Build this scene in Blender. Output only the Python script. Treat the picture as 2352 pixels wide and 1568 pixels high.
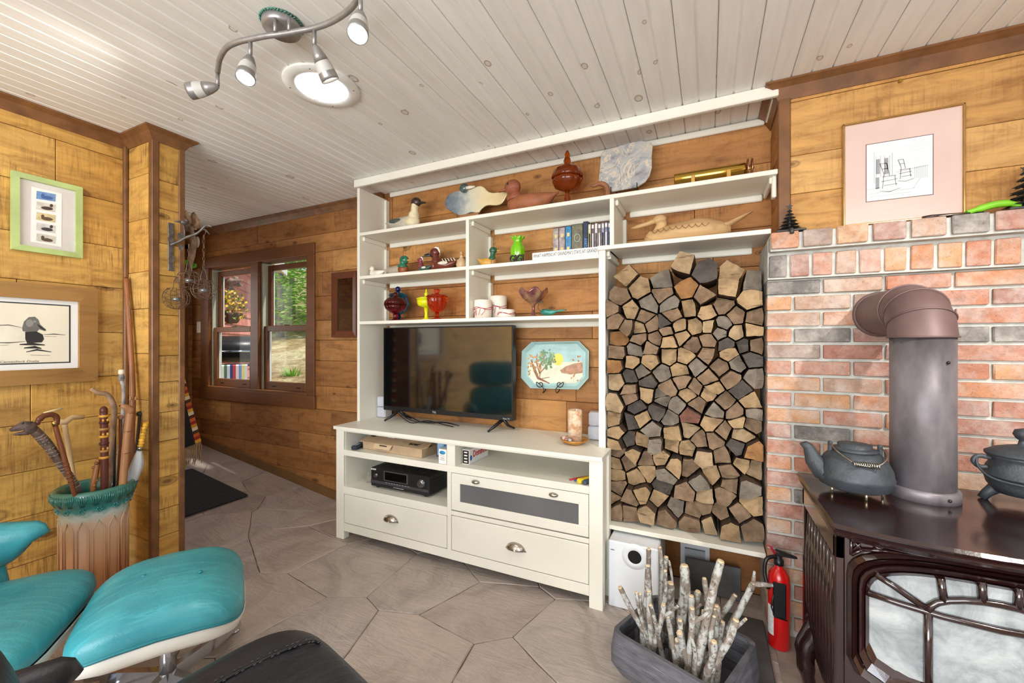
import bpy, bmesh, math, random
from mathutils import Vector, Matrix, Euler
for o in list(bpy.data.objects): bpy.data.objects.remove(o, do_unlink=True)
SC = bpy.context.scene
COL = SC.collection
random.seed(11)
PI = math.pi
# ------------------------------------------------------------------ camera
FPX, CX, CY, CAMH = 951.0, 1176.0, 788.0, 1.3
YAW = math.atan(451/951.)
cam_d = bpy.data.cameras.new('camera'); cam = bpy.data.objects.new('camera', cam_d); COL.objects.link(cam)
cam_d.sensor_fit = 'HORIZONTAL'; cam_d.sensor_width = 36.0
cam_d.lens = 36.0*FPX/2352.0
cam_d.shift_y = (CY-784.0)/2352.0
cam_d.clip_start = 0.02
cam.location = (0, 0, CAMH); cam.rotation_euler = (PI/2, 0, YAW)
SC.camera = cam
FX, FY, RX, RY = -math.sin(YAW), math.cos(YAW), math.cos(YAW), math.sin(YAW)
def ray(u, v):
    a = (u-CX)/FPX
    return Vector((FX+a*RX, FY+a*RY, -(v-CY)/FPX))
EYE = Vector((0, 0, CAMH))
def PY(u, v, y): d = ray(u, v); return EYE + d*(y/d.y)
def PX(u, v, x): d = ray(u, v); return EYE + d*(x/d.x)
def PZ(u, v, z): d = ray(u, v); return EYE + d*((z-CAMH)/d.z)
# ------------------------------------------------------------------ world, sun, daylight, exposure
def S(c):
    c = c/255.0
    return c/12.92 if c <= 0.04045 else ((c+0.055)/1.055)**2.4
def C(r, g, b): return (S(r), S(g), S(b), 1.0)
W = bpy.data.worlds.new('sky'); SC.world = W; W.use_nodes = True
wn = W.node_tree
sky = wn.nodes.new('ShaderNodeTexSky')
sky.sky_type = 'NISHITA'; sky.sun_elevation = math.radians(48); sky.sun_rotation = math.radians(200)
sky.sun_disc = False; sky.air_density = 1.0; sky.dust_density = 2.0
wn.links.new(sky.outputs[0], wn.nodes['Background'].inputs[0])
wn.nodes['Background'].inputs[1].default_value = 0.22
sd = bpy.data.lights.new('sun', 'SUN'); sd.energy = 3.6; sd.angle = math.radians(3); sd.color = (1, .95, .86)
so = bpy.data.objects.new('sun', sd); COL.objects.link(so)
so.rotation_euler = Vector((.45, .2, .87)).to_track_quat('Z', 'Y').to_euler(); so.location = (4, 6, 9)
def area(name, loc, rot, sx, sy, e, col=(1, 1, 1)):
    l = bpy.data.lights.new(name, 'AREA'); l.shape = 'RECTANGLE'; l.size = sx; l.size_y = sy; l.energy = e; l.color = col
    o = bpy.data.objects.new(name, l); COL.objects.link(o); o.location = loc; o.rotation_euler = rot
    return o
# area lamps added as daylight in the assumed openings of two unseen walls
area('daylight_fill_rear', (-0.6, -2.62, 1.35), (math.radians(96), 0, 0), 3.6, 1.9, 180, (.93, .965, 1.0))
area('daylight_fill_right', (3.02, -0.6, 1.45), (math.radians(90), 0, math.radians(90)), 2.6, 1.7, 22, (.92, .96, 1.0))
# daylight at the glazed door and window of the entry
area('daylight_entry', (-4.62, 1.95, 1.45), (math.radians(90), 0, math.radians(-90)), 0.55, 1.1, 5, (1.0, .97, .93))
SC.view_settings.view_transform = 'Standard'
SC.view_settings.look = 'None'
SC.view_settings.gamma = 1.0
SC.view_settings.use_curve_mapping = False
SC.view_settings.exposure = 0.18
# ------------------------------------------------------------------ mesh helpers
class MB:
    def __init__(s): s.v = []; s.f = []; s.m = []; s.s = []
    def add(s, vs, fs, mi=0, smooth=False):
        b = len(s.v); s.v += [tuple(q) for q in vs]
        for f in fs:
            s.f.append(tuple(i+b for i in f)); s.m.append(mi); s.s.append(smooth)
        return s
    def box(s, x0, x1, y0, y1, z0, z1, mi=0, bev=0.0):
        if x0 > x1: x0, x1 = x1, x0
        if y0 > y1: y0, y1 = y1, y0
        if z0 > z1: z0, z1 = z1, z0
        if bev <= 0:
            vs = [(x, y, z) for x in (x0, x1) for y in (y0, y1) for z in (z0, z1)]
            fs = [(0, 1, 3, 2), (4, 6, 7, 5), (0, 4, 5, 1), (2, 3, 7, 6), (0, 2, 6, 4), (1, 5, 7, 3)]
            return s.add(vs, fs, mi)
        b = min(bev, (x1-x0)*.45, (y1-y0)*.45, (z1-z0)*.45)
        X = (x0, x1); Y = (y0, y1); Z = (z0, z1); vs = []; idx = {}
        for i in (0, 1):
            for j in (0, 1):
                for k in (0, 1):
                    dx = b if i == 0 else -b; dy = b if j == 0 else -b; dz = b if k == 0 else -b
                    idx[i, j, k, 0] = len(vs); vs.append((X[i], Y[j]+dy, Z[k]+dz))
                    idx[i, j, k, 1] = len(vs); vs.append((X[i]+dx, Y[j], Z[k]+dz))
                    idx[i, j, k, 2] = len(vs); vs.append((X[i]+dx, Y[j]+dy, Z[k]))
        fs = []
        for i in (0, 1):
            fs.append([idx[i, j, k, 0] for j, k in ((0, 0), (1, 0), (1, 1), (0, 1))])
            fs.append([idx[j, i, k, 1] for j, k in ((0, 0), (1, 0), (1, 1), (0, 1))])
            fs.append([idx[j, k, i, 2] for j, k in ((0, 0), (1, 0), (1, 1), (0, 1))])
        for i in (0, 1):
            for j in (0, 1):
                fs.append([idx[i, j, 0, 0], idx[i, j, 1, 0], idx[i, j, 1, 1], idx[i, j, 0, 1]])
                fs.append([idx[i, 0, j, 0], idx[i, 1, j, 0], idx[i, 1, j, 2], idx[i, 0, j, 2]])
                fs.append([idx[0, i, j, 1], idx[1, i, j, 1], idx[1, i, j, 2], idx[0, i, j, 2]])
                for k in (0, 1): fs.append([idx[i, j, k, 0], idx[i, j, k, 1], idx[i, j, k, 2]])
        return s.add(vs, fs, mi)
    def prism(s, poly, axis, a, b, mi=0, mi_side=None, smooth=False):
        """poly: 2-D points; axis 'x': (y,z) extruded along x, 'y': (x,z), 'z': (x,y)"""
        n = len(poly)
        def p(q, t): return {'x': (t, q[0], q[1]), 'y': (q[0], t, q[1]), 'z': (q[0], q[1], t)}[axis]
        vs = [p(q, a) for q in poly]+[p(q, b) for q in poly]
        s.add(vs, [tuple(range(n))], mi); base = len(s.v)-2*n
        s.f.append(tuple(base+n+i for i in reversed(range(n)))); s.m.append(mi); s.s.append(False)
        for i in range(n):
            j = (i+1) % n
            s.f.append((base+i, base+j, base+n+j, base+n+i)); s.m.append(mi if mi_side is None else mi_side); s.s.append(smooth)
        return s
    def loft(s, rings, mi=0, smooth=True, cap=True, closed=True):
        n = len(rings[0]); b = len(s.v)
        for r in rings: s.v += [tuple(q) for q in r]
        for i in range(len(rings)-1):
            for j in range(n if closed else n-1):
                k = (j+1) % n
                s.f.append((b+i*n+j, b+i*n+k, b+(i+1)*n+k, b+(i+1)*n+j)); s.m.append(mi); s.s.append(smooth)
        if cap and closed:
            s.f.append(tuple(b+j for j in reversed(range(n)))); s.m.append(mi); s.s.append(False)
            q = b+(len(rings)-1)*n
            s.f.append(tuple(q+j for j in range(n))); s.m.append(mi); s.s.append(False)
        return s
    def tube(s, pts, r, n=8, mi=0, cap=True, smooth=True):
        pts = [Vector(p) for p in pts]
        rr = r if isinstance(r, (list, tuple)) else [r]*len(pts)
        rings = []; up = None
        for i, p in enumerate(pts):
            t = (pts[min(i+1, len(pts)-1)]-pts[max(i-1, 0)])
            if t.length < 1e-9: t = Vector((0, 0, 1))
            t.normalize()
            if up is None:
                up = Vector((0, 0, 1)) if abs(t.z) < .9 else Vector((1, 0, 0))
            a = t.cross(up)
            if a.length < 1e-6: a = t.orthogonal()
            a.normalize(); b = a.cross(t); up = b
            rings.append([p+(a*math.cos(2*PI*k/n)+b*math.sin(2*PI*k/n))*rr[i] for k in range(n)])
        return s.loft(rings, mi, smooth, cap)
    def lathe(s, prof, c=(0, 0, 0), n=20, mi=0, smooth=True, cap=True, sx=1.0, sy=1.0):
        rings = [[(c[0]+r*sx*math.cos(2*PI*k/n), c[1]+r*sy*math.sin(2*PI*k/n), c[2]+z) for k in range(n)] for r, z in prof]
        return s.loft(rings, mi, smooth, cap)
    def ell(s, c, r, nu=12, nv=8, mi=0, rot=None):
        if not isinstance(r, (list, tuple)): r = (r, r, r)
        rings = []
        for i in range(nv+1):
            th = PI*(i/nv)
            th = min(max(th, 0.03), PI-0.03)
            rings.append([Vector((r[0]*math.sin(th)*math.cos(2*PI*k/nu), r[1]*math.sin(th)*math.sin(2*PI*k/nu), -r[2]*math.cos(th))) for k in range(nu)])
        if rot is not None:
            R = Euler(rot).to_matrix(); rings = [[R @ q for q in g] for g in rings]
        rings = [[(q[0]+c[0], q[1]+c[1], q[2]+c[2]) for q in g] for g in rings]
        return s.loft(rings, mi, True, True)
    def xf(s, M):
        s.v = [tuple(M @ Vector(q)) for q in s.v]; return s
    def mesh(s, name, mats):
        me = bpy.data.meshes.new(name); me.from_pydata(s.v, [], s.f)
        for m in mats: me.materials.append(m)
        me.polygons.foreach_set('material_index', s.m); me.polygons.foreach_set('use_smooth', s.s)
        bm = bmesh.new(); bm.from_mesh(me); bmesh.ops.recalc_face_normals(bm, faces=bm.faces); bm.to_mesh(me); bm.free()
        me.update(); return me
    def build(s, name, mats, parent=None, loc=None, rot=None, **kw):
        if not isinstance(mats, (list, tuple)): mats = [mats]
        return link(name, s.mesh(name, mats), parent, loc, rot, **kw)
def link(name, me, parent=None, loc=None, rot=None, label=None, cat=None, group=None, kind=None):
    o = bpy.data.objects.new(name, me); COL.objects.link(o)
    if parent is not None: o.parent = parent
    if loc is not None: o.location = loc
    if rot is not None: o.rotation_euler = rot
    return tag(o, label, cat, group, kind)
def tag(o, label=None, cat=None, group=None, kind=None):
    if label: o['label'] = label
    if cat: o['category'] = cat
    if group: o['group'] = group
    if kind: o['kind'] = kind
    return o
def thing(name, label, cat, loc=(0, 0, 0), rz=0.0, group=None, rot=None):
    o = bpy.data.objects.new(name, None); COL.objects.link(o); o.empty_display_size = .05
    o.location = loc; o.rotation_euler = rot if rot else (0, 0, rz)
    return tag(o, label, cat, group)
def copy_tree(o, parent=None):
    c = o.copy(); COL.objects.link(c); c.parent = parent
    for ch in list(o.children): copy_tree(ch, c)
    return c
def text(name, body, size, mat, parent, loc, rot=(PI/2, 0, 0), ext=0.0006, sx=1.0, align='CENTER', shear=0.0, bold=0.0):
    cu = bpy.data.curves.new(name, 'FONT'); cu.body = body; cu.size = size; cu.extrude = ext; cu.align_x = align; cu.align_y = 'CENTER'
    cu.shear = shear; cu.offset = bold; cu.resolution_u = 2
    t = bpy.data.objects.new(name, cu); COL.objects.link(t)
    dg = bpy.context.evaluated_depsgraph_get(); dg.update()
    me = bpy.data.meshes.new_from_object(t.evaluated_get(dg)); bpy.data.objects.remove(t)
    me.materials.clear(); me.materials.append(mat)
    for v in me.vertices: v.co.x *= sx
    return link(name, me, parent, loc, rot)
def bez(pts, n=8):
    """Catmull-Rom through points"""
    P = [Vector(p) for p in pts]; out = []
    for i in range(len(P)-1):
        p0 = P[max(i-1, 0)]; p1 = P[i]; p2 = P[i+1]; p3 = P[min(i+2, len(P)-1)]
        for k in range(n):
            t = k/n
            out.append(0.5*((2*p1)+(-p0+p2)*t+(2*p0-5*p1+4*p2-p3)*t*t+(-p0+3*p1-3*p2+p3)*t**3))
    out.append(P[-1]); return out
def rrect(w, d, r, n=5, cx=0, cy=0):
    pts = []
    for (sx, sy, a0) in ((1, 1, 0), (-1, 1, 90), (-1, -1, 180), (1, -1, 270)):
        for k in range(n+1):
            a = math.radians(a0+90*k/n)
            pts.append((cx+sx*(w/2-r)+r*math.cos(a), cy+sy*(d/2-r)+r*math.sin(a)))
    return pts
# ------------------------------------------------------------------ material helpers
class NT:
    def __init__(s, name):
        s.mat = bpy.data.materials.new(name); s.mat.use_nodes = True; s.t = s.mat.node_tree
        s.b = s.t.nodes['Principled BSDF']
    def n(s, typ, props=None, **ins):
        nd = s.t.nodes.new('ShaderNode'+typ)
        for k, v in (props or {}).items(): setattr(nd, k, v)
        for k, v in ins.items():
            key = k.replace('_', ' ')
            tgt = None
            for i in nd.inputs:
                if i.name == key or i.identifier == k: tgt = i; break
            if tgt is None and k[0] == 'i' and k[1:].isdigit(): tgt = nd.inputs[int(k[1:])]
            s.set(tgt, v)
        return nd
    def set(s, sock, v):
        if isinstance(v, bpy.types.NodeSocket): s.t.links.new(v, sock)
        elif isinstance(v, bpy.types.Node): s.t.links.new(v.outputs[0], sock)
        else: sock.default_value = v
    def math(s, op, a, b=0.0, c=0.0, clamp=False):
        nd = s.t.nodes.new('ShaderNodeMath'); nd.operation = op; nd.use_clamp = clamp
        s.set(nd.inputs[0], a); s.set(nd.inputs[1], b)
        s.set(nd.inputs[2], c); return nd.outputs[0]
    def vmath(s, op, a, b=(0, 0, 0)):
        nd = s.t.nodes.new('ShaderNodeVectorMath'); nd.operation = op
        s.set(nd.inputs[0], a); s.set(nd.inputs[1], b); return nd.outputs[0]
    def mix(s, f, a, b, mode='MIX'):
        nd = s.t.nodes.new('ShaderNodeMix'); nd.data_type = 'RGBA'; nd.blend_type = mode
        s.set(nd.inputs[0], f); s.set(nd.inputs[6], a); s.set(nd.inputs[7], b); return nd.outputs[2]
    def ramp(s, f, stops, interp='LINEAR'):
        nd = s.t.nodes.new('ShaderNodeValToRGB'); cr = nd.color_ramp; cr.interpolation = interp
        while len(cr.elements) < len(stops): cr.elements.new(0.5)
        for e, (p, c) in zip(cr.elements, stops):
            e.position = p; e.color = c if isinstance(c, (tuple, list)) else (c, c, c, 1)
        s.set(nd.inputs[0], f); return nd.outputs[0]
    def coords(s, scale=(1, 1, 1), rnd=True, kind='Object', rot=(0, 0, 0)):
        tc = s.t.nodes.new('ShaderNodeTexCoord'); v = tc.outputs[kind]
        if rnd:
            oi = s.t.nodes.new('ShaderNodeObjectInfo')
            k = s.math('MULTIPLY', oi.outputs['Random'], 37.0)
            v = s.vmath('ADD', v, k)
        mp = s.t.nodes.new('ShaderNodeMapping'); mp.inputs['Scale'].default_value = scale; mp.inputs['Rotation'].default_value = rot
        s.t.links.new(v, mp.inputs[0]); return mp.outputs[0]
    def rnd(s):
        return s.t.nodes.new('ShaderNodeObjectInfo').outputs['Random']
    def noise(s, vec, scale=5, detail=3, rough=.5, dist=0):
        nd = s.n('TexNoise', None, Scale=scale, Detail=detail, Roughness=rough, Distortion=dist)
        if vec is not None: s.t.links.new(vec, nd.inputs['Vector'])
        return nd.outputs[0]
    def voro(s, vec, scale=5, feature='F1', out=0, rand=1.0):
        nd = s.n('TexVoronoi', {'feature': feature}, Scale=scale, Randomness=rand)
        s.t.links.new(vec, nd.inputs['Vector']); return nd.outputs[out]
    def knots(s, vec, comps, scale, keep):
        """2-D cell distance with only a share of the cells kept; comps e.g. 'XZ'"""
        sx = s.t.nodes.new('ShaderNodeSeparateXYZ'); s.t.links.new(vec, sx.inputs[0]); cb = s.t.nodes.new('ShaderNodeCombineXYZ')
        s.t.links.new(sx.outputs['XYZ'.index(comps[0])], cb.inputs[0]); s.t.links.new(sx.outputs['XYZ'.index(comps[1])], cb.inputs[1])
        nd = s.n('TexVoronoi', {'feature': 'F1', 'voronoi_dimensions': '2D'}, Scale=scale); s.t.links.new(cb.outputs[0], nd.inputs['Vector'])
        cs = s.t.nodes.new('ShaderNodeSeparateColor'); s.t.links.new(nd.outputs['Color'], cs.inputs[0])
        off = s.math('GREATER_THAN', cs.outputs[0], keep)
        sz = s.math('MULTIPLY_ADD', cs.outputs[1], 1.6, .6)
        return s.math('ADD', s.math('MULTIPLY', nd.outputs['Distance'], sz), s.math('MULTIPLY', off, 10.0))
    def wave(s, vec, scale=5, dist=0, detail=2, dscale=1, typ='BANDS', direc='X'):
        nd = s.n('TexWave', {'wave_type': typ}, Scale=scale, Distortion=dist, Detail=detail)
        nd.inputs['Detail Scale'].default_value = dscale
        if typ == 'BANDS': nd.bands_direction = direc
        else: nd.rings_direction = direc
        s.t.links.new(vec, nd.inputs['Vector']); return nd.outputs[1]
    def bump(s, h, strength=.3, dist=.01):
        nd = s.n('Bump', None, Strength=strength, Distance=dist); s.set(nd.inputs['Height'], h)
        s.t.links.new(nd.outputs[0], s.b.inputs['Normal'])
    def out(s, col=None, rough=.5, metal=0.0, spec=.5, coat=0.0):
        if col is not None: s.set(s.b.inputs['Base Color'], col)
        s.set(s.b.inputs['Roughness'], rough); s.set(s.b.inputs['Metallic'], metal)
        s.b.inputs['Specular IOR Level'].default_value = spec
        s.b.inputs['Coat Weight'].default_value = coat; s.b.inputs['Coat Roughness'].default_value = .12
        return s.mat
_pm = {}
def plain(name, col, rough=.5, metal=0.0, var=.06, vscale=8, bump=0.0, bscale=60, spec=.5, coat=0.0):
    """one-colour procedural surface with slight mottling"""
    if name in _pm: return _pm[name]
    t = NT(name); v = t.coords((1, 1, 1), True)
    n = t.noise(v, vscale, 3)
    c2 = tuple(min(1, q*(1+var*2.2)) for q in col[:3])+(1,); c1 = tuple(q*(1-var*2.2) for q in col[:3])+(1,)
    c = t.ramp(n, [(.3, c1), (.7, c2)])
    if bump: t.bump(t.noise(v, bscale, 3), bump, .004)
    _pm[name] = t.out(c, rough, metal, spec, coat); return _pm[name]
def glassy(name, col, rough=.05, trans=.85, ior=1.45):
    if name in _pm: return _pm[name]
    t = NT(name); v = t.coords()
    n = t.noise(v, 30, 2); t.bump(n, .12, .003)
    t.b.inputs['Transmission Weight'].default_value = trans; t.b.inputs['IOR'].default_value = ior
    _pm[name] = t.out(col, rough, 0, .6); return _pm[name]
def emis(name, col, e):
    if name in _pm: return _pm[name]
    t = NT(name); t.b.inputs['Emission Color'].default_value = col; t.b.inputs['Emission Strength'].default_value = e
    _pm[name] = t.out(col, .4); return _pm[name]
def wood(name, stops, knot=.5, grain=1.0, axis='x', rough=.62, saw=.5, rndmix=1.0, kscale=2.4):
    """sawn boards: long axis local x (or y / z); hue per board from Object Info Random"""
    if name in _pm: return _pm[name]
    t = NT(name)
    sc = {'x': (1.0, 9, 9), 'y': (9, 1.0, 9), 'z': (9, 9, 1.0)}[axis]
    v = t.coords(sc); vk = t.coords({'x': (1, 2.2, 2.2), 'y': (2.2, 1, 2.2), 'z': (2.2, 2.2, 1)}[axis])
    base = t.ramp(t.rnd(), stops)
    n1 = t.noise(v, 2.2, 4, .6, .6)
    streak = t.ramp(n1, [(.28, (.52, .42, .34, 1)), (.5, (1, 1, 1, 1)), (.78, (1.25, 1.2, 1.1, 1))])
    c = t.mix(.75*grain, base, streak, 'MULTIPLY')
    big = t.noise(vk, 1.3, 2)
    c = t.mix(.4, c, t.ramp(big, [(.35, (.66, .58, .5, 1)), (.6, (1.08, 1.05, 1, 1))]), 'MULTIPLY')
    if saw:
        vs = t.coords({'x': (95, 5, 5), 'y': (5, 95, 5), 'z': (5, 5, 95)}[axis], rot={'x': (0, .12, 0), 'y': (.12, 0, 0), 'z': (.12, 0, 0)}[axis])
        sw = t.noise(vs, 1.0, 3, .6, .5)
        mot = t.noise(vk, 6.0, 5, .7, .6)
        gate = t.ramp(t.noise(vk, 2.6, 4, .65, .5), [(.46, 0.0), (.62, 1.0)])
        dk = t.math('MULTIPLY', t.ramp(sw, [(.36, 1.0), (.54, 0.0)]), gate)
        c = t.mix(t.math('MULTIPLY', dk, saw), c, (S(92), S(54), S(28), 1))
        c = t.mix(.85, c, t.ramp(mot, [(.3, (.6, .5, .42, 1)), (.48, (.95, .93, .9, 1)), (.72, (1.16, 1.14, 1.08, 1))]), 'MULTIPLY')
        t.bump(t.math('ADD', sw, t.math('ADD', n1, mot)), .3, .004)
    else: t.bump(n1, .15, .003)
    if knot:
        d = t.knots(vk, {'x': 'XZ', 'y': 'YZ', 'z': 'ZX'}[axis], kscale, .30)
        k = t.ramp(d, [(.035, 1.0), (.075, .35), (.1, .75), (.13, 0.0)])
        c = t.mix(t.math('MULTIPLY', k, knot), c, (S(70), S(38), S(20), 1))
    _pm[name] = t.out(c, rough, 0, .35); return _pm[name]
# ================================================================== materials of the place
CEIL = 2.455
XL, XE, YB, XR, YR = -2.98, -4.87, 2.48, 3.1, -2.7
M_back = wood('board_back', [(0, C(158, 108, 62)), (.3, C(184, 132, 78)), (.55, C(166, 114, 64)), (.8, C(196, 146, 88)), (1, C(136, 92, 56))], .8, .9, saw=.4)
M_left = wood('board_left', [(0, C(212, 170, 92)), (.35, C(202, 156, 80)), (.7, C(218, 180, 106)), (1, C(196, 152, 86))], .75, .9, saw=.55, kscale=1.9)
M_chim = wood('board_chimney', [(0, C(210, 166, 104)), (.5, C(200, 152, 88)), (1, C(216, 176, 116))], .7, 1.0, kscale=1.7, saw=.3)
M_trim = plain('trim_stain', C(120, 80, 46), .45, 0, .12, 14)
M_wintrim = wood('window_stain', [(0, C(120, 76, 44)), (1, C(134, 88, 52))], .3, .5, saw=0, rough=.42)
M_white = plain('cream_paint', C(233, 230, 216), .42, 0, .02, 3)
M_mortar = plain('mortar', C(190, 190, 182), .9, 0, .08, 25, .5, 120)
M_dark = plain('dark_gap', C(40, 32, 26), .9)
M_plaster = plain('rear_wall_paint', C(214, 204, 184), .8)
def m_ceiling():
    t = NT('ceiling_board'); v = t.coords((9, 0.8, 9)); n = t.noise(v, 3, 4, .6, .4)
    base = t.ramp(t.rnd(), [(0, C(238, 237, 232)), (.5, C(234, 232, 226)), (1, C(241, 240, 236))])
    c = t.mix(.5, base, t.ramp(n, [(.3, (.86, .85, .83, 1)), (.6, (1.03, 1.03, 1.02, 1))]), 'MULTIPLY')
    d = t.knots(t.coords((1.5, 1.0, 1.0)), 'XY', 3.4, .35)
    ring = t.ramp(d, [(.03, .35), (.045, .25), (.055, 1.0), (.07, .8), (.085, 0.0)])
    c = t.mix(t.math('MULTIPLY', ring, .75), c, C(150, 116, 84))
    t.bump(n, .1, .003)
    return t.out(c, .55, 0, .35)
M_ceil = m_ceiling()
def m_stone():
    t = NT('floor_stone'); v = t.coords((1, 1, 1), True)
    n1 = t.noise(v, 3.2, 6, .62, 1.2); n2 = t.noise(t.coords((1.2, 5, 1)), 3, 5, .65, 1.6)
    base = t.ramp(t.rnd(), [(0, C(172, 158, 148)), (.4, C(182, 168, 158)), (.7, C(168, 156, 149)), (1, C(178, 167, 158))])
    c = t.mix(.75, base, t.ramp(n1, [(.3, (.62, .59, .57, 1)), (.5, (.95, .95, .95, 1)), (.72, (1.2, 1.18, 1.16, 1))]), 'MULTIPLY')
    vein = t.ramp(n2, [(.47, 0.0), (.5, .6), (.53, 0.0)])
    c = t.mix(t.math('MULTIPLY', vein, .4), c, C(196, 184, 168))
    t.bump(t.math('ADD', n1, t.math('MULTIPLY', n2, .9)), .5, .014)
    return t.out(c, .5, 0, .4)
M_stone = m_stone()
M_joint = plain('floor_joint', C(104, 90, 78), .85, 0, .15, 20)
def m_brick():
    t = NT('brick'); v = t.coords((1, 1, 1)); n = t.noise(v, 20, 6, .7, .4); n2 = t.noise(v, 70, 2)
    base = t.ramp(t.rnd(), [(0, C(178, 124, 100)), (.16, C(186, 134, 102)), (.3, C(168, 122, 106)), (.44, C(190, 146, 110)), (.56, C(178, 130, 110)), (.68, C(160, 122, 110)), (.78, C(176, 146, 126)), (.86, C(152, 132, 120)), (.92, C(116, 112, 108)), (1, C(104, 106, 106))], 'CONSTANT')
    c = t.mix(.85, base, t.ramp(n, [(.3, (.62, .6, .62, 1)), (.5, (.95, .93, .93, 1)), (.66, (1.12, 1.1, 1.08, 1))]), 'MULTIPLY')
    sp_n = t.ramp(t.noise(v, 150, 2), [(.62, 0.0), (.7, .5)]); c = t.mix(sp_n, c, C(96, 72, 64))
    w = t.ramp(t.noise(v, 9, 5, .7), [(.42, 0.0), (.75, .7)])
    c = t.mix(w, c, C(206, 198, 190))
    t.bump(t.math('ADD', n2, n), .6, .006)
    return t.out(c, .85, 0, .25)
M_brick = m_brick()
# ------------------------------------------------------------------ polygons
def clip(poly, p, n):
    out = []
    for i in range(len(poly)):
        a = poly[i]; b = poly[(i+1) % len(poly)]
        da = (a[0]-p[0])*n[0]+(a[1]-p[1])*n[1]; db = (b[0]-p[0])*n[0]+(b[1]-p[1])*n[1]
        if da <= 0: out.append(a)
        if (da < 0 < db) or (db < 0 < da):
            t = da/(da-db); out.append((a[0]+(b[0]-a[0])*t, a[1]+(b[1]-a[1])*t))
    return out
def voronoi(seeds, rect, rad=1e9):
    x0, x1, y0, y1 = rect; cells = []
    for i, s in enumerate(seeds):
        poly = [(x0, y0), (x1, y0), (x1, y1), (x0, y1)]
        for j, q in enumerate(seeds):
            if i == j: continue
            dx, dy = q[0]-s[0], q[1]-s[1]
            if dx*dx+dy*dy > rad*rad: continue
            poly = clip(poly, ((s[0]+q[0])/2, (s[1]+q[1])/2), (dx, dy))
            if len(poly) < 3: break
        cells.append(poly)
    return cells
def area2(p): return .5*sum(p[i][0]*p[(i+1) % len(p)][1]-p[(i+1) % len(p)][0]*p[i][1] for i in range(len(p)))
def centroid(p):
    return (sum(q[0] for q in p)/len(p), sum(q[1] for q in p)/len(p))
def inset(poly, d):
    if area2(poly) < 0: poly = poly[::-1]
    out = poly[:]
    for i in range(len(poly)):
        a = poly[i]; b = poly[(i+1) % len(poly)]
        ex, ey = b[0]-a[0], b[1]-a[1]; L = math.hypot(ex, ey)
        if L < 1e-6: continue
        n = (ey/L, -ex/L)
        out = clip(out, (a[0]-n[0]*d, a[1]-n[1]*d), n)
        if len(out) < 3: return []
    return out
def rough(poly, step, amp, rnd):
    out = []
    for i in range(len(poly)):
        a = poly[i]; b = poly[(i+1) % len(poly)]
        L = math.hypot(b[0]-a[0], b[1]-a[1]); k = max(1, int(L/step))
        for q in range(k):
            t = q/k; j = amp if q else amp*.5
            out.append((a[0]+(b[0]-a[0])*t+rnd.uniform(-j, j), a[1]+(b[1]-a[1])*t+rnd.uniform(-j, j)))
    return out
# ------------------------------------------------------------------ walls of planks
def minus(rects, hole):
    out = []
    for (a, b, c, d) in rects:
        h0, h1, g0, g1 = hole
        if b <= h0 or a >= h1 or d <= g0 or c >= g1: out.append((a, b, c, d)); continue
        if a < h0: out.append((a, h0, c, d))
        if b > h1: out.append((h1, b, c, d))
        m0, m1 = max(a, h0), min(b, h1)
        if c < g0: out.append((m0, m1, c, g0))
        if d > g1: out.append((m0, m1, g1, d))
    return [r for r in out if r[1]-r[0] > .012 and r[3]-r[2] > .012]
def plank_wall(parent, org, ang, s0, s1, z0, z1, mat, rnd, holes=(), rows=(.19, .26), lens=(.6, 1.9), th=.02, under=None):
    """planks on the plane through org; local x runs along the wall, local -y is the face"""
    ux, uy = math.cos(ang), math.sin(ang); z = z0
    while z < z1-.01:
        h = rnd.uniform(*rows); zt = min(z1, z+h)
        if z1-zt < .06: zt = z1
        s = s0-rnd.uniform(0, .6)
        while s < s1:
            e = s+rnd.uniform(*lens)
            rects = [(max(s, s0), min(e, s1), z, zt)] if min(e, s1)-max(s, s0) > .02 else []
            for hl in holes: rects = minus(rects, hl)
            for (a, b, c, d) in rects:
                L = b-a; H = d-c; pr = rnd.uniform(0, .0035)
                m = MB().box(-L/2+.0012, L/2-.0012, -pr, th, -H/2+.0012, H/2-.0012, 0, .002)
                cx = (a+b)/2
                m.build('plank', mat, parent, (org[0]+ux*cx, org[1]+uy*cx, (c+d)/2), (0, 0, ang))
            s = e
        z = zt
R1 = random.Random(5)
# window opening in back wall
WX0, WX1, WZ0, WZ1 = -4.56, -3.12, 0.86, 2.06
wall_back = MB().box(XE-.1, WX0, YB+.021, YB+.1, -.05, 2.6).box(WX1, XR, YB+.021, YB+.1, -.05, 2.6).box(WX0, WX1, YB+.021, YB+.1, -.05, WZ0).box(WX0, WX1, YB+.021, YB+.1, WZ1, 2.6).build('wall_back', M_dark, label='orange brown rough sawn plank wall behind the shelves and around the window', kind='structure')
plank_wall(wall_back, (0, YB), 0, XE, .3, 0, CEIL, M_back, R1, [(WX0, WX1, WZ0, WZ1)], (.15, .22), (.45, 1.5))
wall_left = MB().box(XL-.1, XL-.021, YR, 1.19, -.05, 2.6).build('wall_left', M_dark, label='golden plank wall with the duck pictures', kind='structure')
plank_wall(wall_left, (XL, 0), PI/2, YR, 1.187, 0, CEIL, M_left, R1, (), (.19, .25), (.9, 2.4))
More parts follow.
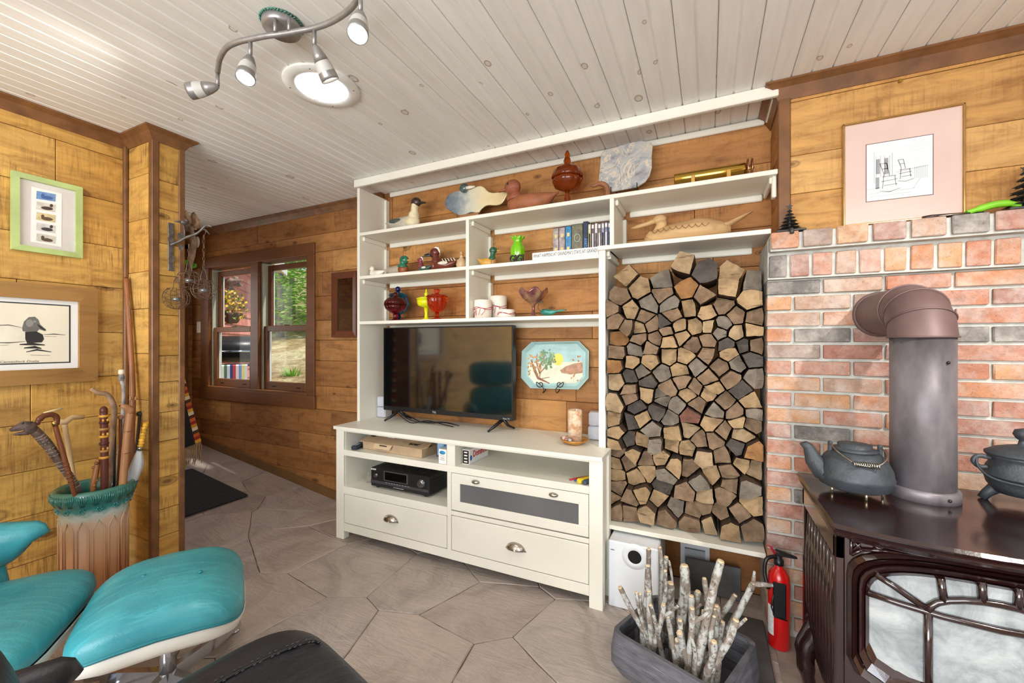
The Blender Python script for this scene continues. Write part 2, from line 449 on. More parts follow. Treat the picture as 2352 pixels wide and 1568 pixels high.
# stub post at the end of the left wall
PX0, PX1, PY0, PY1 = XL, -2.705, 1.187, 1.328
wall_post = MB().box(XE-.05, PX1-.021, PY0+.021, PY1-.02, -.05, 2.6).build('wall_post', M_dark, label='narrow plank clad wall end standing out beside the umbrella stand', kind='structure')
plank_wall(wall_post, (0, PY0), 0, PX0, PX1, 0, CEIL, M_left, R1, (), (.2, .3), (1, 2))
plank_wall(wall_post, (PX1, 0), PI/2, PY0, PY1, 0, CEIL, M_left, R1, (), (.14, .26), (1, 2))
plank_wall(wall_post, (0, PY1), PI, -PX1, -XE, 0, CEIL, M_back, R1, (), (.2, .3), (1, 2))
# entry end wall with the glazed door
DY0, DY1 = 1.50, 2.40
wall_entry = MB().box(XE-.1, XE-.021, PY0, DY0, 0, 2.6).box(XE-.1, XE-.021, DY1, YB+.1, 0, 2.6).box(XE-.1, XE-.021, DY0, DY1, 2.25, 2.6).build('wall_entry', M_dark, label='plank wall around the glazed door at the end of the entry', kind='structure')
plank_wall(wall_entry, (XE, 0), PI/2, PY1, YB, .2, CEIL, M_back, R1, [(DY0, DY1, 0, 2.25)], (.2, .3), (1, 2))
# rear and right walls with glazed openings (behind the camera)
wall_rear = MB().box(XL-.1, -2.45, YR-.1, YR, 0, 2.6).box(1.25, XR+.1, YR-.1, YR, 0, 2.6).box(-2.45, 1.25, YR-.1, YR, 0, .35).box(-2.45, 1.25, YR-.1, YR, 2.32, 2.6).box(-.66, -.54, YR-.1, YR, .35, 2.32).build('wall_rear', M_chim, label='plank wall with a wide glazed opening behind the camera', kind='structure')
wall_right = MB().box(XR, XR+.1, YR, -1.95, 0, 2.6).box(XR, XR+.1, .75, YB+.1, 0, 2.6).box(XR, XR+.1, -1.95, .75, 0, .55).box(XR, XR+.1, -1.95, .75, 2.32, 2.6).build('wall_right', M_chim, label='plank wall with a window to the right of the camera', kind='structure')
# ------------------------------------------------------------------ ceiling boards
ceiling = MB().box(XE-.1, XR+.1, YR-.1, YB+.1, CEIL+.02, CEIL+.1).build('ceiling', M_dark, label='whitewashed beaded board ceiling with knots', kind='structure')
TUBE = PZ(740, 198, CEIL)
bw = .1465; g = .006
prof = [(-bw/2+.0008, .019), (-bw/2+.0008, .006), (-bw/2+.006, 0), (-.006, 0), (-.002, .005), (.002, .005), (.006, 0), (bw/2-.006, 0), (bw/2-.0008, .006), (bw/2-.0008, .019)]
me_board = {}
for i in range(int((XR-XE)/bw)+1):
    x = -.0407+bw*(i-33)
    y0 = YR if x > XL-.05 else PY1
    if y0 not in me_board:
        m = MB(); m.prism(prof, 'y', y0, YB, 0); me_board[y0] = m.mesh('ceiling_board', [M_ceil])
    link('board', me_board[y0], ceiling, (x, 0, CEIL))
# ------------------------------------------------------------------ floor of flagstones + ramp
XRAMP, SL = -2.76, .140
def zr(x): return max(0.0, (XRAMP-x)*SL)
floor = MB().box(XRAMP, XR+.1, YR-.1, YB+.1, -.06, -.005).box(XL, XRAMP, YR-.1, PY0, -.06, -.005).build('floor', M_joint, label='taupe flagstone floor with dark irregular joints', kind='structure')
rf = random.Random(3)
def stones(parent, rect, zfun, sp, mat):
    x0, x1, y0, y1 = rect; seeds = []
    nx = max(1, round((x1-x0)/sp)); ny = max(1, round((y1-y0)/sp))
    for i in range(nx):
        for j in range(ny):
            seeds.append((x0+(i+.5+(.25 if j % 2 else -.25)+rf.uniform(-.34, .34))*(x1-x0)/nx, y0+(j+.5+rf.uniform(-.36, .36))*(y1-y0)/ny))
    for cell in voronoi(seeds, rect, sp*3.2):
        if len(cell) < 3 or area2(cell) < .004: continue
        p = rough(inset(cell, .002), .06, .0022, rf)
        if len(p) < 3: continue
        c = centroid(cell)
        m = MB(); n = len(p)
        top = [(c[0]+(a[0]-c[0])*(1-.004/max(.05, math.hypot(a[0]-c[0], a[1]-c[1]))), c[1]+(a[1]-c[1])*(1-.004/max(.05, math.hypot(a[0]-c[0], a[1]-c[1])))) for a in p]
        dz = rf.uniform(-.0015, .0012)
        rings = [[(a[0]-c[0], a[1]-c[1], zfun(a[0])-zfun(c[0])-.03) for a in p], [(a[0]-c[0], a[1]-c[1], zfun(a[0])-zfun(c[0])-.004) for a in p], [(a[0]-c[0], a[1]-c[1], zfun(a[0])-zfun(c[0])+dz) for a in top]]
        m.loft(rings, 0, False, True)
        m.build('floor_stone', mat, parent, (c[0], c[1], zfun(c[0])))
stones(floor, (XL, XRAMP, YR, PY0), lambda x: 0.0, .44, M_stone)
stones(floor, (XRAMP, XR, YR, YB), lambda x: 0.0, .47, M_stone)
ramp = MB(); ramp.prism([(XRAMP, -.05), (XRAMP, -.005), (XE-.1, zr(XE-.1)-.005), (XE-.1, -.05)], 'y', PY1-.02, YB+.02, 0)
floor_ramp = ramp.build('floor_ramp', M_joint, label='flagstone ramp rising to the entry door', kind='structure')
stones(floor_ramp, (XE, XRAMP, PY1, YB), zr, .46, M_stone)
# ------------------------------------------------------------------ trims
def crown(name, pts, label, h=.062, d=.055, mat=M_trim):
    """crown moulding along a polyline of (x, y, nx, ny); profile leans out along the normal"""
    pr = [(0, -h), (.006, -h), (.014, -h*.8), (d*.55, -h*.35), (d*.86, -.012), (d, -.008), (d, 0), (0, 0)]
    rings = [[(x+nx*a, y+ny*a, CEIL-.0005+b) for a, b in pr] for x, y, nx, ny in pts]
    MB().loft(rings, 0, False, True).build(name, mat, label=label, kind='structure')
s2 = 1.0
crown('trim_1', [(XL, YR, 1, 0), (XL, PY0, 1, -1), (PX1, PY0, 1, -1), (PX1, PY1, 1, 1), (PX1-.3, PY1, 0, 1)], 'brown crown moulding along the golden plank wall and post')
crown('trim_2', [(XE, YB, 1, -1), (-2.266, YB, 0, -1)], 'brown crown moulding above the window')
CHX, CHY = .29, 2.2
crown('trim_3', [(CHX, YB, -1, 0), (CHX, CHY, -1, -1), (XR, CHY, 0, -1)], 'brown crown moulding above the mantel picture', .07, .06)
def vtrim(name, x0, x1, y0, y1, z0, z1, label):
    MB().box(x0, x1, y0, y1, z0, z1, 0, .004).build(name, M_trim, label=label, kind='structure')
vtrim('trim_4', XL, XL+.028, PY0-.022, PY0-.004, 0, CEIL-.05, 'brown strip in the inside corner behind the umbrella stand')
vtrim('trim_5', PX1-.03, PX1+.008, PY0-.008, PY0+.026, 0, CEIL-.04, 'brown corner strip on the near edge of the plank post')
vtrim('trim_6', PX1-.02, PX1+.008, PY1-.022, PY1+.008, 0, CEIL-.04, 'brown corner strip on the far edge of the plank post')
b = MB(); b.prism([(XRAMP+.6, 0), (XRAMP, 0), (XE, zr(XE)), (XE, zr(XE)+.075), (XRAMP, .072), (XRAMP+.6, .072)], 'y', YB-.016, YB, 0)
b.build('baseboard_back', plain('baseboard_paint', C(128, 92, 50), .5), label='brown baseboard running up the ramp under the window', kind='structure')
# ------------------------------------------------------------------ chimney: wood above, brick below
BX, BY = .237, 2.165
wall_chimney = MB().box(CHX+.021, XR, CHY+.021, YB+.02, 1.7, 2.6).box(BX+.004, XR, BY+.012, YB+.02, -.05, 1.76).build('wall_chimney', M_mortar, label='red brick chimney breast with a brick mantel and planks above', kind='structure')
plank_wall(wall_chimney, (0, CHY), 0, CHX+.04, 2.4, 1.775, CEIL, M_chim, R1, (), (.17, .24), (.9, 2.0))
plank_wall(wall_chimney, (CHX, 0), -PI/2, -YB, -CHY, 1.775, CEIL, M_back, R1, (), (.17, .24), (.9, 2.0))
MB().box(CHX-.006, CHX+.04, CHY-.01, CHY+.02, 1.776, CEIL-.06, 0, .003).build('corner_strip', M_trim, wall_chimney)
rb = random.Random(9)
def brick_mesh(L, H, D, k):
    m = MB(); m.box(-L/2, L/2, 0, D, -H/2, H/2, 0, .003)
    m.v = [(x+rb.uniform(-.0012, .0012), y+rb.uniform(-.0012, .0012), z+rb.uniform(-.0012, .0012)) for x, y, z in m.v]
    return m.mesh('brick', [M_brick])
PITCH, CH = .207, .0703
LB, HB = PITCH-.012, CH-.012
full = [brick_mesh(LB, HB, .09, k) for k in range(4)]; half = [brick_mesh(.0915, HB, .09, k) for k in range(3)]
z = 1.58-CH; row = 0
while z > -.02:
    off = (0, .5)[row % 2]; i = 0; x = BX
    if row % 2: link('brick', rb.choice(half), wall_chimney, (BX+.0458, BY-rb.uniform(0, .003), z+CH/2)); x = BX+PITCH/2
    while x < 1.75:
        link('brick', rb.choice(full), wall_chimney, (x+LB/2, BY-rb.uniform(0, .003), z+CH/2)); x += PITCH
    # return of the corner along the firewood bay
    z -= CH; row += 1
# mantel: soldier row, then projecting header row
x = BX-.002; sold = [brick_mesh(.066, .094, .12, k) for k in range(4)]
while x < 1.75:
    w = rb.uniform(.077, .081); link('brick', rb.choice(sold), wall_chimney, (x+w/2, BY-.035, 1.635)); x += w
MB().box(BX, 1.76, BY-.026, YB, 1.58, 1.70, 0).build('mortar_bed', M_mortar, wall_chimney)
x = BX+.004; top = [brick_mesh(.099, .07, .155, k) for k in range(4)]
while x < 1.75:
    link('brick', rb.choice(top), wall_chimney, (x+.052, BY-.085, 1.738)); x += .1145
MB().box(BX+.006, 1.76, BY-.072, CHY+.03, 1.695, 1.768, 0).build('mantel_bed', M_mortar, wall_chimney)
# hearth slabs
hm = plain('hearth_stone', C(150, 136, 126), .7, 0, .12, 9, .4, 40)
hearth = MB().box(BX+.02, 1.6, 1.02, BY+.011, -.001, .010, 0, .003)
hearth.build('hearth', hm, label='grey stone hearth under the wood stove', kind='structure')
sm = plain('slate', C(84, 82, 82), .6, 0, .2, 7, .5, 30)
# ------------------------------------------------------------------ window
win = thing('window_1', 'pair of double hung windows in brown stained frame', None, ((WX0+WX1)/2, YB, WZ0)); win['kind'] = 'structure'
def wpart(name, x0, x1, y0, y1, z0, z1, mat=M_wintrim, par=None, bev=.003):
    o = win.location
    return MB().box(x0-o.x, x1-o.x, y0-o.y, y1-o.y, z0-o.z, z1-o.z, 0, bev).build(name, mat, par or win)
Mj = plain('jamb_liner', C(196, 200, 180), .4)
M_glass = NT('window_glass')
def m_glass():
    t = M_glass; nt = t.t
    tr = nt.nodes.new('ShaderNodeBsdfTransparent'); gl = nt.nodes.new('ShaderNodeBsdfGlossy'); gl.inputs['Roughness'].default_value = .02
    mx = nt.nodes.new('ShaderNodeMixShader'); mx.inputs[0].default_value = .015
    nt.links.new(tr.outputs[0], mx.inputs[1]); nt.links.new(gl.outputs[0], mx.inputs[2])
    nt.links.new(mx.outputs[0], nt.nodes['Material Output'].inputs[0]); return t.mat
M_glass = m_glass()
wpart('head_casing', WX0-.13, WX1+.09, YB-.022, YB, WZ1-.005, WZ1+.10)
wpart('side_casing', WX0-.13, WX0+.005, YB-.022, YB, WZ0-.01, WZ1-.005)
wpart('side_casing', WX1-.005, WX1+.09, YB-.022, YB, WZ0-.01, WZ1-.005)
wpart('sill_casing', WX0-.15, WX1+.10, YB-.03, YB, WZ0-.12, WZ0-.01)
wpart('stool', WX0-.0, WX1+.0, YB-.03, YB+.1, WZ0-.01, WZ0+.012)
xm = -3.83
wpart('mullion', xm-.055, xm+.055, YB-.02, YB+.1, WZ0, WZ1)
wpart('head_jamb', WX0, WX1, YB, YB+.1, WZ1-.012, WZ1)
for (a, b2) in ((WX0, xm-.055), (xm+.055, WX1)):
    for xs, w in ((a, 1), (b2, -1)):
        wpart('jamb_liner', xs, xs+w*.022, YB+.012, YB+.1, WZ0+.012, WZ1-.012, Mj)
    zm = 1.44
    for nm, z0, z1, yo, bot in (('upper_sash', zm-.02, WZ1-.03, .062, .045), ('lower_sash', WZ0+.012, zm+.02, .022, .075)):
        o = win.location; m = MB(); xa, xb, y0, y1 = a+.022, b2-.022, YB+yo, YB+yo+.032
        for q in ((xa, xa+.05, z0, z1), (xb-.05, xb, z0, z1), (xa+.05, xb-.05, z0, z0+bot), (xa+.05, xb-.05, z1-.05, z1)):
            m.box(q[0]-o.x, q[1]-o.x, y0-o.y, y1-o.y, q[2]-o.z, q[3]-o.z, 0, .003)
        sash = m.build(nm, M_wintrim, win)
        wpart('pane', xa+.05, xb-.05, y0+.014, y0+.018, z0+bot, z1-.05, M_glass, sash, 0)
        m = MB()
        for q in ((xa+.05, xa+.057, z0+bot, z1-.05), (xb-.057, xb-.05, z0+bot, z1-.05)): m.box(q[0]-o.x, q[1]-o.x, y0+.019-o.y, y0+.03-o.y, q[2]-o.z, q[3]-o.z)
        m.build('glazing_bead', plain('bead_white', C(225, 228, 226), .4), sash)
        if nm == 'lower_sash':
            for px in (xa+.12, xb-.16): wpart('finger_pull', px, px+.05, y0-.004, y0+.002, z0+.028, z0+.036, M_dark, sash, .001)
    lk = MB().box(-.03, .03, -.02, .0, 0, .012, 0, .004).build('sash_lock', plain('lock_bronze', C(120, 104, 84), .35, .8), win, ((a+b2)/2-win.location.x, YB+.045-win.location.y, zm+.021-WZ0))
# ------------------------------------------------------------------ glazed entry door
door = thing('door_1', 'brown wooden door with a tall glass pane at the end of the ramp', None, (XE, (DY0+DY1)/2, zr(XE))); door['kind'] = 'structure'
zd = zr(XE); o = door.location
m = MB()
for (y0, y1, z0, z1) in ((DY0+.05, DY0+.17, 0, 1.97), (DY1-.11, DY1-.05, 0, 1.97), (DY0+.17, DY1-.11, 0, 1.03), (DY0+.17, DY1-.11, 1.86, 1.97)):
    m.box(-.03, .012, y0-o.y, y1-o.y, z0, z1, 0, .003)
m.build('leaf', M_wintrim, door)
MB().box(-.012, -.007, DY0+.17-o.y, DY1-.11-o.y, 1.03, 1.86).build('pane', M_glass, door)
m = MB()
for (y0, y1, z0, z1) in ((DY0-.03, DY0+.05, 0, 2.02), (DY1-.05, DY1+.03, 0, 2.02), (DY0-.03, DY1+.03, 1.97, 2.06)): m.box(-.03, .02, y0-o.y, y1-o.y, z0, z1, 0, .003)
m.build('door_frame', M_wintrim, door)
MB().lathe([(.0, 0), (.026, .0), (.026, .02), (.012, .022), (.012, .04), (.03, .05), (.03, .07), (0, .078)], n=14).xf(Matrix.Rotation(PI/2, 4, 'Y')).build('knob', plain('brass', C(190, 150, 80), .25, 1.0), door, (.012, DY0+.11-o.y, .95))
# ================================================================== white built-in shelving
SH1, SH2, SH3, SHW, SHB, ST = 2.083, 1.776, 1.455, 1.815, .362, .022
SF, SBK = 2.19, YB-.004
su = thing('shelving_unit', 'tall white built-in shelves with header, filled with ducks, glass and firewood', 'shelves', (-1.0, 2.33, 0))
def sp(name, x0, x1, y0, y1, z0, z1, bev=.002, mat=M_white):
    return MB().box(x0+1.0, x1+1.0, y0-2.33, y1-2.33, z0, z1, 0, bev).build(name, mat, su)
sp('header', -2.268, .283, SF-.022, SF, 2.402, CEIL-.001, .003)
sp('upright', -2.26, -2.236, SF, SBK, .0, 2.402)
sp('upright', -.528, -.492, SF, SF+.05, 0, SHW-ST)
sp('upright', -.528, -.492, SF+.05, SBK, 0, SH2-ST)
sp('upright', -1.356, -1.333, SF, SBK, SH3, SH1-ST)
sp('upright', -.470, -.447, SF, SBK, SHW, SH1-ST)
sp('shelf', -2.236, .282, SF, SBK, SH1-ST, SH1)
sp('shelf', -2.236, -1.356, SF, SBK, SH2-ST, SH2)
sp('shelf', -1.333, -.528, SF, SBK, SH2-ST, SH2)
sp('shelf_end', -.528, -.474, SF+.05, SBK, SH2-ST, SH2, 0)
sp('shelf', -2.236, -.528, SF, SBK, SH3-ST, SH3)
sp('shelf', -.472, .255, SF-.012, SBK, SHW-ST, SHW)
sp('shelf_end', -.530, -.472, SF-.012, SF+.05, SHW-ST, SHW, 0)
sp('shelf', -.492, .232, SF-.04, SBK, SHB-ST, SHB)
sp('shelf_brace', -.492, -.474, SF-.02, SBK-.02, SHB-ST-.03, SHB-ST)
for (a, b2, zt) in ((-2.236, .28, CEIL-.004), (-2.236, -1.356, SH1-ST), (-1.333, -.47, SH1-ST), (-.447, .27, SH1-ST), (-2.236, -1.356, SH2-ST), (-1.333, -.528, SH2-ST), (-2.236, -.528, SH3-ST), (-.492, .225, SHW-ST)):
    sp('cleat', a+.035, b2-.02, SBK-.02, SBK, zt-.034, zt-.0005, .005)
for (x, w, z0, z1) in ((-2.236, 1, SH1, 2.39), (-2.236, 1, SH2, SH1-.07), (-2.236, 1, SH3, SH2-.07), (-1.333, 1, SH2, SH1-.07), (-1.333, 1, SH3, SH2-.07), (-.447, 1, SHW, SH1-.07), (-.528, -1, .76, SH3-.07)):
    sp('corner_strip', x, x+w*.02, SBK-.04, SBK, z0, z1, .004)
for (x, w, z0) in ((-2.236, 1, SH1-ST), (-2.236, 1, SH2-ST), (-1.333, 1, SH1-ST), (-1.333, 1, SH2-ST), (-.447, 1, SH1-ST), (-.492, 1, SHW-ST), (.268, -1, SH1-ST), (.278, -1, 2.402+.04)):
    sp('side_cleat', x, x+w*.016, SF+.03, SBK-.03, z0-.03, z0-.0005, .004)
sp('end_strip', .262, .280, SF+.02, SF+.06, SH1-.12, SH1-ST, .004)
# ================================================================== TV stand
TX0, TX1, TY0, TY1 = -2.252, -.462, 2.0, 2.47
TS = thing('tv_stand', 'cream media cabinet with two drawers, flip-down glass door and open cubbies', 'cabinet', ((TX0+TX1)/2, 2.235, 0))
def tp(name, x0, x1, y0, y1, z0, z1, bev=.002, mat=M_white, par=None):
    o = TS.location
    return MB().box(x0-o.x, x1-o.x, y0-o.y, y1-o.y, z0, z1, 0, bev).build(name, mat, par or TS)
TOPZ = .748
# top notched around the shelf uprights behind
MB().prism([(x-TS.location.x, y-TS.location.y) for x, y in ((TX0-.012, TY0-.012), (TX1, TY0-.012), (TX1, SF-.001), (-.53, SF-.001), (-.53, TY1-.005), (-2.234, TY1-.005), (-2.234, SF-.001), (TX0-.012, SF-.001))], 'z', TOPZ-.02, TOPZ).build('top', M_white, TS)
LW = .068
for x0 in (TX0, TX1-LW):
    for y0, y1 in ((TY0, TY0+.05), (SF-.055, SF-.003)): tp('leg', x0, x0+LW, y0, y1, 0, TOPZ-.02)
tp('side_panel', TX0+.01, TX0+.028, TY0+.05, SF-.055, .09, TOPZ-.02)
tp('side_panel', TX1-.028, TX1-.01, TY0+.05, SF-.055, .09, TOPZ-.02)
xi0, xi1, xd0, xd1 = TX0+LW, TX1-LW, -1.366, -1.338
tp('side_panel', xi0-.012, xi0+.0015, TY0+.02, TY1-.03, .33, TOPZ-.02, 0); tp('side_panel', xi1-.0015, xi1+.012, TY0+.02, TY1-.03, .33, TOPZ-.02, 0)
tp('back_panel', -2.20, -.535, TY1-.025, TY1-.012, .1, TOPZ-.021, 0)
tp('rail', xi0, xi1, TY0+.004, TY0+.03, TOPZ-.034, TOPZ-.02)
tp('shelf_board', xi0, xi1, TY0+.002, TY1-.03, .557, .595)
tp('shelf_board', xi0, xd0, TY0+.002, TY1-.03, .302, .352)
tp('rail', xd1, xi1, TY0+.004, TY0+.03, .312, .336)
tp('rail', xi0, xi1, TY0+.004, TY0+.03, .055, .108)
tp('divider', xd0, xd1, TY0+.003, TY1-.03, .108, .557); tp('divider', xd0-.002, xd1+.026, TY0+.003, TY1-.03, .595, TOPZ-.034)
M_nickel = plain('brushed_nickel', C(176, 170, 160), .28, 1.0, .05, 40)
def cup(par, x, z):
    m = MB(); rings = []
    for i in range(7):
        th = i/6*PI/2; r = math.cos(th)
        rings.append([(.055*math.cos(PI*k/12)*(.35+.65*r) if False else .055*r*math.cos(PI*k/12), -.028*math.sin(th)-.002, .036*r*math.sin(PI*k/12)-.006) for k in range(13)])
    m.loft(rings, 0, True, False, False)
    m.box(-.06, .06, -.003, 0, -.012, -.004, 0, .001)
    o = m.build('cup_handle', M_nickel, par, (x, 0, z)); sol = o.modifiers.new('s', 'SOLIDIFY'); sol.thickness = .002; return o
def drawer(x0, x1, z0, z1, hx):
    o = TS.location; cx = (x0+x1)/2
    d = MB().box(x0-cx, x1-cx, 0, .018, -(z1-z0)/2, (z1-z0)/2, 0, .003).build('drawer_front', M_white, TS, (cx-o.x, TY0+.002-o.y, (z0+z1)/2))
    cup(d, hx-cx, .0)
drawer(xi0+.003, xd0-.003, .112, .299, -1.781); drawer(xd1+.003, xi1-.003, .112, .308, -.927)
fd = thing('flip_door', None, None, (0, 0, 0)); fd.parent = TS; fd.location = ((xd1+xi1)/2-TS.location.x, TY0+.002-TS.location.y, .449)
hw, hh = (xi1-xd1)/2-.003, .105; pw0, pw1, pz0, pz1 = -1.278-(xd1+xi1)/2, -.584-(xd1+xi1)/2, .396-.449, .499-.449
m = MB(); m.box(-hw, hw, 0, .018, pz1, hh, 0, .002).box(-hw, hw, 0, .018, -hh, pz0, 0, .002).box(-hw, pw0, 0, .018, pz0, pz1, 0, .002).box(pw1, hw, 0, .018, pz0, pz1, 0, .002)
m.build('door_frame', M_white, fd)
tsm = NT('smoked_glass'); tv_ = tsm.coords(); sg = tsm.out(tsm.ramp(tsm.noise(tv_, 3, 2), [(.3, C(96, 97, 98)), (.7, C(112, 113, 114))]), .22, 0, .6)
MB().box(pw0, pw1, .006, .010, pz0, pz1).build('pane', sg, fd)
for hx in (-1.172, -.714):
    m = MB(); m.lathe([(.0, 0), (.006, 0), (.006, -.012)], n=10).xf(Matrix.Rotation(-PI/2, 4, 'X')); m = MB()
    m.loft([[(.026*math.sin(t)*math.cos(a)*1.0, -.004-.016*(math.cos(t)), .012*math.sin(t)*math.sin(a)) for a in [2*PI*k/14 for k in range(14)]] for t in (.15, .5, .9, 1.3, PI/2)], 0, True)
    m.build('knob', M_nickel, fd, (hx-(xd1+xi1)/2, 0, .078))
fd.name = 'flip_door'
# ================================================================== television
M_blk = plain('black_plastic', C(22, 22, 24), .35, 0, .1, 30)
tvY = 2.335
tv = thing('television', 'flat screen television with thin black bezel on two splayed feet', 'television', (0, tvY, TOPZ))
p0, p1 = PY(880, 751, tvY-.02), PY(1178, 748, tvY-.02); b0, b1 = PY(880, 942, tvY-.02), PY(1178, 966, tvY-.02)
tx0, tx1, tz1, tz0 = p0.x, p1.x, (p0.z+p1.z)/2-TOPZ, (b0.z+b1.z)/2-TOPZ
MB().box(tx0, tx1, -.02, .03, tz0, tz1, 0, .004).box(tx0+.2, tx1-.2, .03, .06, tz0+.05, tz0+.35, 0, .01).build('case', M_blk, tv)
ts = NT('tv_screen'); sv = ts.coords(); ts.b.inputs['IOR'].default_value = 1.75
m_scr = ts.out(ts.ramp(ts.noise(sv, 2, 1), [(.2, C(9, 9, 10)), (.8, C(14, 14, 15))]), .07, 0, .9)
MB().box(tx0+.008, tx1-.008, -.0215, -.019, tz0+.032, tz1-.008).build('screen', m_scr, tv)
text('logo', 'TCL', .018, plain('logo_grey', C(200, 200, 202), .4), tv, ((tx0+tx1)/2-.07, -.0205, tz0+.014))
text('logo', 'Roku TV', .013, plain('logo_grey', C(200, 200, 202), .4), tv, (tx1-.045, -.0205, tz0+.012))
for fx_ in (PZ(885, 967, TOPZ).x+.06, PZ(1137, 992, TOPZ).x+.02):
    m = MB()
    m.tube([(fx_+.01, -.0, tz0+.005), (fx_-.03, -.05, .03), (fx_-.055, -.085, .006)], [.012, .010, .006], 6)
    m.tube([(fx_+.01, .0, tz0+.005), (fx_+.03, .03, .03), (fx_+.05, .08, .006)], [.012, .010, .006], 6)
    m.build('foot', M_blk, tv)
rc = random.Random(4)
for k in range(3):
    pts = [((tx0+tx1)/2-.36+.12*i+rc.uniform(-.03, .03), -.045+rc.uniform(-.02, .03), (.08 if i == 0 else .005+rc.uniform(0, .02))) for i in range(5)]
    MB().tube(bez(pts, 5), .0035, 6).build('cable', M_blk, tv)
# ================================================================== wood stove
def m_enamel():
    t = NT('brown_enamel'); v = t.coords((1, 1, 1), False)
    n = t.noise(v, 60, 3, .6); n2 = t.noise(v, 4, 2)
    c = t.ramp(n2, [(.3, C(30, 14, 14)), (.7, C(44, 20, 17))])
    t.bump(n, .12, .003); return t.out(c, .17, 0, .7, .7)
M_en = m_enamel()
M_iron = plain('cast_iron', C(66, 71, 76), .55, .3, .15, 20, .35, 140)
M_pipe = NT('stove_pipe'); v_ = M_pipe.coords((1, 1, .5), False); M_pipe.bump(M_pipe.noise(v_, 120, 2), .08, .002)
M_pipe = M_pipe.out(M_pipe.ramp(M_pipe.noise(v_, 5, 5, .6), [(.32, C(84, 78, 82)), (.44, C(112, 106, 110)), (.56, C(134, 128, 132)), (.68, C(104, 96, 98))]), .45, .3, .5)
M_pipe2 = plain('pipe_elbow', C(112, 90, 88), .5, .2, .12, 6)
SX, SYc, SZT = .632, 1.62, .80
st = thing('wood_stove', 'dark brown enamel wood stove with arched glass door', 'stove', (SX, SYc, .010))
ZB = .010
# plan outline: bowed front
def splan(w, yf, bow, yb, n=14):
    pts = [(-w, yb), (-w, yf)]
    for k in range(1, n): t = -1+2*k/n; pts.append((t*w, yf-bow*(1-t*t)))
    return pts+[(w, yf), (w, yb)]
def ring_at(w, yf, bow, yb, z): return [(x, y, z) for x, y in splan(w, yf, bow, yb)]
yf = 1.425-SYc; yb_ = 1.93-SYc
m = MB(); zt = SZT-ZB
m.loft([ring_at(.305, yf+.02, .052, yb_-.01, zt-.042), ring_at(.314, yf+.004, .055, yb_, zt-.034), ring_at(.320, yf-.006, .056, yb_+.004, zt-.022), ring_at(.312, yf+.002, .055, yb_, zt-.015), ring_at(.322, yf-.006, .056, yb_+.004, zt-.008), ring_at(.316, yf, .055, yb_, zt)], 0, False)
m.build('top_plate', M_en, st)
m = MB(); m.loft([ring_at(.27, yf+.06, .04, yb_-.03, .11), ring_at(.285, yf+.035, .05, yb_-.025, .16), ring_at(.285, yf+.035, .05, yb_-.025, zt-.04)], 0, False)
m.build('firebox', M_en, st)
# curved side panels with vertical ribs
for s in (-1, 1):
    m = MB()
    for k in range(9):
        y = yf+.07+k*.042
        m.tube([(s*.292, y, .67), (s*.300, y, .5), (s*.298, y, .35), (s*.28, y, .2), (s*.262, y, .13)], .013, 6)
    m.box(s*.296-.012, s*.296+.012, yf+.03, yf+.05, .12, zt-.045, 0, .004).box(s*.296-.012, s*.296+.012, yb_-.06, yb_-.03, .12, zt-.045, 0, .004).box(s*.296-.012, s*.296+.012, yf+.03, yb_-.03, .68, zt-.045, 0, .004)
    m.build('side_panel', M_en, st)
for sx in (-1, 1):
    for yy in (yf+.05, yb_-.07):
        MB().tube(bez([(sx*.25, yy, .26), (sx*.30, yy-.005, .18), (sx*.305, yy-.012, .09), (sx*.285, yy-.015, .0)], 4), [.045]*3+[.038]*3+[.03]*3+[.022]*3+[.026], 8).build('leg', M_en, st)
# front frame and arched door, following the bow
def fy_(x): return yf+.035-.05*(1-(x/.285)**2)
def arch(w, z0, zs, rise, n=18, r=.05):
    """closed outline: bottom z0, shoulders zs, elliptical top"""
    pts = [(-w+r*.0, z0+r), (-w, zs-.05)]
    for k in range(n+1):
        a = PI-PI*k/n; e = 2.6
        c, s_ = math.cos(a), math.sin(a)
        x = w*math.copysign(abs(c)**(2/e), c); z = zs-.05+(rise+.05)*abs(s_)**(2/e); pts.append((x, z))
    pts += [(w, zs-.05), (w, z0+r), (w-r*.3, z0+r*.3), (w-r, z0), (-w+r, z0), (-w+r*.3, z0+r*.3)]
    return pts
def band(outer, inner, d0, d1, mi=0):
    m = MB(); n = len(outer)
    R = lambda pts, d: [(x, fy_(x)-d, z) for x, z in pts]
    a, b, c, e = R(outer, 0), R(outer, d0), R(inner, d1), R(inner, -.01)
    for P, Q in ((a, b), (b, c), (c, e)):
        base = len(m.v); m.v += P+Q
        for i in range(n):
            j = (i+1) % n; m.f.append((base+i, base+j, base+n+j, base+n+i)); m.m.append(mi); m.s.append(False)
    return m
band(arch(.281, .365, .692, .060), arch(.274, .372, .686, .058), .010, .020).build('door_surround', M_en, st)
band(arch(.273, .373, .685, .057), arch(.262, .39, .676, .054), .030, .016).build('door_surround', M_en, st)
dr = band(arch(.260, .392, .675, .053), arch(.247, .41, .664, .049), .026, .014).build('door_frame', M_en, st)
band(arch(.246, .411, .663, .048), arch(.236, .425, .655, .045), .020, .008).build('door_frame_bead', M_en, dr)
sgm = NT('sooty_reflect_glass'); sv = sgm.coords((1, 1, 1), False)
c_ = sgm.ramp(sgm.noise(sv, 7, 6, .65, 1.4), [(.3, C(116, 122, 124)), (.5, C(158, 164, 165)), (.72, C(190, 194, 193))])  # pale grey marbling puts reflections on the sooty glass into its colour
m_stove_glass = sgm.out(c_, .2, 0, .6)
m = MB(); NP_ = 28
def atop(x): q = min(1, abs(x)/.241); return .609+.097*(max(0, 1-q**2.6))**(1/2.6)
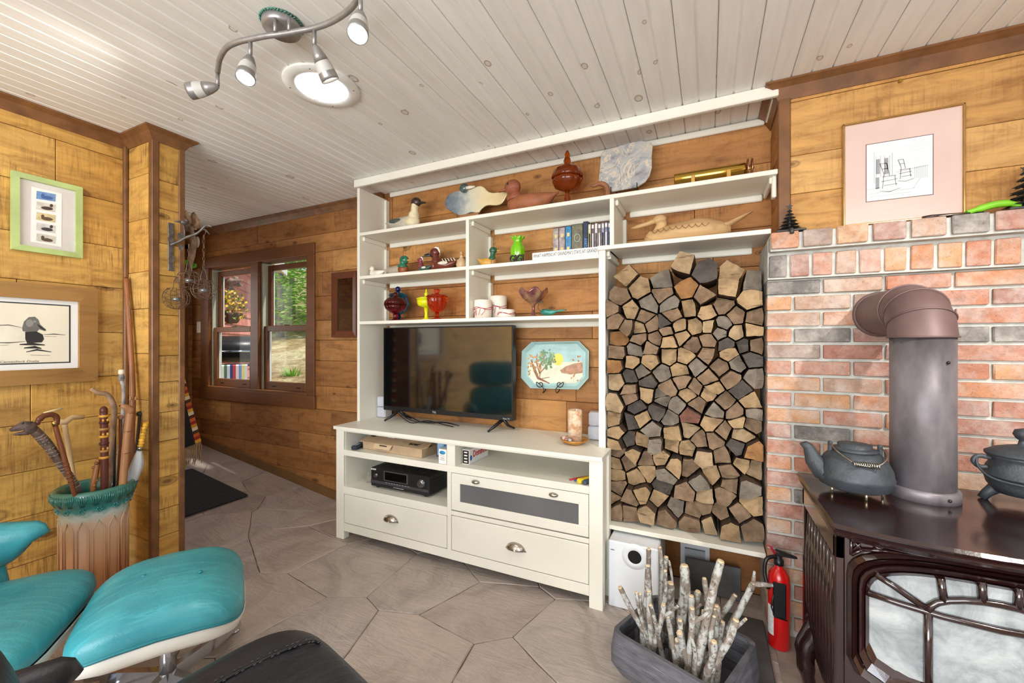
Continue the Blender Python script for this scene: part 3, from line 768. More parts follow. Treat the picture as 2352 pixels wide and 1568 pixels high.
xs_ = [-.240+.48*k/NP_ for k in range(NP_+1)]
m.loft([[(x, fy_(x)-.0065, .419) for x in xs_], [(x, fy_(x)-.0065, atop(x)) for x in xs_]], 0, True, False, False); m.build('pane', m_stove_glass, dr)
def mun(pts, r=.009):
    MB().tube([(x, fy_(x)-.012, z) for x, z in pts], r, 6).build('muntin', M_en, dr)
HB = .126
mun([(-.24, .612), (-.18, .608), (-.1, .604), (0, .602), (.1, .604), (.18, .608), (.24, .612)])
for s in (-1, 1):
    mun([(s*HB, .606), (s*HB, .42)])
    mun([(s*HB, .612), (s*.19, .650), (s*.225, .668)]); mun([(s*.098, .642), (s*.104, .70)]); mun([(s*.03, .662), (s*.032, .712)])
mun([(HB*math.cos(PI*k/12), .608+.056*math.sin(PI*k/12)) for k in range(13)])
# fretwork spandrels
for s in (-1, 1):
    m = MB()
    fr = [(s*.272, .742), (s*.272, .70), (s*.25, .722), (s*.2, .735), (s*.08, .744)]
    for i in range(len(fr)):
        a, b2 = fr[i], fr[(i+1) % len(fr)]
        m.tube([(a[0], fy_(a[0])-.006, a[1]), (b2[0], fy_(b2[0])-.006, b2[1])], .0045, 5)
    for a, b2 in (((s*.268, .74), (s*.25, .722)), ((s*.25, .742), (s*.27, .712)), ((s*.228, .742), (s*.21, .734)), ((s*.208, .742), (s*.228, .73))):
        m.tube([(a[0], fy_(a[0])-.006, a[1]), (b2[0], fy_(b2[0])-.006, b2[1])], .003, 5)
    m.build('fretwork', M_en, st)
m = MB(); m.tube([(x, fy_(x)-.008, .748) for x in [-.28+.04*k for k in range(15)]], .006, 6); m.build('front_moulding', M_en, st)
MB().tube([(.19, fy_(.19)-.05, .40), (.19, fy_(.19)-.052, .29)], .009, 8).build('door_handle', M_nickel, st)
# ------------------------------------------------------------------ stove pipe
PXc, PYc, PR = .632, 1.80, .080
pp = thing('stove_pipe', 'grey stove pipe bending back into the brick wall', 'pipe', (PXc, PYc, SZT))
MB().lathe([(PR-.004, .0), (PR-.004, .52), (PR, .52), (PR, .0)], n=36).build('pipe', M_pipe, pp)
MB().lathe([(PR, 0), (PR+.010, 0), (PR+.010, .030), (PR+.006, .036), (PR, .036)], n=36).build('collar', M_pipe, pp)
R_ = .098; ER = PR+.004; PH = .52
def pring(th, r):
    q = Vector((0, R_-R_*math.cos(th), PH+R_*math.sin(th))); t = Vector((0, math.sin(th), math.cos(th))); a = Vector((1, 0, 0)); b = t.cross(a)
    return [tuple(q+(a*math.cos(2*PI*k/36)+b*math.sin(2*PI*k/36))*r) for k in range(36)]
m = MB(); m.loft([pring(math.radians(a), ER) for a in (0, 30, 60, 90)], 0, True, False); el = m.build('elbow', M_pipe2, pp)
for a in (0, 30, 60, 90):
    g_ = pring(math.radians(a), ER+.0015); MB().tube(g_+[g_[0]], .003, 5).build('seam_ring', M_pipe2, el)
m = MB(); m.loft([[(ER*math.cos(2*PI*k/36), y, PH+R_+ER*math.sin(2*PI*k/36)) for k in range(36)] for y in (R_, BY-PYc-.001)], 0, True, False); m.build('wall_pipe', M_pipe2, pp)
m = MB(); m.loft([[(q*math.cos(2*PI*k/36), y, PH+R_+q*math.sin(2*PI*k/36)) for k in range(36)] for q, y in ((ER, BY-PYc-.010), (ER+.008, BY-PYc-.008), (ER+.008, BY-PYc-.001))], 0, True, False); m.build('wall_ring', M_pipe2, pp)
for (a, z) in ((-65, .44), (-68, .018)):
    a = math.radians(a); MB().ell((math.cos(a)*(PR+.003 + (.009 if z < .1 else 0)), math.sin(a)*(PR+.003+(.009 if z < .1 else 0)), z), .005, 8, 6).build('screw', M_blk, pp)
# ------------------------------------------------------------------ kettle
kt = thing('kettle', 'cast iron steamer kettle with coil handle on the stove', 'kettle', (.44, 1.735, SZT+.003), math.radians(0))
n = 28
def kring(r, z, sx=1.0): return [(r*sx*math.cos(2*PI*k/n), r*math.sin(2*PI*k/n), z) for k in range(n)]
m = MB(); m.loft([kring(.078, .018), kring(.095, .026), kring(.101, .052), kring(.104, .058), kring(.101, .064), kring(.098, .085), kring(.085, .115), kring(.068, .135), kring(.058, .142)], 0)
m.build('body', M_iron, kt)
def sring(x, z, w, h, tilt): return [(x+h*math.sin(tilt)*math.sin(2*PI*k/12), w*math.cos(2*PI*k/12), z+h*math.cos(tilt)*math.sin(2*PI*k/12)) for k in range(12)]
m = MB(); m.loft([sring(-.05, .045, .06, .028, .2), sring(-.09, .065, .042, .034, .6), sring(-.115, .1, .022, .026, .9), sring(-.128, .14, .013, .016, 1.0), sring(-.142, .152, .012, .012, 1.1)], 0)
m.build('spout', M_iron, kt)
m = MB(); m.lathe([(.0, .14), (.062, .14), (.064, .146), (.05, .150), (.046, .152), (.046, .162), (.0, .165)], n=26); m.build('lid', M_iron, kt)
for s in (-1, 1): MB().box(s*.066-.006, s*.066+.006, -.007, .007, .128, .166, 0, .003).build('handle_lug', M_iron, kt)
hp = bez([(-.066, 0, .16), (-.06, -.05, .145), (-.02, -.092, .118), (.03, -.094, .116), (.068, -.06, .14), (.066, 0, .16)], 6)
h = MB().tube(hp, .0025, 6).build('handle', M_nickel, kt)
coil = []
for i in range(121):
    t = i/120; q = Vector((-.028+.066*t, -.096+.004*math.sin(t*PI), .116)); a = t*12*2*PI
    coil.append(q+Vector((0, .008*math.cos(a), .008*math.sin(a))))
MB().tube(coil, .0016, 5).build('coil_grip', M_nickel, h)
for a in (200, 280, 350, 90): MB().lathe([(.004, -.002), (.004, .022)], (.07*math.cos(math.radians(a)), .07*math.sin(math.radians(a)), 0), 8).build('trivet_foot', plain('trivet_brass', C(200, 190, 160), .3, .9), kt)
# ------------------------------------------------------------------ cauldron pot
pt = thing('cauldron', 'small black iron cauldron with knobbed lid on the stove', 'pot', (.878, 1.83, SZT))
m = MB(); m.lathe([(.03, .03), (.06, .034), (.078, .06), (.084, .085), (.087, .088), (.084, .092), (.078, .115), (.07, .13), (.074, .142), (.08, .15), (.07, .152)], n=28); m.build('body', M_iron, pt)
m = MB(); m.lathe([(.082, .152), (.082, .158), (.06, .172), (.03, .182), (.012, .186), (.009, .2), (.016, .206), (.022, .218), (.018, .232), (.0, .238)], n=26); m.build('lid', M_iron, pt)
for a in (160, 270, 20):
    a = math.radians(a); c, s = math.cos(a), math.sin(a)
    MB().tube([(.05*c, .05*s, .05), (.075*c, .075*s, .02), (.085*c, .085*s, .002)], [.02, .014, .012], 7).build('leg', M_iron, pt)
for s in (-1, 1):
    MB().tube(bez([(s*.072, 0, .138), (s*.10, 0, .142), (s*.112, 0, .125), (s*.098, 0, .108), (s*.08, 0, .11)], 5), .007, 7).build('ear', M_iron, pt)
MB().tube(bez([(-.104, 0, .142), (-.108, -.02, .11), (-.085, -.06, .085), (0, -.105, .08), (.085, -.06, .085), (.108, -.02, .11), (.104, 0, .142)], 6), .0035, 6).build('bail_handle', M_iron, pt)
# ================================================================== lounge chairs
def leather(name, col, dark, rough=.38):
    t = NT(name); v = t.coords((1, 1, 1), False)
    n = t.noise(v, 160, 2, .6); big = t.noise(v, 5, 3); wr = t.noise(t.coords((2.5, 14, 2), False), 2.2, 3, .5, .8)
    c = t.ramp(big, [(.3, dark), (.65, col)])
    c = t.mix(t.ramp(wr, [(.5, 0.0), (.62, .22), (.66, 0.0)]), c, tuple(min(1, q*1.7+.03) for q in col[:3])+(1,))
    t.bump(t.math('ADD', t.math('MULTIPLY', n, .35), t.math('MULTIPLY', wr, 1.0)), .22, .010)
    return t.out(c, rough, 0, .5)
M_teal = leather('teal_leather', C(72, 166, 176), C(54, 142, 154), .36)
M_bleather = leather('black_leather', C(40, 42, 50), C(28, 30, 36), .42)
M_shell = plain('white_shell', C(226, 224, 214), .4, 0, .03, 5)
M_chrome = plain('chrome', C(200, 204, 210), .12, 1.0, .03, 10)
def sq(a, e): return math.copysign(abs(a)**e, a)
def cushion(w, d, h, ex=.5, ez=.75, n=36, nv=14, curl=None, flat=.0):
    """superellipsoid pad, origin at its centre; curl(x,y)->dz"""
    rings = []
    for i in range(nv+1):
        ph = -PI/2+PI*i/nv; cz = sq(math.cos(ph), ez); z = h/2*sq(math.sin(ph), ez); cz = max(cz, .04)
        g = []
        for k in range(n):
            a = 2*PI*k/n; x = w/2*cz*sq(math.cos(a), ex); y = d/2*cz*sq(math.sin(a), ex)
            g.append((x, y, z+(curl(x, y) if curl else 0)))
        rings.append(g)
    return MB().loft(rings, 0, True, True)
def shell(w, d, curl, th=.012, ex=.5):
    """thin moulded shell under a cushion"""
    rings = []; n = 36
    for (f, dz) in ((.05, -.085), (.5, -.078), (.8, -.06), (.94, -.03), (1.0, .012), (.985, .014), (.92, -.022), (.5, -.06), (.05, -.07)):
        rings.append([(w/2*f*sq(math.cos(2*PI*k/n), ex), d/2*f*sq(math.sin(2*PI*k/n), ex), dz+curl(w/2*f*sq(math.cos(2*PI*k/n), ex), d/2*f*sq(math.sin(2*PI*k/n), ex))) for k in range(n)])
    return MB().loft(rings, 0, True, False)
def star(par, mat, angs, R, zh, feet=True):
    MB().lathe([(.026, .055), (.026, zh)], n=18).build('post', mat, par)
    for a in angs:
        a = math.radians(a); c, s = math.cos(a), math.sin(a); px_, py_ = -s, c
        m = MB(); w0, w1 = .020, .015
        P = []
        for (r, z0, z1, w) in ((.0, .045, .10, w0), (R*.75, .018, .058, w1), (R, .016, .046, w1)):
            P.append([(c*r+px_*w, s*r+py_*w, z0), (c*r-px_*w, s*r-py_*w, z0), (c*r-px_*w*.7, s*r-py_*w*.7, z1), (c*r+px_*w*.7, s*r+py_*w*.7, z1)])
        m.loft(P, 0, False); leg = m.build('leg', mat, par)
        MB().lathe([(.014, 0.002), (.018, .004), (.018, .009), (.008, .011), (.008, .02)], (c*(R-.02), s*(R-.02), 0), 12).build('glide', mat, leg)
# teal ottoman: local x along the profile
ot = thing('ottoman', 'teal leather ottoman with white shell on chrome star base', 'ottoman', (-1.80, .835, 0), math.radians(59))
oc = lambda x, y: .085*(abs(x)/.26)**2.2*(-1)+.0*y
star(ot, M_chrome, (53, 137, 233, 317), .36, .30)
M_ = cushion(.475, .52, .15, .42, .7, 44, 16, lambda x, y: -.055*(abs(x)/.26)**2.4)
pad = M_.build('cushion', M_teal, ot, (0, 0, .385))
shell(.48, .505, lambda x, y: -.04*(abs(x)/.26)**2.4, ex=.42).build('shell', M_shell, ot, (0, 0, .335))
M_seam = plain('teal_seam', C(40, 132, 142), .5)
ring = [(.233*sq(math.cos(2*PI*k/48), .42), .256*sq(math.sin(2*PI*k/48), .42)) for k in range(49)]
MB().tube([(x, y, -.05*(abs(x)/.26)**2.4-.026) for x, y in ring], .005, 6).build('piping', M_seam, pad)
for bx in (-.07, .1):
    MB().ell((bx, .02 if bx < 0 else -.06, .071), (.008, .008, .004), 8, 6).build('button', M_seam, pad)
def lounge(name, label, loc, rz, ml, seatw=.62, seatd=.58, zseat=.36, armz=.57, armx=-.02, army=.02, arml=1.0):
    """local +x is forward"""
    L = thing(name, label, 'lounge chair', loc, rz)
    star(L, M_chrome, (20, 110, 200, 290), .34, zseat-.10)
    s_ = cushion(seatd, seatw, .17, .45, .72, 44, 16, lambda x, y: -.02*(abs(x)/.29)**2+.03*(x/.29)-.0).build('seat_cushion', ml, L, (0, 0, zseat))
    rg = [(.275*seatd/.58*sq(math.cos(2*PI*k/48), .45), .295*seatw/.62*sq(math.sin(2*PI*k/48), .45)) for k in range(49)]
    MB().tube([(x, y, -.02*(abs(x)/.29)**2+.03*(x/.29)-.03) for x, y in rg], .005, 6).build('piping', ml, s_)
    shell(seatd*1.0, seatw*.98, lambda x, y: -.02*(abs(x)/.29)**2+.03*(x/.29), ex=.45).build('seat_shell', M_shell, L, (0, 0, zseat-.05))
    for s in (-1, 1):
        a = MB(); P = []
        for (x, z, w, h_) in ((-.24, 0, .03, .05), (-.2, 0, .055, .075), (0, .01, .065, .085), (.10, .015, .062, .085), (.16, .018, .052, .072), (.182, .02, .04, .055), (.195, .022, .016, .022)):
            P.append([(x+(.035*math.sin(2*PI*k/14) if x > .14 else 0), w*math.cos(2*PI*k/14), z+h_*math.sin(2*PI*k/14)) for k in range(14)])
        a.loft(P, 0, True); a.build('armrest', ml, L, (armx, s*(seatw/2+army), armz-.05), (s*math.radians(8), 0, 0))
        MB().box(-.18, .1, -.008, .008, -.10, .0, 0, .004).build('arm_bracket', ml, L, (armx, s*(seatw/2+army), armz-.10), (s*math.radians(18), 0, 0))
    for (nm, x, z, h_, tl) in (('back_cushion', -.31, .60, .36, -12), ('head_cushion', -.38, .93, .30, -16)):
        bm_ = cushion(h_, seatw*.98, .13, .45, .72)
        bm_.xf(Matrix.Translation((x, 0, z)) @ Matrix.Rotation(math.radians(90+tl), 4, 'Y'))
        bm_.build(nm, ml, L)
        sh_ = shell(h_*1.0, seatw*.97, lambda x, y: 0); sh_.xf(Matrix.Translation((x-.045, 0, z)) @ Matrix.Rotation(math.radians(90+tl), 4, 'Y'))
        sh_.build('back_shell', M_shell, L)
    return L
tc = lounge('lounge_chair', 'teal leather lounge chair seen at the left edge of the photo', (-2.15, .41, 0), math.atan2(.77, .63), M_teal, armx=-.13)
nb = Vector((.25, .968))
bl = lounge('lounge_chair', 'black leather lounge chair in the near foreground', (-1.12+.968*.31-.25*.30, .88-.25*.31-.968*.30, 0), math.atan2(nb.y, nb.x), M_bleather, zseat=.425, armz=.55, armx=-.40, army=.085)
sc_ = [c for c in bl.children if c.name.startswith('seat_cushion')][0]
pts = [(.27, .11, .0), (.24, .12, .078), (.1, .14, .09), (-.05, .15, .08), (-.2, .15, .07)]
MB().tube(bez(pts, 6), .004, 6).build('seam', plain('seam_black', C(18, 18, 22), .5), sc_)
for k in range(34):
    t = k/33; p = bez(pts, 12)[int(t*48)]
    for s in (-.008, .008): MB().ell((p.x, p.y+s, p.z+.003), (.0045, .002, .0018), 6, 4).build('stitch', plain('stitch_grey', C(74, 80, 90), .5), sc_)
# ================================================================== flat print helper
def flat(name, polys, mat, par, n=(0, -1, 0), th=.0006, base=None):
    """thin printed shapes: polys are lists of world points on one plane; n = towards the viewer"""
    m = MB(); n = Vector(n)
    o = Vector(par.matrix_world.translation) if base is None else Vector(base)
    for P in polys:
        P = [Vector(p)-o for p in P]; k = len(P)
        m.add([p for p in P]+[p+n*th for p in P], [tuple(range(k, 2*k))]+[(i, (i+1) % k, k+(i+1) % k, k+i) for i in range(k)])
    return m.build(name, mat, par)
def blob(c, rx_, ry_, n=14, rot=0, mapf=None, wob=0, seed=0):
    r = random.Random(seed); out = []
    for k in range(n):
        a = 2*PI*k/n; w = 1+r.uniform(-wob, wob)
        x, y = rx_*math.cos(a)*w, ry_*math.sin(a)*w
        out.append(mapf(c[0]+x*math.cos(rot)-y*math.sin(rot), c[1]+x*math.sin(rot)+y*math.cos(rot)))
    return out
def stroke(pts, w, mapf):
    """tapered stroke polygon through pixel points"""
    L, R = [], []
    for i, p in enumerate(pts):
        a = pts[max(i-1, 0)]; b = pts[min(i+1, len(pts)-1)]
        dx, dy = b[0]-a[0], b[1]-a[1]; l = math.hypot(dx, dy) or 1
        q = w*(1 if 0 < i < len(pts)-1 else .35)
        L.append(mapf(p[0]-dy/l*q, p[1]+dx/l*q)); R.append(mapf(p[0]+dy/l*q, p[1]-dx/l*q))
    return L+R[::-1]
ink = plain('ink_black', C(44, 44, 44), .7); ink2 = plain('ink_grey', C(112, 110, 106), .7); ink3 = plain('ink_pale', C(190, 186, 176), .7)
paper = plain('paper_cream', C(236, 228, 206), .75, 0, .02); matw = plain('mat_white', C(240, 240, 236), .7, 0, .01)
def frame_x(root, y0, y1, z0, z1, w, d, mat, x=XL):
    """picture frame on the left wall; four mitred bars"""
    for nm, q in (('frame_bar', ((y0, z0), (y1, z0), (y1-w, z0+w), (y0+w, z0+w))), ('frame_bar', ((y0, z1), (y1, z1), (y1-w, z1-w), (y0+w, z1-w))), ('frame_bar', ((y0, z0), (y0, z1), (y0+w, z1-w), (y0+w, z0+w))), ('frame_bar', ((y1, z0), (y1, z1), (y1-w, z1-w), (y1-w, z0+w)))):
        m = MB(); o = root.location
        m.prism([(a-o.y, b-o.z) for a, b in q], 'x', .003, d, 0); m.build(nm, mat, root)
# green stamp picture
gp = thing('picture_frame', 'pale green framed picture of five duck stamps', 'picture', (XL, .873, 1.743))
frame_x(gp, .75, .995, 1.743, 2.114, .026, .024, plain('green_frame', C(176, 196, 124), .45))
PF = lambda u, v: PX(u, v, XL+.0125)
MB().box(.003, .0115, -.097, .097, .026, .345).build('mat_board', plain('mat_grey', C(214, 208, 202), .7, 0, .02), gp)
flat('print', [[PX(72, 428, XL+.012), PX(142, 445, XL+.012), PX(141, 567, XL+.012), PX(70, 555, XL+.012)]], matw, gp, (1, 0, 0), .0008, gp.location)
cols = [(C(110, 150, 196), C(60, 90, 150)), (C(208, 204, 190), C(70, 54, 40)), (C(214, 196, 150), C(96, 74, 50)), (C(206, 204, 200), C(60, 56, 54)), (C(204, 200, 186), C(82, 66, 50))]
for i, (a, b) in enumerate(cols):
    y = 444+i*24.2; P2 = lambda u, v: PX(u, v, XL+.0132); P3 = lambda u, v: PX(u, v, XL+.0138)
    s_ = flat('stamp', [[P2(84, y-6), P2(128, y+2), P2(127, y+19), P2(83, y+12)]], plain('stamp_%d' % i, a, .7, 0, .08, 60), gp, (1, 0, 0), .0005, gp.location)
    flat('duck_shape', [blob((108, y+10), 14, 4, 12, .15, P3), blob((118 if i % 2 else 98, y+4), 4, 4, 10, 0, P3)], plain('stampduck_%d' % i, b, .7), s_, (1, 0, 0), .0004, gp.location)
MB().box(.0145, .0155, -.097, .097, .026, .345).build('glazing', M_glass, gp)
# canvasback drake print
dp = thing('picture_frame', 'oak framed ink drawing of a duck on water', 'picture', (XL, .70, 1.10))
M_oak = wood('oak_frame', [(0, C(158, 118, 66)), (1, C(170, 130, 76))], 0, .8, 'y', .5, 0)
frame_x(dp, .35, 1.052, 1.10, 1.588, .072, .032, M_oak)
MB().box(.003, .012, -.275, .282, .07, .42).build('mat_board', matw, dp)
D1 = lambda u, v: PX(u, v, XL+.0125); D2 = lambda u, v: PX(u, v, XL+.0132); D3 = lambda u, v: PX(u, v, XL+.0139); D4 = lambda u, v: PX(u, v, XL+.0146)
yr, zt_, zb_ = D1(162, 760).y, D1(162, 701).z, D1(157, 833).z
XX = XL+.0125
flat('border_line', [[(XX, .40, zb_), (XX, yr, zb_), (XX, yr, zt_), (XX, .40, zt_)]], plain('border_dark', C(52, 56, 56), .6), dp, (1, 0, 0), .0004, dp.location)
flat('paper', [[(XX+.0006, .404, zb_+.006), (XX+.0006, yr-.006, zb_+.006), (XX+.0006, yr-.006, zt_-.006), (XX+.0006, .404, zt_-.006)]], paper, dp, (1, 0, 0), .0004, dp.location)
D2 = lambda u, v: PX(u, v, XX+.0014); D3 = lambda u, v: PX(u, v, XX+.0020); D4 = lambda u, v: PX(u, v, XX+.0026)
flat('duck_body', [[D2(-60, 750), D2(0, 746), D2(48, 752), D2(60, 768), D2(58, 785), D2(0, 787), D2(-60, 787)]], plain('ink_body', C(226, 220, 202), .7), dp, (1, 0, 0), .0003, dp.location)
flat('duck_head', [[D2(51, 752), D2(55, 738), D2(66, 728), D2(80, 727), D2(88, 734), D2(92, 745), D2(106, 757), D2(103, 760), D2(90, 756), D2(84, 762), D2(62, 762), D2(52, 760)]], ink2, dp, (1, 0, 0), .0003, dp.location)
flat('duck_breast', [[D2(58, 762), D2(84, 761), D2(98, 768), D2(101, 778), D2(96, 786), D2(62, 788), D2(58, 778)]], ink, dp, (1, 0, 0), .0003, dp.location)
flat('duck_shading', [blob((68, 742), 9, 9, 10, 0, D3), blob((80, 738), 4, 3, 8, 0, D3)], plain('ink_mid', C(140, 138, 132), .7), dp, (1, 0, 0), .0003, dp.location)
flat('duck_bill', [stroke([(86, 745), (94, 752), (105, 759)], 2.2, D3)], ink, dp, (1, 0, 0), .0003, dp.location)
wl = [stroke(p, w, D2) for p, w in (([(-40, 748), (20, 746), (50, 752)], .9), ([(100, 768), (125, 767), (150, 769)], 1), ([(102, 772), (130, 773)], .8), ([(-40, 786), (20, 787), (58, 784)], 1), ([(45, 791), (75, 790), (103, 792)], 3), ([(55, 799), (80, 797), (95, 800)], 3), ([(60, 808), (85, 803), (118, 808)], 2), ([(70, 815), (115, 816)], .9), ([(-20, 794), (20, 792)], .8))]
for w_ in wl: flat('water_stroke', [w_], ink, dp, (1, 0, 0), .0003, dp.location)
tc_ = D2(45, 830)
text('caption', 'Canvasback Drake', .0145, ink2, dp, (XX+.0016-dp.location.x, tc_.y-dp.location.y, tc_.z-dp.location.z), (PI/2, 0, PI/2), .0002, 1.15, shear=.3)
# ================================================================== umbrella stand
def m_ceramic():
    t = NT('stand_glaze'); tc2 = t.t.nodes.new('ShaderNodeTexCoord'); sx = t.t.nodes.new('ShaderNodeSeparateXYZ'); t.t.links.new(tc2.outputs['Object'], sx.inputs[0])
    n = t.noise(t.coords((1, 1, 1), False), 30, 3); z = t.math('ADD', sx.outputs[2], t.math('MULTIPLY', t.math('SUBTRACT', n, .5), .05))
    c = t.ramp(t.math('DIVIDE', z, .62), [(.0, C(110, 58, 36)), (.12, C(150, 86, 52)), (.35, C(194, 134, 88)), (.6, C(218, 172, 132)), (.74, C(224, 192, 164)), (.79, C(206, 222, 214)), (.84, C(52, 140, 136)), (.9, C(34, 110, 102)), (1, C(70, 132, 118))])
    t.bump(t.noise(t.coords((1, 1, 1), False), 40, 3), .15, .004)
    return t.out(c, .18, 0, .6, .4)
M_cer = m_ceramic()
UC = Vector((-2.71, .955, 0))
us = thing('umbrella_stand', 'tall glazed ceramic umbrella stand, brown body with green rim', 'umbrella stand', UC)
m = MB(); m.lathe([(.105, .0), (.128, .004), (.132, .02), (.122, .045), (.116, .07), (.118, .09), (.119, .3), (.121, .47), (.124, .50), (.130, .515), (.130, .53), (.136, .54), (.146, .56), (.150, .585), (.146, .605), (.136, .612), (.122, .600), (.112, .55), (.110, .2), (.10, .03), (.0, .028)], n=48); m.build('body', M_cer, us)
NP = 14
for k in range(NP):
    a0, a1 = 2*PI*k/NP, 2*PI*(k+1)/NP; am = (a0+a1)/2
    def q(a, z, r=.1215): return (r*math.cos(a), r*math.sin(a), z)
    e = .06
    loop = [q(a0+e, .12), q(a0+e, .43), q(am, .475, .1235), q(a1-e, .43), q(a1-e, .12), q(am, .085), q(a0+e, .12)]
    MB().tube(loop, .0032, 5).build('panel_rib', M_cer, us)
for k in range(20):
    a = 2*PI*k/20; m = MB()
    for dlt in (-.09, -.05, 0, .05, .09):
        m.tube([(.137*math.cos(a+dlt*.5), .137*math.sin(a+dlt*.5), .545), (.149*math.cos(a+dlt), .149*math.sin(a+dlt), .572), (.150*math.cos(a+dlt*1.3), .150*math.sin(a+dlt*1.3), .596)], [.003, .004, .002], 5)
    m.build('rim_shell', M_cer, us)
for k in range(14):
    a = 2*PI*(k+.5)/14; c = Vector((.131*math.cos(a), .131*math.sin(a), .522)); m = MB()
    for j in range(6):
        b = 2*PI*j/6; m.ell((c.x-math.sin(a)*.009*math.cos(b), c.y+math.cos(a)*.009*math.cos(b), c.z+.009*math.sin(b)), .005, 6, 5)
    m.build('rosette', M_cer, us)
# ------------------------------------------------------------------ canes, staffs, umbrella
RIMZ = .605
def cane(name, label, px, x_entry, x_top, rad, mat, cat='cane', ent=None, n=8, seg=6, bottom=None):
    """px: pixel path from the rim upwards; depth blends from x_entry to x_top"""
    W_ = []
    for i, (u, v) in enumerate(px):
        t = i/(len(px)-1); W_.append(PX(u, v, x_entry+(x_top-x_entry)*t))
    e = W_[0]; d = e-UC; d.z = 0
    b = UC+d*(-.35 if bottom is None else bottom); b.z = .045
    root = thing(name, label, cat, b)
    pts = [Vector((0, 0, 0))]+[w-b for w in W_]
    P = [pts[0]]+bez(pts[1:], seg)
    rr = rad if isinstance(rad, (int, float)) else None
    if rr is None:
        k = len(P); rl = []
        for i in range(k):
            t = i/(k-1)*(len(rad)-1); j = min(int(t), len(rad)-2); rl.append(rad[j]+(rad[j+1]-rad[j])*(t-j))
    else: rl = rr
    MB().tube(P, rl, n).build('shaft', mat, root)
    return root, W_, b
W1 = lambda nm, c, r=.4, ax='z': wood(nm, [(0, c), (1, c)], 0, .8, ax, r, 0)
m_croc = plain('croc_hide', C(104, 84, 76), .4, 0, .25, 40, .5, 90)
r_, W_, b_ = cane('walking_cane', 'thick grey brown cane with a carved crocodile head handle', [(178, 1118), (150, 1080), (110, 1022), (76, 985)], -2.64, -2.62, [.011, .014, .017, .019, .017], m_croc)
hd = W_[-1]-b_; f = (PX(22, 988, -2.62)-W_[-1])
MB().tube([hd+Vector((0, 0, -.01)), hd+f*.15+Vector((0, 0, .012)), hd+f*.4+Vector((0, 0, .018)), hd+f*.75+Vector((0, 0, .006)), hd+f], [.018, .024, .020, .013, .006], 9).build('head', m_croc, r_)
MB().tube([hd+f*.2+Vector((0, 0, -.012)), hd+f*.5+Vector((0, 0, -.016)), hd+f*.85+Vector((0, 0, -.018))], [.012, .009, .004], 7).build('jaw', m_croc, r_)
for s in (-1, 1): MB().ell(hd+f*.3+Vector((.012, s*.012, .03)), .004, 7, 5).build('eye', M_blk, r_)
for k in range(16):
    t = .08+.88*k/16; Q = bez([w-b_ for w in W_], 8); i = int(t*(len(Q)-2)); c = Q[i]; tn = (Q[i+1]-Q[i]).normalized()
    MB().tube([c-tn*.0012, c+tn*.0012], .0152+.0042*t, 10).build('scale_ring', plain('croc_line', C(176, 164, 150), .5), r_)
r_, W_, b_ = cane('walking_cane', 'polished brown cane with brass collar and twisted shaft', [(165, 1112), (150, 1060), (127, 978)], -2.60, -2.62, [.008, .010, .0095, .009], W1('cane_brown', C(128, 74, 44)))
t0 = W_[-1]-b_
MB().tube([t0, t0+(W_[-1]-W_[0]).normalized()*.025], .0102, 12).build('collar', plain('brass', C(190, 150, 80), .25, 1.0), r_)
hp = [PX(u, v, -2.62)-b_ for u, v in ((129, 975), (130, 958), (118, 952), (100, 955), (88, 966), (85, 976))]
MB().tube(bez(hp, 5), [.011]*12+[.012]*8+[.009]*5+[.004], 9).build('handle', W1('cane_dark', C(110, 62, 38), .25), r_)
MB().tube([PX(u, v, -2.62)-b_ for u, v in ((100, 948), (120, 943), (144, 937))], [.003, .005, .004], 6).build('carved_ridge', plain('ivory', C(226, 206, 150), .5), r_)
ls = [w-b_ for w in W_]; tw = []
for i in range(90):
    t = .3*i/90; c = ls[0].lerp(ls[1], i/90); a = i*.42; tw.append(c+Vector((.0055*math.cos(a), .0055*math.sin(a), 0)))
MB().tube(tw, .0058, 6).build('twist', W1('cane_brown', C(128, 74, 44)), r_)
r_, W_, b_ = cane('walking_cane', 'pale natural wood cane with a straight grip', [(168, 1096), (158, 1030), (148, 974)], -2.72, -2.72, .010, W1('cane_pale', C(222, 190, 146)))
MB().tube([PX(u, v, -2.72)-b_ for u, v in ((136, 968), (148, 970), (166, 958), (193, 957))], [.012, .014, .012, .010], 9).build('handle', W1('cane_pale', C(222, 190, 146)), r_)
m_tot = W1('totem_dark', C(92, 46, 36), .3); m_toy = plain('totem_yellow', C(206, 150, 50), .4)
r_, W_, b_ = cane('carved_stick', 'carved totem stick with rounded dark top and yellow faces', [(240, 1112), (240, 1020), (238, 945)], -2.60, -2.60, .0155, m_tot, 'walking stick')
ax = W_[-1]-b_
MB().ell(ax+Vector((0, 0, .004)), (.0155, .0155, .022), 12, 8).build('top', m_tot, r_)
for k, v in enumerate((955, 970, 985, 1002, 1018, 1035, 1050)):
    p = PX(239, v, -2.60)-b_; mm = (m_toy, m_tot, W1('totem_tan', C(176, 128, 72)))[k % 3]
    MB().lathe([(.0158, -.006), (.0185, -.003), (.0185, .003), (.0158, .006)], p, 12).build('carved_ring', mm, r_)
    if k in (1, 3, 5):
        for s in (-1, 1): MB().ell(p+Vector((.014, s*.008, .012)), (.005, .005, .007), 8, 6).build('carved_eye', m_toy, r_)
r_, W_, b_ = cane('carved_stick', 'twisted brown carved stick with small faces, left of the totem stick', [(214, 1114), (220, 1085), (226, 1052)], -2.62, -2.62, [.011, .013, .012, .008], W1('carv_brown', C(150, 98, 58), .35), 'walking stick')
for k in range(7):
    p = W_[0].lerp(W_[-1], k/6)-b_; a = k*1.1
    MB().ell(p+Vector((.009*math.cos(a), .009*math.sin(a), 0)), (.009, .009, .008), 8, 6).build('carved_knot', W1('carv_brown', C(150, 98, 58), .35), r_)
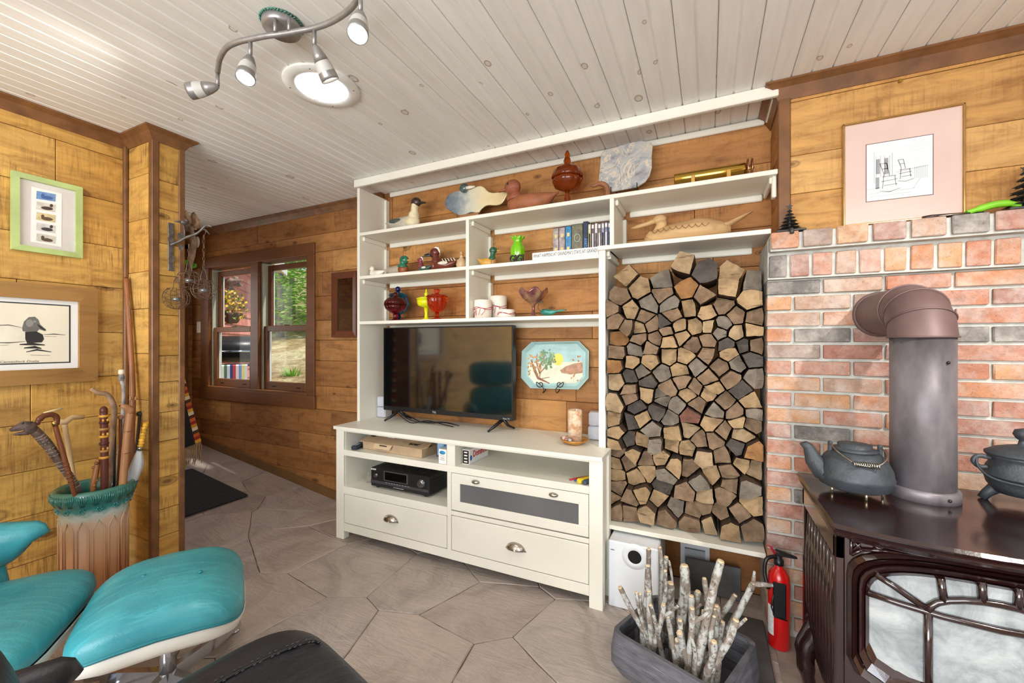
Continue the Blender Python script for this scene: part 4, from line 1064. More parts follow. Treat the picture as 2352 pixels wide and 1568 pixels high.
m_bark = plain('stick_bark', C(156, 124, 96), .6, 0, .2, 20, .4, 60)
r_, W_, b_ = cane('crook_stick', 'rough branch walking stick with crooked top', [(252, 1110), (254, 1040), (262, 960), (260, 930), (246, 906), (226, 902), (209, 893)], -2.66, -2.66, [.009, .010, .012, .013, .013, .011, .010, .008], m_bark, 'walking stick')
r_, W_, b_ = cane('birch_stick', 'grey stick with a pale knobbed top beside the tall staff', [(268, 1108), (278, 1000), (284, 905), (279, 872)], -2.74, -2.78, [.008, .009, .008, .009], plain('grey_bark', C(158, 150, 146), .6, 0, .25, 30), 'walking stick')
MB().ell(W_[-1]-b_+Vector((0, 0, .012)), (.014, .014, .024), 10, 7).build('knob', plain('grey_bark2', C(132, 124, 118), .6, 0, .3, 40), r_)
MB().lathe([(.009, 0), (.013, .004), (.013, .022), (.008, .026)], W_[-1]-b_+Vector((0, 0, .028)), 9).build('cut_end', plain('pale_wood', C(232, 214, 188), .6), r_)
r_, W_, b_ = cane('tall_staff', 'very tall smooth brown staff leaning in the corner', [(300, 1106), (303, 1000), (305, 900), (298, 760), (290, 640)], -2.74, -2.93, [.012, .0135, .0135, .013, .0125], W1('staff', C(160, 106, 70), .35), 'staff')
MB().lathe([(.0125, -.005), (.009, .003), (.006, .010)], W_[-1]-b_, 10).build('tip', W1('staff_tip', C(120, 78, 50)), r_)
MB().tube(bez([PX(297, 690, -2.895)-b_, PX(304, 740, -2.885)-b_, PX(302, 760, -2.88)-b_, PX(296, 700, -2.885)-b_], 6), .002, 5).build('wrist_strap', plain('leather_cord', C(150, 116, 80), .7), r_)
m_fox = W1('fox_wood', C(178, 128, 86), .45)
r_, W_, b_ = cane('carved_staff', 'jointed bamboo staff topped with a carved fox head', [(282, 1112), (290, 1020), (299, 945)], -2.60, -2.60, .0165, m_fox, 'staff')
p = W_[-1]-b_
MB().tube([p+Vector((0, 0, -.01)), p+Vector((0, 0, .012)), p+(PX(284, 930, -2.60)-W_[-1])*.8, p+(PX(276, 932, -2.60)-W_[-1])], [.017, .019, .013, .006], 9).build('fox_head', m_fox, r_)
for u in (300, 312): MB().lathe([(.007, 0), (.004, .012), (.001, .018)], PX(u, 918, -2.60)-b_, 7).build('fox_ear', m_fox, r_)
MB().ell(p+(PX(275, 932, -2.60)-W_[-1]), .004, 7, 5).build('nose', M_blk, r_)
for v in (1040, 990): MB().lathe([(.0165, -.002), (.0178, 0), (.0165, .002)], PX(291-(v-1020)*.1, v, -2.6)-b_, 12).build('joint', W1('fox_joint', C(120, 78, 48)), r_)
r_, W_, b_ = cane('ball_top_cane', 'slim cane with a round wooden ball top', [(272, 1110), (276, 1020), (277, 962)], -2.66, -2.66, .007, W1('cane_brown', C(128, 74, 44)))
MB().ell(W_[-1]-b_+Vector((0, 0, .008)), .012, 12, 8).build('ball', m_fox, r_)
r_, W_, b_ = cane('thin_cane', 'thin dark cane standing between the totem and fox sticks', [(262, 1112), (263, 1040), (264, 972)], -2.70, -2.70, .006, plain('cane_black', C(38, 34, 34), .35))
MB().lathe([(.008, 0), (.008, .012), (.004, .016)], W_[-1]-b_, 10).build('cap', plain('brass', C(190, 150, 80), .25, 1.0), r_)
r_, W_, b_ = cane('dark_knob_stick', 'short dark stick with a rough black knob near the post', [(300, 1108), (314, 1020), (321, 950)], -2.79, -2.83, .007, plain('stick_dark', C(70, 52, 42), .6), 'walking stick')
MB().ell(W_[-1]-b_, (.016, .016, .014), 10, 7).build('knob', plain('knob_dark', C(60, 54, 50), .6, 0, .3, 60), r_)
# umbrella
um = [(303, 1106), (312, 1060), (324, 1010), (332, 985)]
r_, W_, b_ = cane('umbrella', 'folded white and blue umbrella with a yellow bamboo handle', um, -2.66, -2.60, .004, M_chrome, 'umbrella')
ua = (W_[3]-W_[0]).normalized(); L = (W_[2]-W_[0]).length
side = ua.cross(Vector((1, 0, 0))).normalized(); dep = ua.cross(side)
def uring(s, rx_, off=0, n=16): c = W_[0]+ua*s-b_+side*off; return [c+side*rx_*math.cos(2*PI*k/n)*(1+.12*math.cos(5*2*PI*k/n))+dep*rx_*.6*math.sin(2*PI*k/n)*(1+.12*math.cos(5*2*PI*k/n)) for k in range(n)]
m_uw = plain('umbrella_white', C(226, 230, 234), .6); m_ub = plain('umbrella_blue', C(36, 100, 178), .55)
MB().loft([uring(-.05, .012), uring(0, .020), uring(.03, .026), uring(.075, .028, .004), uring(.11, .024, .004), uring(.145, .015), uring(.165, .010)]).build('canopy', m_uw, r_)
MB().loft([uring(-.10, .014), uring(-.04, .019), uring(.004, .0235)]).build('blue_tip_panel', m_ub, r_)
MB().tube([W_[0]+ua*s-b_+side*o_+dep*d_ for s, o_, d_ in ((.10, .022, .010), (.12, .006, .017), (.15, -.002, .011), (.165, -.008, .006))], [.004, .006, .006, .004], 6).build('blue_stripe', m_ub, r_)
MB().tube([W_[0]+ua*s-b_ for s in (.165, .185)], [.010, .012], 12).build('collar', M_nickel, r_)
bp = [W_[0]+ua*(.185+.0155*k)-b_+side*(.0015 if k % 2 else -.001) for k in range(9)]
MB().tube(bez(bp, 3), [.012+.0025*math.sin(i*2.1) for i in range(25)], 10).build('handle', plain('bamboo', C(222, 166, 52), .3, 0, .15, 20), r_)
# ================================================================== entry: mat, blanket, hanger, switch, framed panel
mt = plain('mat_black', C(44, 46, 48), .95, 0, .2, 60, .8, 200)
ma = [PZ(u, v, .0) for u, v in ((420, 1183), (572, 1140))]
def onramp(u, v):
    d = ray(u, v); t = (XRAMP*SL-CAMH)/(d.z+SL*d.x); return EYE+d*t
A, B, Cc = onramp(572, 1140), onramp(418, 1183), onramp(440, 1080)
ex = (B-A); D_ = A+(Cc-onramp(436, 1078))
tl = math.atan(SL)
c1, c2 = onramp(572, 1140), onramp(440, 1078)
x1, x0, y1, y0 = c1.x, c2.x, max(c1.y, c2.y), min(c1.y, B.y)
mat_o = MB().prism(rrect(abs(x1-x0), .62, .02), 'z', 0.0, .010).build('door_mat', mt, None, ((x0+x1)/2, c1.y-.31+.0, zr((x0+x1)/2)+.002), (0, tl, 0), label='black rectangular door mat on the ramp', cat='mat')
# striped blanket on the far side of the post
bk = thing('serape_blanket', 'black blanket with striped woven border and fringe hanging behind the post', 'blanket', (-2.86, PY1+.10, .62))
stripe_cols = [plain('st_red', C(160, 44, 34), .9), plain('st_gold', C(222, 160, 50), .9), plain('st_cream', C(232, 220, 186), .9), plain('st_brown', C(84, 48, 32), .9), plain('st_orange', C(206, 102, 44), .9)]
m_bkb = plain('blanket_black', C(34, 34, 38), .95)
def bpos(s, t):
    """s 0..1 across (from post outwards), t 0..1 down"""
    w = .02+.19*t**1.3
    return Vector((-.02-.10*s+.02*math.sin(6*s+2*t), -.085+w*s, 1.06-1.06*t-.02*s*(1-t)+.05*s))
m = MB(); NS, NTT = 8, 26
m.loft([[bpos(.16+.66*i/NS, j/NTT) for i in range(NS+1)] for j in range(NTT+1)], 0, True, False, False); ob = m.build('black_field', m_bkb, bk)
ob.modifiers.new('s', 'SOLIDIFY').thickness = .006
for (sa, sb) in ((.0, .18), (.80, 1.0)):
    for j in range(52):
        t0, t1 = j/52, (j+1)/52; m = MB()
        P = [bpos(sa, t0), bpos(sb, t0), bpos(sb, t1), bpos(sa, t1)]
        q = Vector((.004, .002, 0)); m.add([p+q for p in P]+[p-q for p in P], [(0, 1, 2, 3), (7, 6, 5, 4), (0, 4, 5, 1), (1, 5, 6, 2), (2, 6, 7, 3), (3, 7, 4, 0)])
        m.build('stripe_band', stripe_cols[j % 5], bk)
rr = random.Random(2); m = MB()
for k in range(34):
    p = bpos(k/33, 1.0); m.tube([p, p+Vector((rr.uniform(-.01, .01), rr.uniform(-.006, .006), -.05)), p+Vector((rr.uniform(-.014, .014), rr.uniform(-.01, .01), -.105-rr.uniform(0, .03)))], .0022, 4)
m.build('fringe', plain('fringe_tan', C(190, 156, 112), .9), bk, kind='stuff')
# hanger: flat bar on the post, branch arm with leaves and a bird
M_grey = plain('grey_iron', C(112, 106, 100), .5, .5, .15, 40)
HX = PX1+.004
hg = thing('wall_hanger', 'grey metal branch wall hanger with leaves and a small bird on the post', 'hanger', (HX, PX(392, 560, HX).y, PX(392, 622, HX).z))
o = hg.location; zt2 = PX(392, 512, HX).z-o.z
MB().box(0, .006, -.014, .014, 0, zt2, 0, .002).build('bar', M_grey, hg)
HP = lambda u, v, x: PX(u, v, x)-o
br = bez([HP(392, 562, HX+.008), HP(410, 555, HX+.04), HP(428, 545, HX+.08), HP(450, 537, HX+.13), HP(462, 528, HX+.15), HP(474, 517, HX+.17), HP(486, 521, HX+.19)], 6)
MB().tube(br, [.007]*20+[.006]*10+[.004]*7, 7).build('branch', M_grey, hg)
MB().tube([HP(462, 526, HX+.15), HP(472, 527, HX+.165), HP(481, 538, HX+.18)], [.005, .004, .003], 6).build('twig', M_grey, hg)
MB().tube([HP(424, 548, HX+.07), HP(424, 530, HX+.075), HP(421, 516, HX+.075)], .004, 6).build('twig', M_grey, hg)
def leaf(u, v, x, l, a):
    p = HP(u, v, x); m = MB(); P = [(0, 0), (.35, .28), (.7, .26), (1, 0), (.7, -.26), (.35, -.28)]
    ca, sa = math.cos(a), math.sin(a)
    m.add([(p.x+(.002 if i % 3 else 0), p.y+l*(q[0]*ca-q[1]*sa), p.z+l*(q[0]*sa+q[1]*ca)) for i, q in enumerate(P)]+[(p.x-.003, p.y+l*(q[0]*ca-q[1]*sa), p.z+l*(q[0]*sa+q[1]*ca)) for q in P], [tuple(range(6)), tuple(range(11, 5, -1))]+[(i, (i+1) % 6, 6+(i+1) % 6, 6+i) for i in range(6)])
    m.build('leaf', M_grey, hg)
for q in ((408, 548, HX+.03, .05, 1.0), (402, 560, HX+.02, .045, 2.4), (397, 585, HX+.012, .05, -1.8), (416, 560, HX+.06, .04, -1.6)): leaf(*q)
bd = HP(423, 511, HX+.075)
MB().ell(bd, (.012, .022, .012), 10, 7).ell(bd+Vector((0, .012, .012)), .010, 9, 6).tube([bd+Vector((0, -.015, 0)), bd+Vector((0, -.045, -.004))], [.007, .004], 6).tube([bd+Vector((0, .018, .013)), bd+Vector((0, .03, .011))], [.004, .001], 5).build('bird', M_grey, hg)
# three wire ball candle holders
M_wire = plain('rust_wire', C(122, 100, 84), .5, .6, .2, 40)
def ball(u, v, rpx, x, label, utop, vtop, chain=True):
    c = PX(u, v, x); dd = (c-EYE).dot(Vector((FX, FY, 0))); r = rpx*dd/FPX*.86
    t = thing('candle_basket', label, 'candle holder', (c.x, c.y, c.z-r), 0, 'wire ball candle holders on the branch hanger')
    m = MB(); rg = random.Random(int(u))
    for k in range(7):
        a = PI*k/7; pts = []
        for i in range(25):
            th = PI*.18+(PI*2-PI*.36)*i/24
            pts.append((r*math.sin(th)*math.cos(a), r*math.sin(th)*math.sin(a), r+r*math.cos(th)))
        m.tube(pts, .0011, 4)
    for zz in (-.75, -.4, 0, .4, .75):
        q = math.sqrt(1-zz*zz)*r; ph = rg.uniform(0, 6)
        m.tube([(q*math.cos(2*PI*i/20), q*math.sin(2*PI*i/20), r+zz*r+.12*r*math.sin(4*2*PI*i/20+ph)) for i in range(21)], .0011, 4)
    m.build('wire_ball', M_wire, t)
    MB().lathe([(.0, .0), (.020, .0), (.021, .018), (.019, .018), (.018, .004), (0, .004)], (0, 0, r*.72), 14).build('candle_cup', plain('tin_cup', C(150, 156, 160), .25, .8), t)
    top = (0, 0, 2*r+.05)
    MB().tube(bez([(-r*.55, 0, r*1.78), (-r*.35, 0, 2*r+.03), top, (r*.35, 0, 2*r+.03), (r*.55, 0, r*1.78)], 5), .0022, 5).build('bail', M_wire, t)
    if chain:
        e = PX(utop, vtop, x)-Vector(t.location); n_ = max(3, int((e.z-top[2])/.022))
        for k in range(n_):
            z0 = top[2]+(e.z-top[2])*k/n_; z1 = top[2]+(e.z-top[2])*(k+1)/n_; s = k % 2
            lk = [((.005*math.cos(a) if s else 0), (0 if s else .005*math.cos(a)), (z0+z1)/2+(z1-z0)*.6*math.sin(a)) for a in [2*PI*i/10 for i in range(11)]]
            MB().tube(lk, .0014, 4).build('chain_link', M_wire, t)
        MB().tube(bez([e, e+Vector((.0, .008, .02)), e+Vector((0, 0, .036)), e+Vector((0, -.01, .028))], 4), .002, 5).build('hook', M_wire, t)
    return t
ball(405, 684, 30, HX+.06, 'lowest wire ball candle basket, hanging in front of the post', 405, 640, False)
ball(434, 642, 27, HX+.09, 'middle wire ball candle basket, hanging behind the other two', 440, 562)
ball(468, 664, 29, HX+.17, 'right wire ball candle basket on a long chain before the window', 469, 540)
MB().tube([Vector(PX(405, 650, HX+.06)), Vector(PX(398, 600, HX+.04)), Vector(PX(396, 565, HX+.02))], .0012, 4).build('twine', M_wire, hg).location = -Vector(hg.location)
# mounted driftwood with dry pods behind the hanger
dw = thing('driftwood_mount', 'weathered driftwood and dried pods mounted high behind the post', 'driftwood', (-2.95, PY1+.004, 1.72))
o = dw.location
DP = lambda u, v, y: PY(u, v, y)-o
m_dw = plain('driftwood', C(150, 128, 106), .85, 0, .25, 25, .6, 60)
MB().tube(bez([DP(430, 640, 1.40), DP(440, 590, 1.42), DP(444, 550, 1.43), DP(438, 520, 1.42)], 5), [.014]*5+[.018]*6+[.012]*5, 8).build('trunk', m_dw, dw)
MB().loft([[DP(430, 500, 1.42)+Vector((.02*math.cos(a), .02, .02*math.sin(a))) for a in [2*PI*k/10 for k in range(10)]], [DP(444, 505, 1.44)+Vector((.035*math.cos(a), .0, .05*math.sin(a))) for a in [2*PI*k/10 for k in range(10)]], [DP(452, 512, 1.47)+Vector((.016*math.cos(a), .01, .03*math.sin(a))) for a in [2*PI*k/10 for k in range(10)]]]).build('pod', plain('dry_pod', C(196, 168, 138), .8, 0, .2, 40), dw)
MB().tube([DP(424, 485, 1.40), DP(436, 508, 1.44), DP(450, 528, 1.47)], [.012, .016, .006], 7).build('husk', plain('dry_husk', C(212, 186, 156), .8), dw)
MB().ell(DP(453, 556, 1.46), (.02, .01, .035), 9, 7).build('bract', plain('grey_leaf', C(178, 174, 162), .8), dw)
MB().box(-.12, -.0, .0, .06, -.02, .30, 0, .01).build('back_plate', M_dark, dw)
gl_ = MB(); P = [DP(422, 596, 1.5), DP(432, 597, 1.52), DP(448, 605, 1.54), DP(446, 612, 1.54), DP(436, 615, 1.52), DP(424, 606, 1.5)]
gl_.add(P+[p+Vector((0, .012, -.004)) for p in P], [tuple(range(6)), tuple(range(11, 5, -1))]+[(i, (i+1) % 6, 6+(i+1) % 6, 6+i) for i in range(6)])
gl_.build('green_leaf', plain('lime_leaf', C(92, 190, 40), .4), dw)
# light switch on the window wall
sw = PY(458, 752, YB)
ls_ = thing('light_switch', 'ivory light switch left of the window', 'switch', (sw.x, YB, sw.z-.055))
MB().box(-.036, .036, -.007, -.0035, 0, .115, 0, .002).build('plate', plain('ivory_plastic', C(232, 224, 204), .4), ls_)
MB().box(-.005, .005, -.016, -.007, .048, .066, 0, .002).build('toggle', plain('ivory_plastic', C(232, 224, 204), .4), ls_)
# small dark framed panel beside the shelves
a0, a1 = PY(766, 628, YB-.012), PY(822, 774, YB-.012)
fp = thing('framed_mirror', 'small narrow dark framed mirror on the plank wall beside the shelves', 'mirror', ((a0.x+a1.x)/2, YB-.004, a1.z))
w2, h2 = (a1.x-a0.x)/2, a0.z-a1.z
m_df = wood('dark_frame', [(0, C(104, 58, 34)), (1, C(112, 64, 38))], 0, .5, 'z', .35, 0)
for q in (((-w2, 0), (w2, 0), (w2-.05, .05), (-w2+.05, .05)), ((-w2, h2), (w2, h2), (w2-.05, h2-.05), (-w2+.05, h2-.05)), ((-w2, 0), (-w2, h2), (-w2+.05, h2-.05), (-w2+.05, .05)), ((w2, 0), (w2, h2), (w2-.05, h2-.05), (w2-.05, .05))):
    m = MB(); n4 = [Vector((q[i][0], 0, q[i][1])) for i in range(4)]
    m.add([n4[0], n4[1], n4[2], n4[3], n4[0]+Vector((0, -.03, 0)), n4[1]+Vector((0, -.03, 0)), n4[2]+Vector((0, -.016, 0)), n4[3]+Vector((0, -.016, 0))], [(0, 1, 2, 3), (4, 5, 6, 7), (0, 4, 5, 1), (1, 5, 6, 2), (2, 6, 7, 3), (3, 7, 4, 0)])
    m.build('frame_bar', m_df, fp)
mm = NT('mirror_glass'); mm.noise(mm.coords(), 3); mirror = mm.out(C(150, 146, 142), .03, 1.0)
MB().box(-w2+.05, w2-.05, -.008, -.002, .05, h2-.05).build('glass', mirror, fp)
# ================================================================== ceiling lights
tl_ = thing('track_light', 'brushed nickel track light with wavy bar and four spot heads', 'ceiling light', (PZ(648, 52, CEIL).x, PZ(648, 52, CEIL).y, CEIL))
o = tl_.location; M_st = plain('satin_steel', C(156, 154, 152), .35, .6, .06, 30)
cxr = .075
rots = math.radians(30)
MB().lathe([(.0, 0), (.060, 0), (.066, -.006), (.064, -.026), (.058, -.032), (.0, -.033)], n=32, sx=1.0, sy=1.0).build('canopy', M_st, tl_)
rope = []
for k in range(121):
    a = 2*PI*k/120; rope.append(((.068+.003*math.cos(40*a))*math.cos(a), (.068+.003*math.cos(40*a))*math.sin(a), -.004+.003*math.sin(40*a)))
MB().tube(rope, .003, 5).build('braided_cord', plain('cord_green', C(70, 120, 104), .7, 0, .5, 200), tl_)
BZ = 2.378
bar = [PZ(u, v, BZ)-o for u, v in ((500, 165), (505, 135), (520, 110), (545, 97), (575, 90), (610, 83), (650, 78), (690, 71), (720, 65), (755, 53), (785, 36), (810, 15), (826, -12))]
MB().tube(bez(bar, 5), .0095, 10).build('bar', M_st, tl_)
for u in (632, 664):
    p = PZ(u, 74 if u == 632 else 71, BZ)-o; MB().tube([p, (p.x, p.y, -.03)], .006, 8).build('stud', M_st, tl_)
spots = []
def spot(p, d, lit, name='spot_head'):
    """p: world top of the stem"""
    h = bpy.data.objects.new(name, None); COL.objects.link(h); h.parent = tl_; h.location = p-o
    MB().tube([(0, 0, 0), (0, 0, -.05)], .007, 8).build('stem', M_st, h)
    d = Vector(d).normalized(); R = d.to_track_quat('Z', 'Y').to_matrix().to_4x4(); R.translation = Vector((0, 0, -.052))
    MB().lathe([(.006, -.004), (.014, .008), (.021, .028), (.0255, .050)], n=22, cap=True).xf(R).build('housing', M_st, h)
    fr = plain('frosted_band', C(196, 194, 188), .5)
    MB().lathe([(.0255, .050), (.0285, .066), (.030, .082)], n=22, cap=False).xf(R).build('frosted_band', fr, h)
    MB().lathe([(.030, .082), (.031, .098), (.0305, .108), (.0285, .108), (.027, .09)], n=22, cap=False).xf(R).build('rim', M_st, h)
    MB().lathe([(.0, .094), (.0265, .094), (.0265, .098), (0, .099)], n=20).xf(R).build('bulb_face', emis('bulb_on', (1, .96, .88, 1), 30.0) if lit else plain('bulb_off', C(214, 212, 206), .3), h)
    if lit:
        ld = bpy.data.lights.new('spot_lamp', 'SPOT'); ld.energy = lit; ld.spot_size = math.radians(95); ld.spot_blend = .7; ld.shadow_soft_size = .028; ld.color = (1, .95, .88)
        lo = bpy.data.objects.new('spot_lamp', ld); COL.objects.link(lo); lo.location = p+Vector((0, 0, -.052))+d*.112
        lo.rotation_euler = (-d).to_track_quat('Z', 'Y').to_euler()
b_ = [PZ(u, v, BZ-.006) for u, v in ((500, 168), (575, 96), (722, 70), (828, -10))]
vr = Vector((RX, RY, 0)); vf = Vector((FX, FY, 0)); up = Vector((0, 0, 1))
spot(b_[0], -vr*1.0-up*.25-vf*.1, 12)
spot(b_[1], -up*1.0+vr*.0-vf*.35+vr*.05, 8)
spot(b_[2], -up*.9+vr*.35+vf*.45, 18)
spot(b_[3], -up*.9-vf*.38+vr*.06, 14)
# a second spot fixture out of frame to the right, whose light falls on the chimney
sf = thing('ceiling_spot', 'single nickel ceiling spot out of frame to the right', 'ceiling light', (1.35, .40, CEIL))
MB().lathe([(.0, 0), (.05, 0), (.05, -.02), (.0, -.022)], n=24).build('canopy', M_st, sf); MB().tube([(0, 0, -.02), (0, 0, -.05)], .006, 8).build('stem', M_st, sf)
dS = Vector((-.85, 1.72, -1.45)).normalized(); RS = dS.to_track_quat('Z', 'Y').to_matrix().to_4x4(); RS.translation = Vector((0, 0, -.052))
MB().lathe([(.006, -.004), (.014, .008), (.021, .028), (.0285, .066), (.031, .1)], n=22, cap=False).xf(RS).build('housing', M_st, sf)
ld = bpy.data.lights.new('spot_lamp', 'SPOT'); ld.energy = 120; ld.spot_size = math.radians(52); ld.spot_blend = .7; ld.shadow_soft_size = .03; ld.color = (1, .95, .88)
lo = bpy.data.objects.new('spot_lamp', ld); COL.objects.link(lo); lo.location = Vector((1.35, .40, CEIL-.052))+dS*.11; lo.rotation_euler = (-dS).to_track_quat('Z', 'Y').to_euler()
# round tubular skylight diffuser
tbl = thing('skylight_diffuser', 'round white tubular skylight diffuser flush with the ceiling', 'skylight', TUBE)
MB().lathe([(.158, 0), (.160, -.004), (.156, -.010), (.125, -.014), (.112, -.012), (.108, -.006), (.108, 0)], n=48, cap=False).build('trim_ring', plain('white_plastic', C(238, 238, 234), .35), tbl)
t = NT('diffuser_lens'); v_ = t.coords((1, 1, 1), False)
c_ = t.ramp(t.noise(v_, 9, 2), [(.35, (.82, .90, 1, 1)), (.65, (1, 1, 1, 1))]); t.t.links.new(c_, t.b.inputs['Emission Color']); t.b.inputs['Emission Strength'].default_value = 2.2; m_len = t.out(C(235, 240, 245), .3)
MB().lathe([(0, -.022), (.06, -.020), (.098, -.013), (.108, -.006)], n=40, cap=False).build('lens', m_len, tbl)
rr = random.Random(8)
for k in range(26):
    a, q = rr.uniform(2.2, 4.6), rr.uniform(.01, .09)
    MB().ell((q*math.cos(a), q*math.sin(a), -.0235+.09*q*q/.0081*.0), (.0016, .0022, .0008), 6, 4).build('speck', M_dark, tbl)
for k in range(4):
    a = rots+PI/2*k; MB().ell((.138*math.cos(a), .138*math.sin(a), -.0135), (.003, .003, .001), 8, 5).build('screw', M_dark, tbl)
# ================================================================== firewood
F1 = "300,320h 420,430h 655,350g 870,200t 1090,280d 1350,280h 1320,440h 1570,360g 900,450o 1540,560h 220,520b 660,520b 1080,520b 520,600g 720,600g 140,655b 330,665h 930,640h 1270,620b 1110,690h 470,720b 760,720b 1390,720b 1600,740b 200,780b 820,830h 980,830h 1130,830t 1280,790g 545,810b 410,850h 310,840b 680,800d 1400,890t 1560,870h 700,870b 850,920h 1230,890g 590,940b 215,940o 420,940b 720,970h 1120,960b 960,1010b 1300,1010d 1480,1020d 1600,1020b 370,1070g 530,1040b 200,1090b 720,1120h 890,1130h 1110,1110b 1330,1090h 1540,1150d 350,1180h 530,1180h 190,1220o 1240,1240b 1420,1200g 1000,1230g 840,1270h 640,1300g 450,1280g 320,1330d 1110,1340b 1350,1350b 1570,1340g 200,1370t 510,1380d 720,1440b 860,1375b 980,1440b 1160,1450h 1440,1440d 330,1470b 490,1500h 920,1510h 650,1530g"
F2 = "190,110t 340,50b 660,80g 1130,15h 1560,110h 800,140g 1005,135b 1270,105b 400,160d 1180,180g 1400,220b 1570,235g 930,240r 610,210d 720,270g 460,270h 170,285h 310,320d 1160,320h 1550,320b 550,370g 760,420h 930,400t 210,400h 1430,290h 1260,400b 1450,450t 310,490d 1030,490b 1180,480b 440,510h 590,540g 180,540h 190,620b 740,560h 910,590h 1410,560d 1560,610o 380,640h 1060,650t 1280,655b 480,690b 650,670h 1470,750h 1580,790t 170,740h 290,720b 770,740h 930,770b 170,860h 390,880h 500,820h 690,830g 1330,830b 1150,860h 1040,910g 660,950d 1500,960g 1350,930b 190,970b 450,1020h 340,1060b 890,1010b 130,1100h 1090,1070t 1280,1070b 610,1100h 1560,1130h 190,1190b 330,1210b 510,1210t 790,1190g 960,1230b 1080,1180b 1240,1240b 1420,1230b 690,1260b 940,1320b 1140,1330t 1340,1390h 1550,1390b"
YW = 2.205
logs = []
for src, oy in ((F1, 560), (F2, 900)):
    for tok in src.split():
        x, y = tok[:-1].split(','); p = PY(1370+float(x)/4.355, oy+float(y)/4.355, YW); logs.append((p.x, p.z, tok[-1]))
TONE = {'h': (C(196, 168, 130), 'honey coloured'), 't': (C(196, 172, 138), 'pale tan'), 'b': (C(160, 136, 112), 'brown'), 'g': (C(154, 146, 134), 'grey'), 'd': (C(106, 100, 96), 'dark grey'), 'o': (C(182, 136, 90), 'orange brown'), 'r': (C(140, 100, 88), 'reddish')}
def m_log(key, col):
    t = NT('log_end_'+key); v = t.coords((1, 1, 1)); tc2 = t.t.nodes.new('ShaderNodeTexCoord')
    off = t.vmath('ADD', tc2.outputs['Object'], t.vmath('SCALE', (1, 0, 1), (0, 0, 0)))
    rn = t.rnd(); a = t.math('MULTIPLY', rn, 6.283); cx = t.math('MULTIPLY', t.math('COSINE', a), .045); cz = t.math('MULTIPLY', t.math('SINE', a), .045)
    cmb = t.n('CombineXYZ', None, X=cx, Z=cz); v2 = t.vmath('ADD', tc2.outputs['Object'], cmb.outputs[0])
    rings = t.wave(v2, 90, 6, 4, 1.5, 'RINGS', 'Y'); n = t.noise(v, 40, 4, .6); n2 = t.noise(v, 14, 3)
    c = t.mix(.3, col, t.ramp(rings, [(.2, (.58, .52, .46, 1)), (.8, (1.18, 1.16, 1.1, 1))]), 'MULTIPLY')
    c = t.mix(.8, c, t.ramp(n2, [(.3, (.55, .52, .5, 1)), (.6, (1.1, 1.08, 1.06, 1))]), 'MULTIPLY'); c = t.mix(.5, c, t.ramp(n, [(.3, (.6, .56, .52, 1)), (.65, (1.15, 1.13, 1.1, 1))]), 'MULTIPLY')
    cr = t.ramp(t.noise(t.coords((1, 1, 8)), 12, 3), [(.30, .6), (.36, 0.0)])
    c = t.mix(cr, c, C(58, 44, 34))
    t.bump(t.math('ADD', n, t.math('MULTIPLY', rings, .4)), .5, .006)
    return t.out(c, .9, 0, .2)
LM = {k: m_log(k, tuple(q*.74 for q in c[:3])+(1,)) for k, (c, nm) in TONE.items()}
t = NT('log_side'); v_ = t.coords((14, 1, 14)); n_ = t.noise(v_, 6, 4, .65); t.bump(n_, .8, .01)
M_lside = t.out(t.mix(.6, t.ramp(t.rnd(), [(0, C(96, 76, 60)), (.5, C(70, 60, 54)), (1, C(120, 96, 74))]), t.ramp(n_, [(.3, (.5, .46, .42, 1)), (.7, (1.15, 1.1, 1.05, 1))]), 'MULTIPLY'), .92, 0, .2)
rl = random.Random(21)
cells = voronoi([(l[0], l[1]) for l in logs], (-.487, .230, SHB+.003, 1.80), .3)
items = []
for (cx, cz, tn), cell in zip(logs, cells):
    rmax = .064
    for k in range(10):
        a = 2*PI*k/10+rl.uniform(0, .6); cell = clip(cell, (cx+rmax*math.cos(a), cz+rmax*math.sin(a)), (math.cos(a), math.sin(a)))
    p = inset(cell, .0038)
    if len(p) < 3: continue
    # drop the shortest corners so that split wedges remain
    tgt = rl.choice((4, 5, 5, 6))
    while len(p) > tgt:
        best = min(range(len(p)), key=lambda i: abs(area2([p[i-1], p[i], p[(i+1) % len(p)]])))
        p.pop(best)
    if abs(area2(p)) < 2e-4: continue
    items.append((centroid(p), p, tn))
items.sort(key=lambda q: -q[0][1])
nl = 15; zt0, zb0 = items[0][0][1], items[-1][0][1]
layers = {}
for it in items:
    k = min(nl-1, int((zt0-it[0][1])/(zt0-zb0+1e-6)*nl)); layers.setdefault(k, []).append(it)
ORD = ['first', 'second', 'third', 'fourth', 'fifth', 'sixth', 'seventh', 'eighth', 'ninth', 'tenth', 'eleventh', 'twelfth', 'thirteenth', 'fourteenth', 'fifteenth', 'sixteenth', 'seventeenth', 'eighteenth']
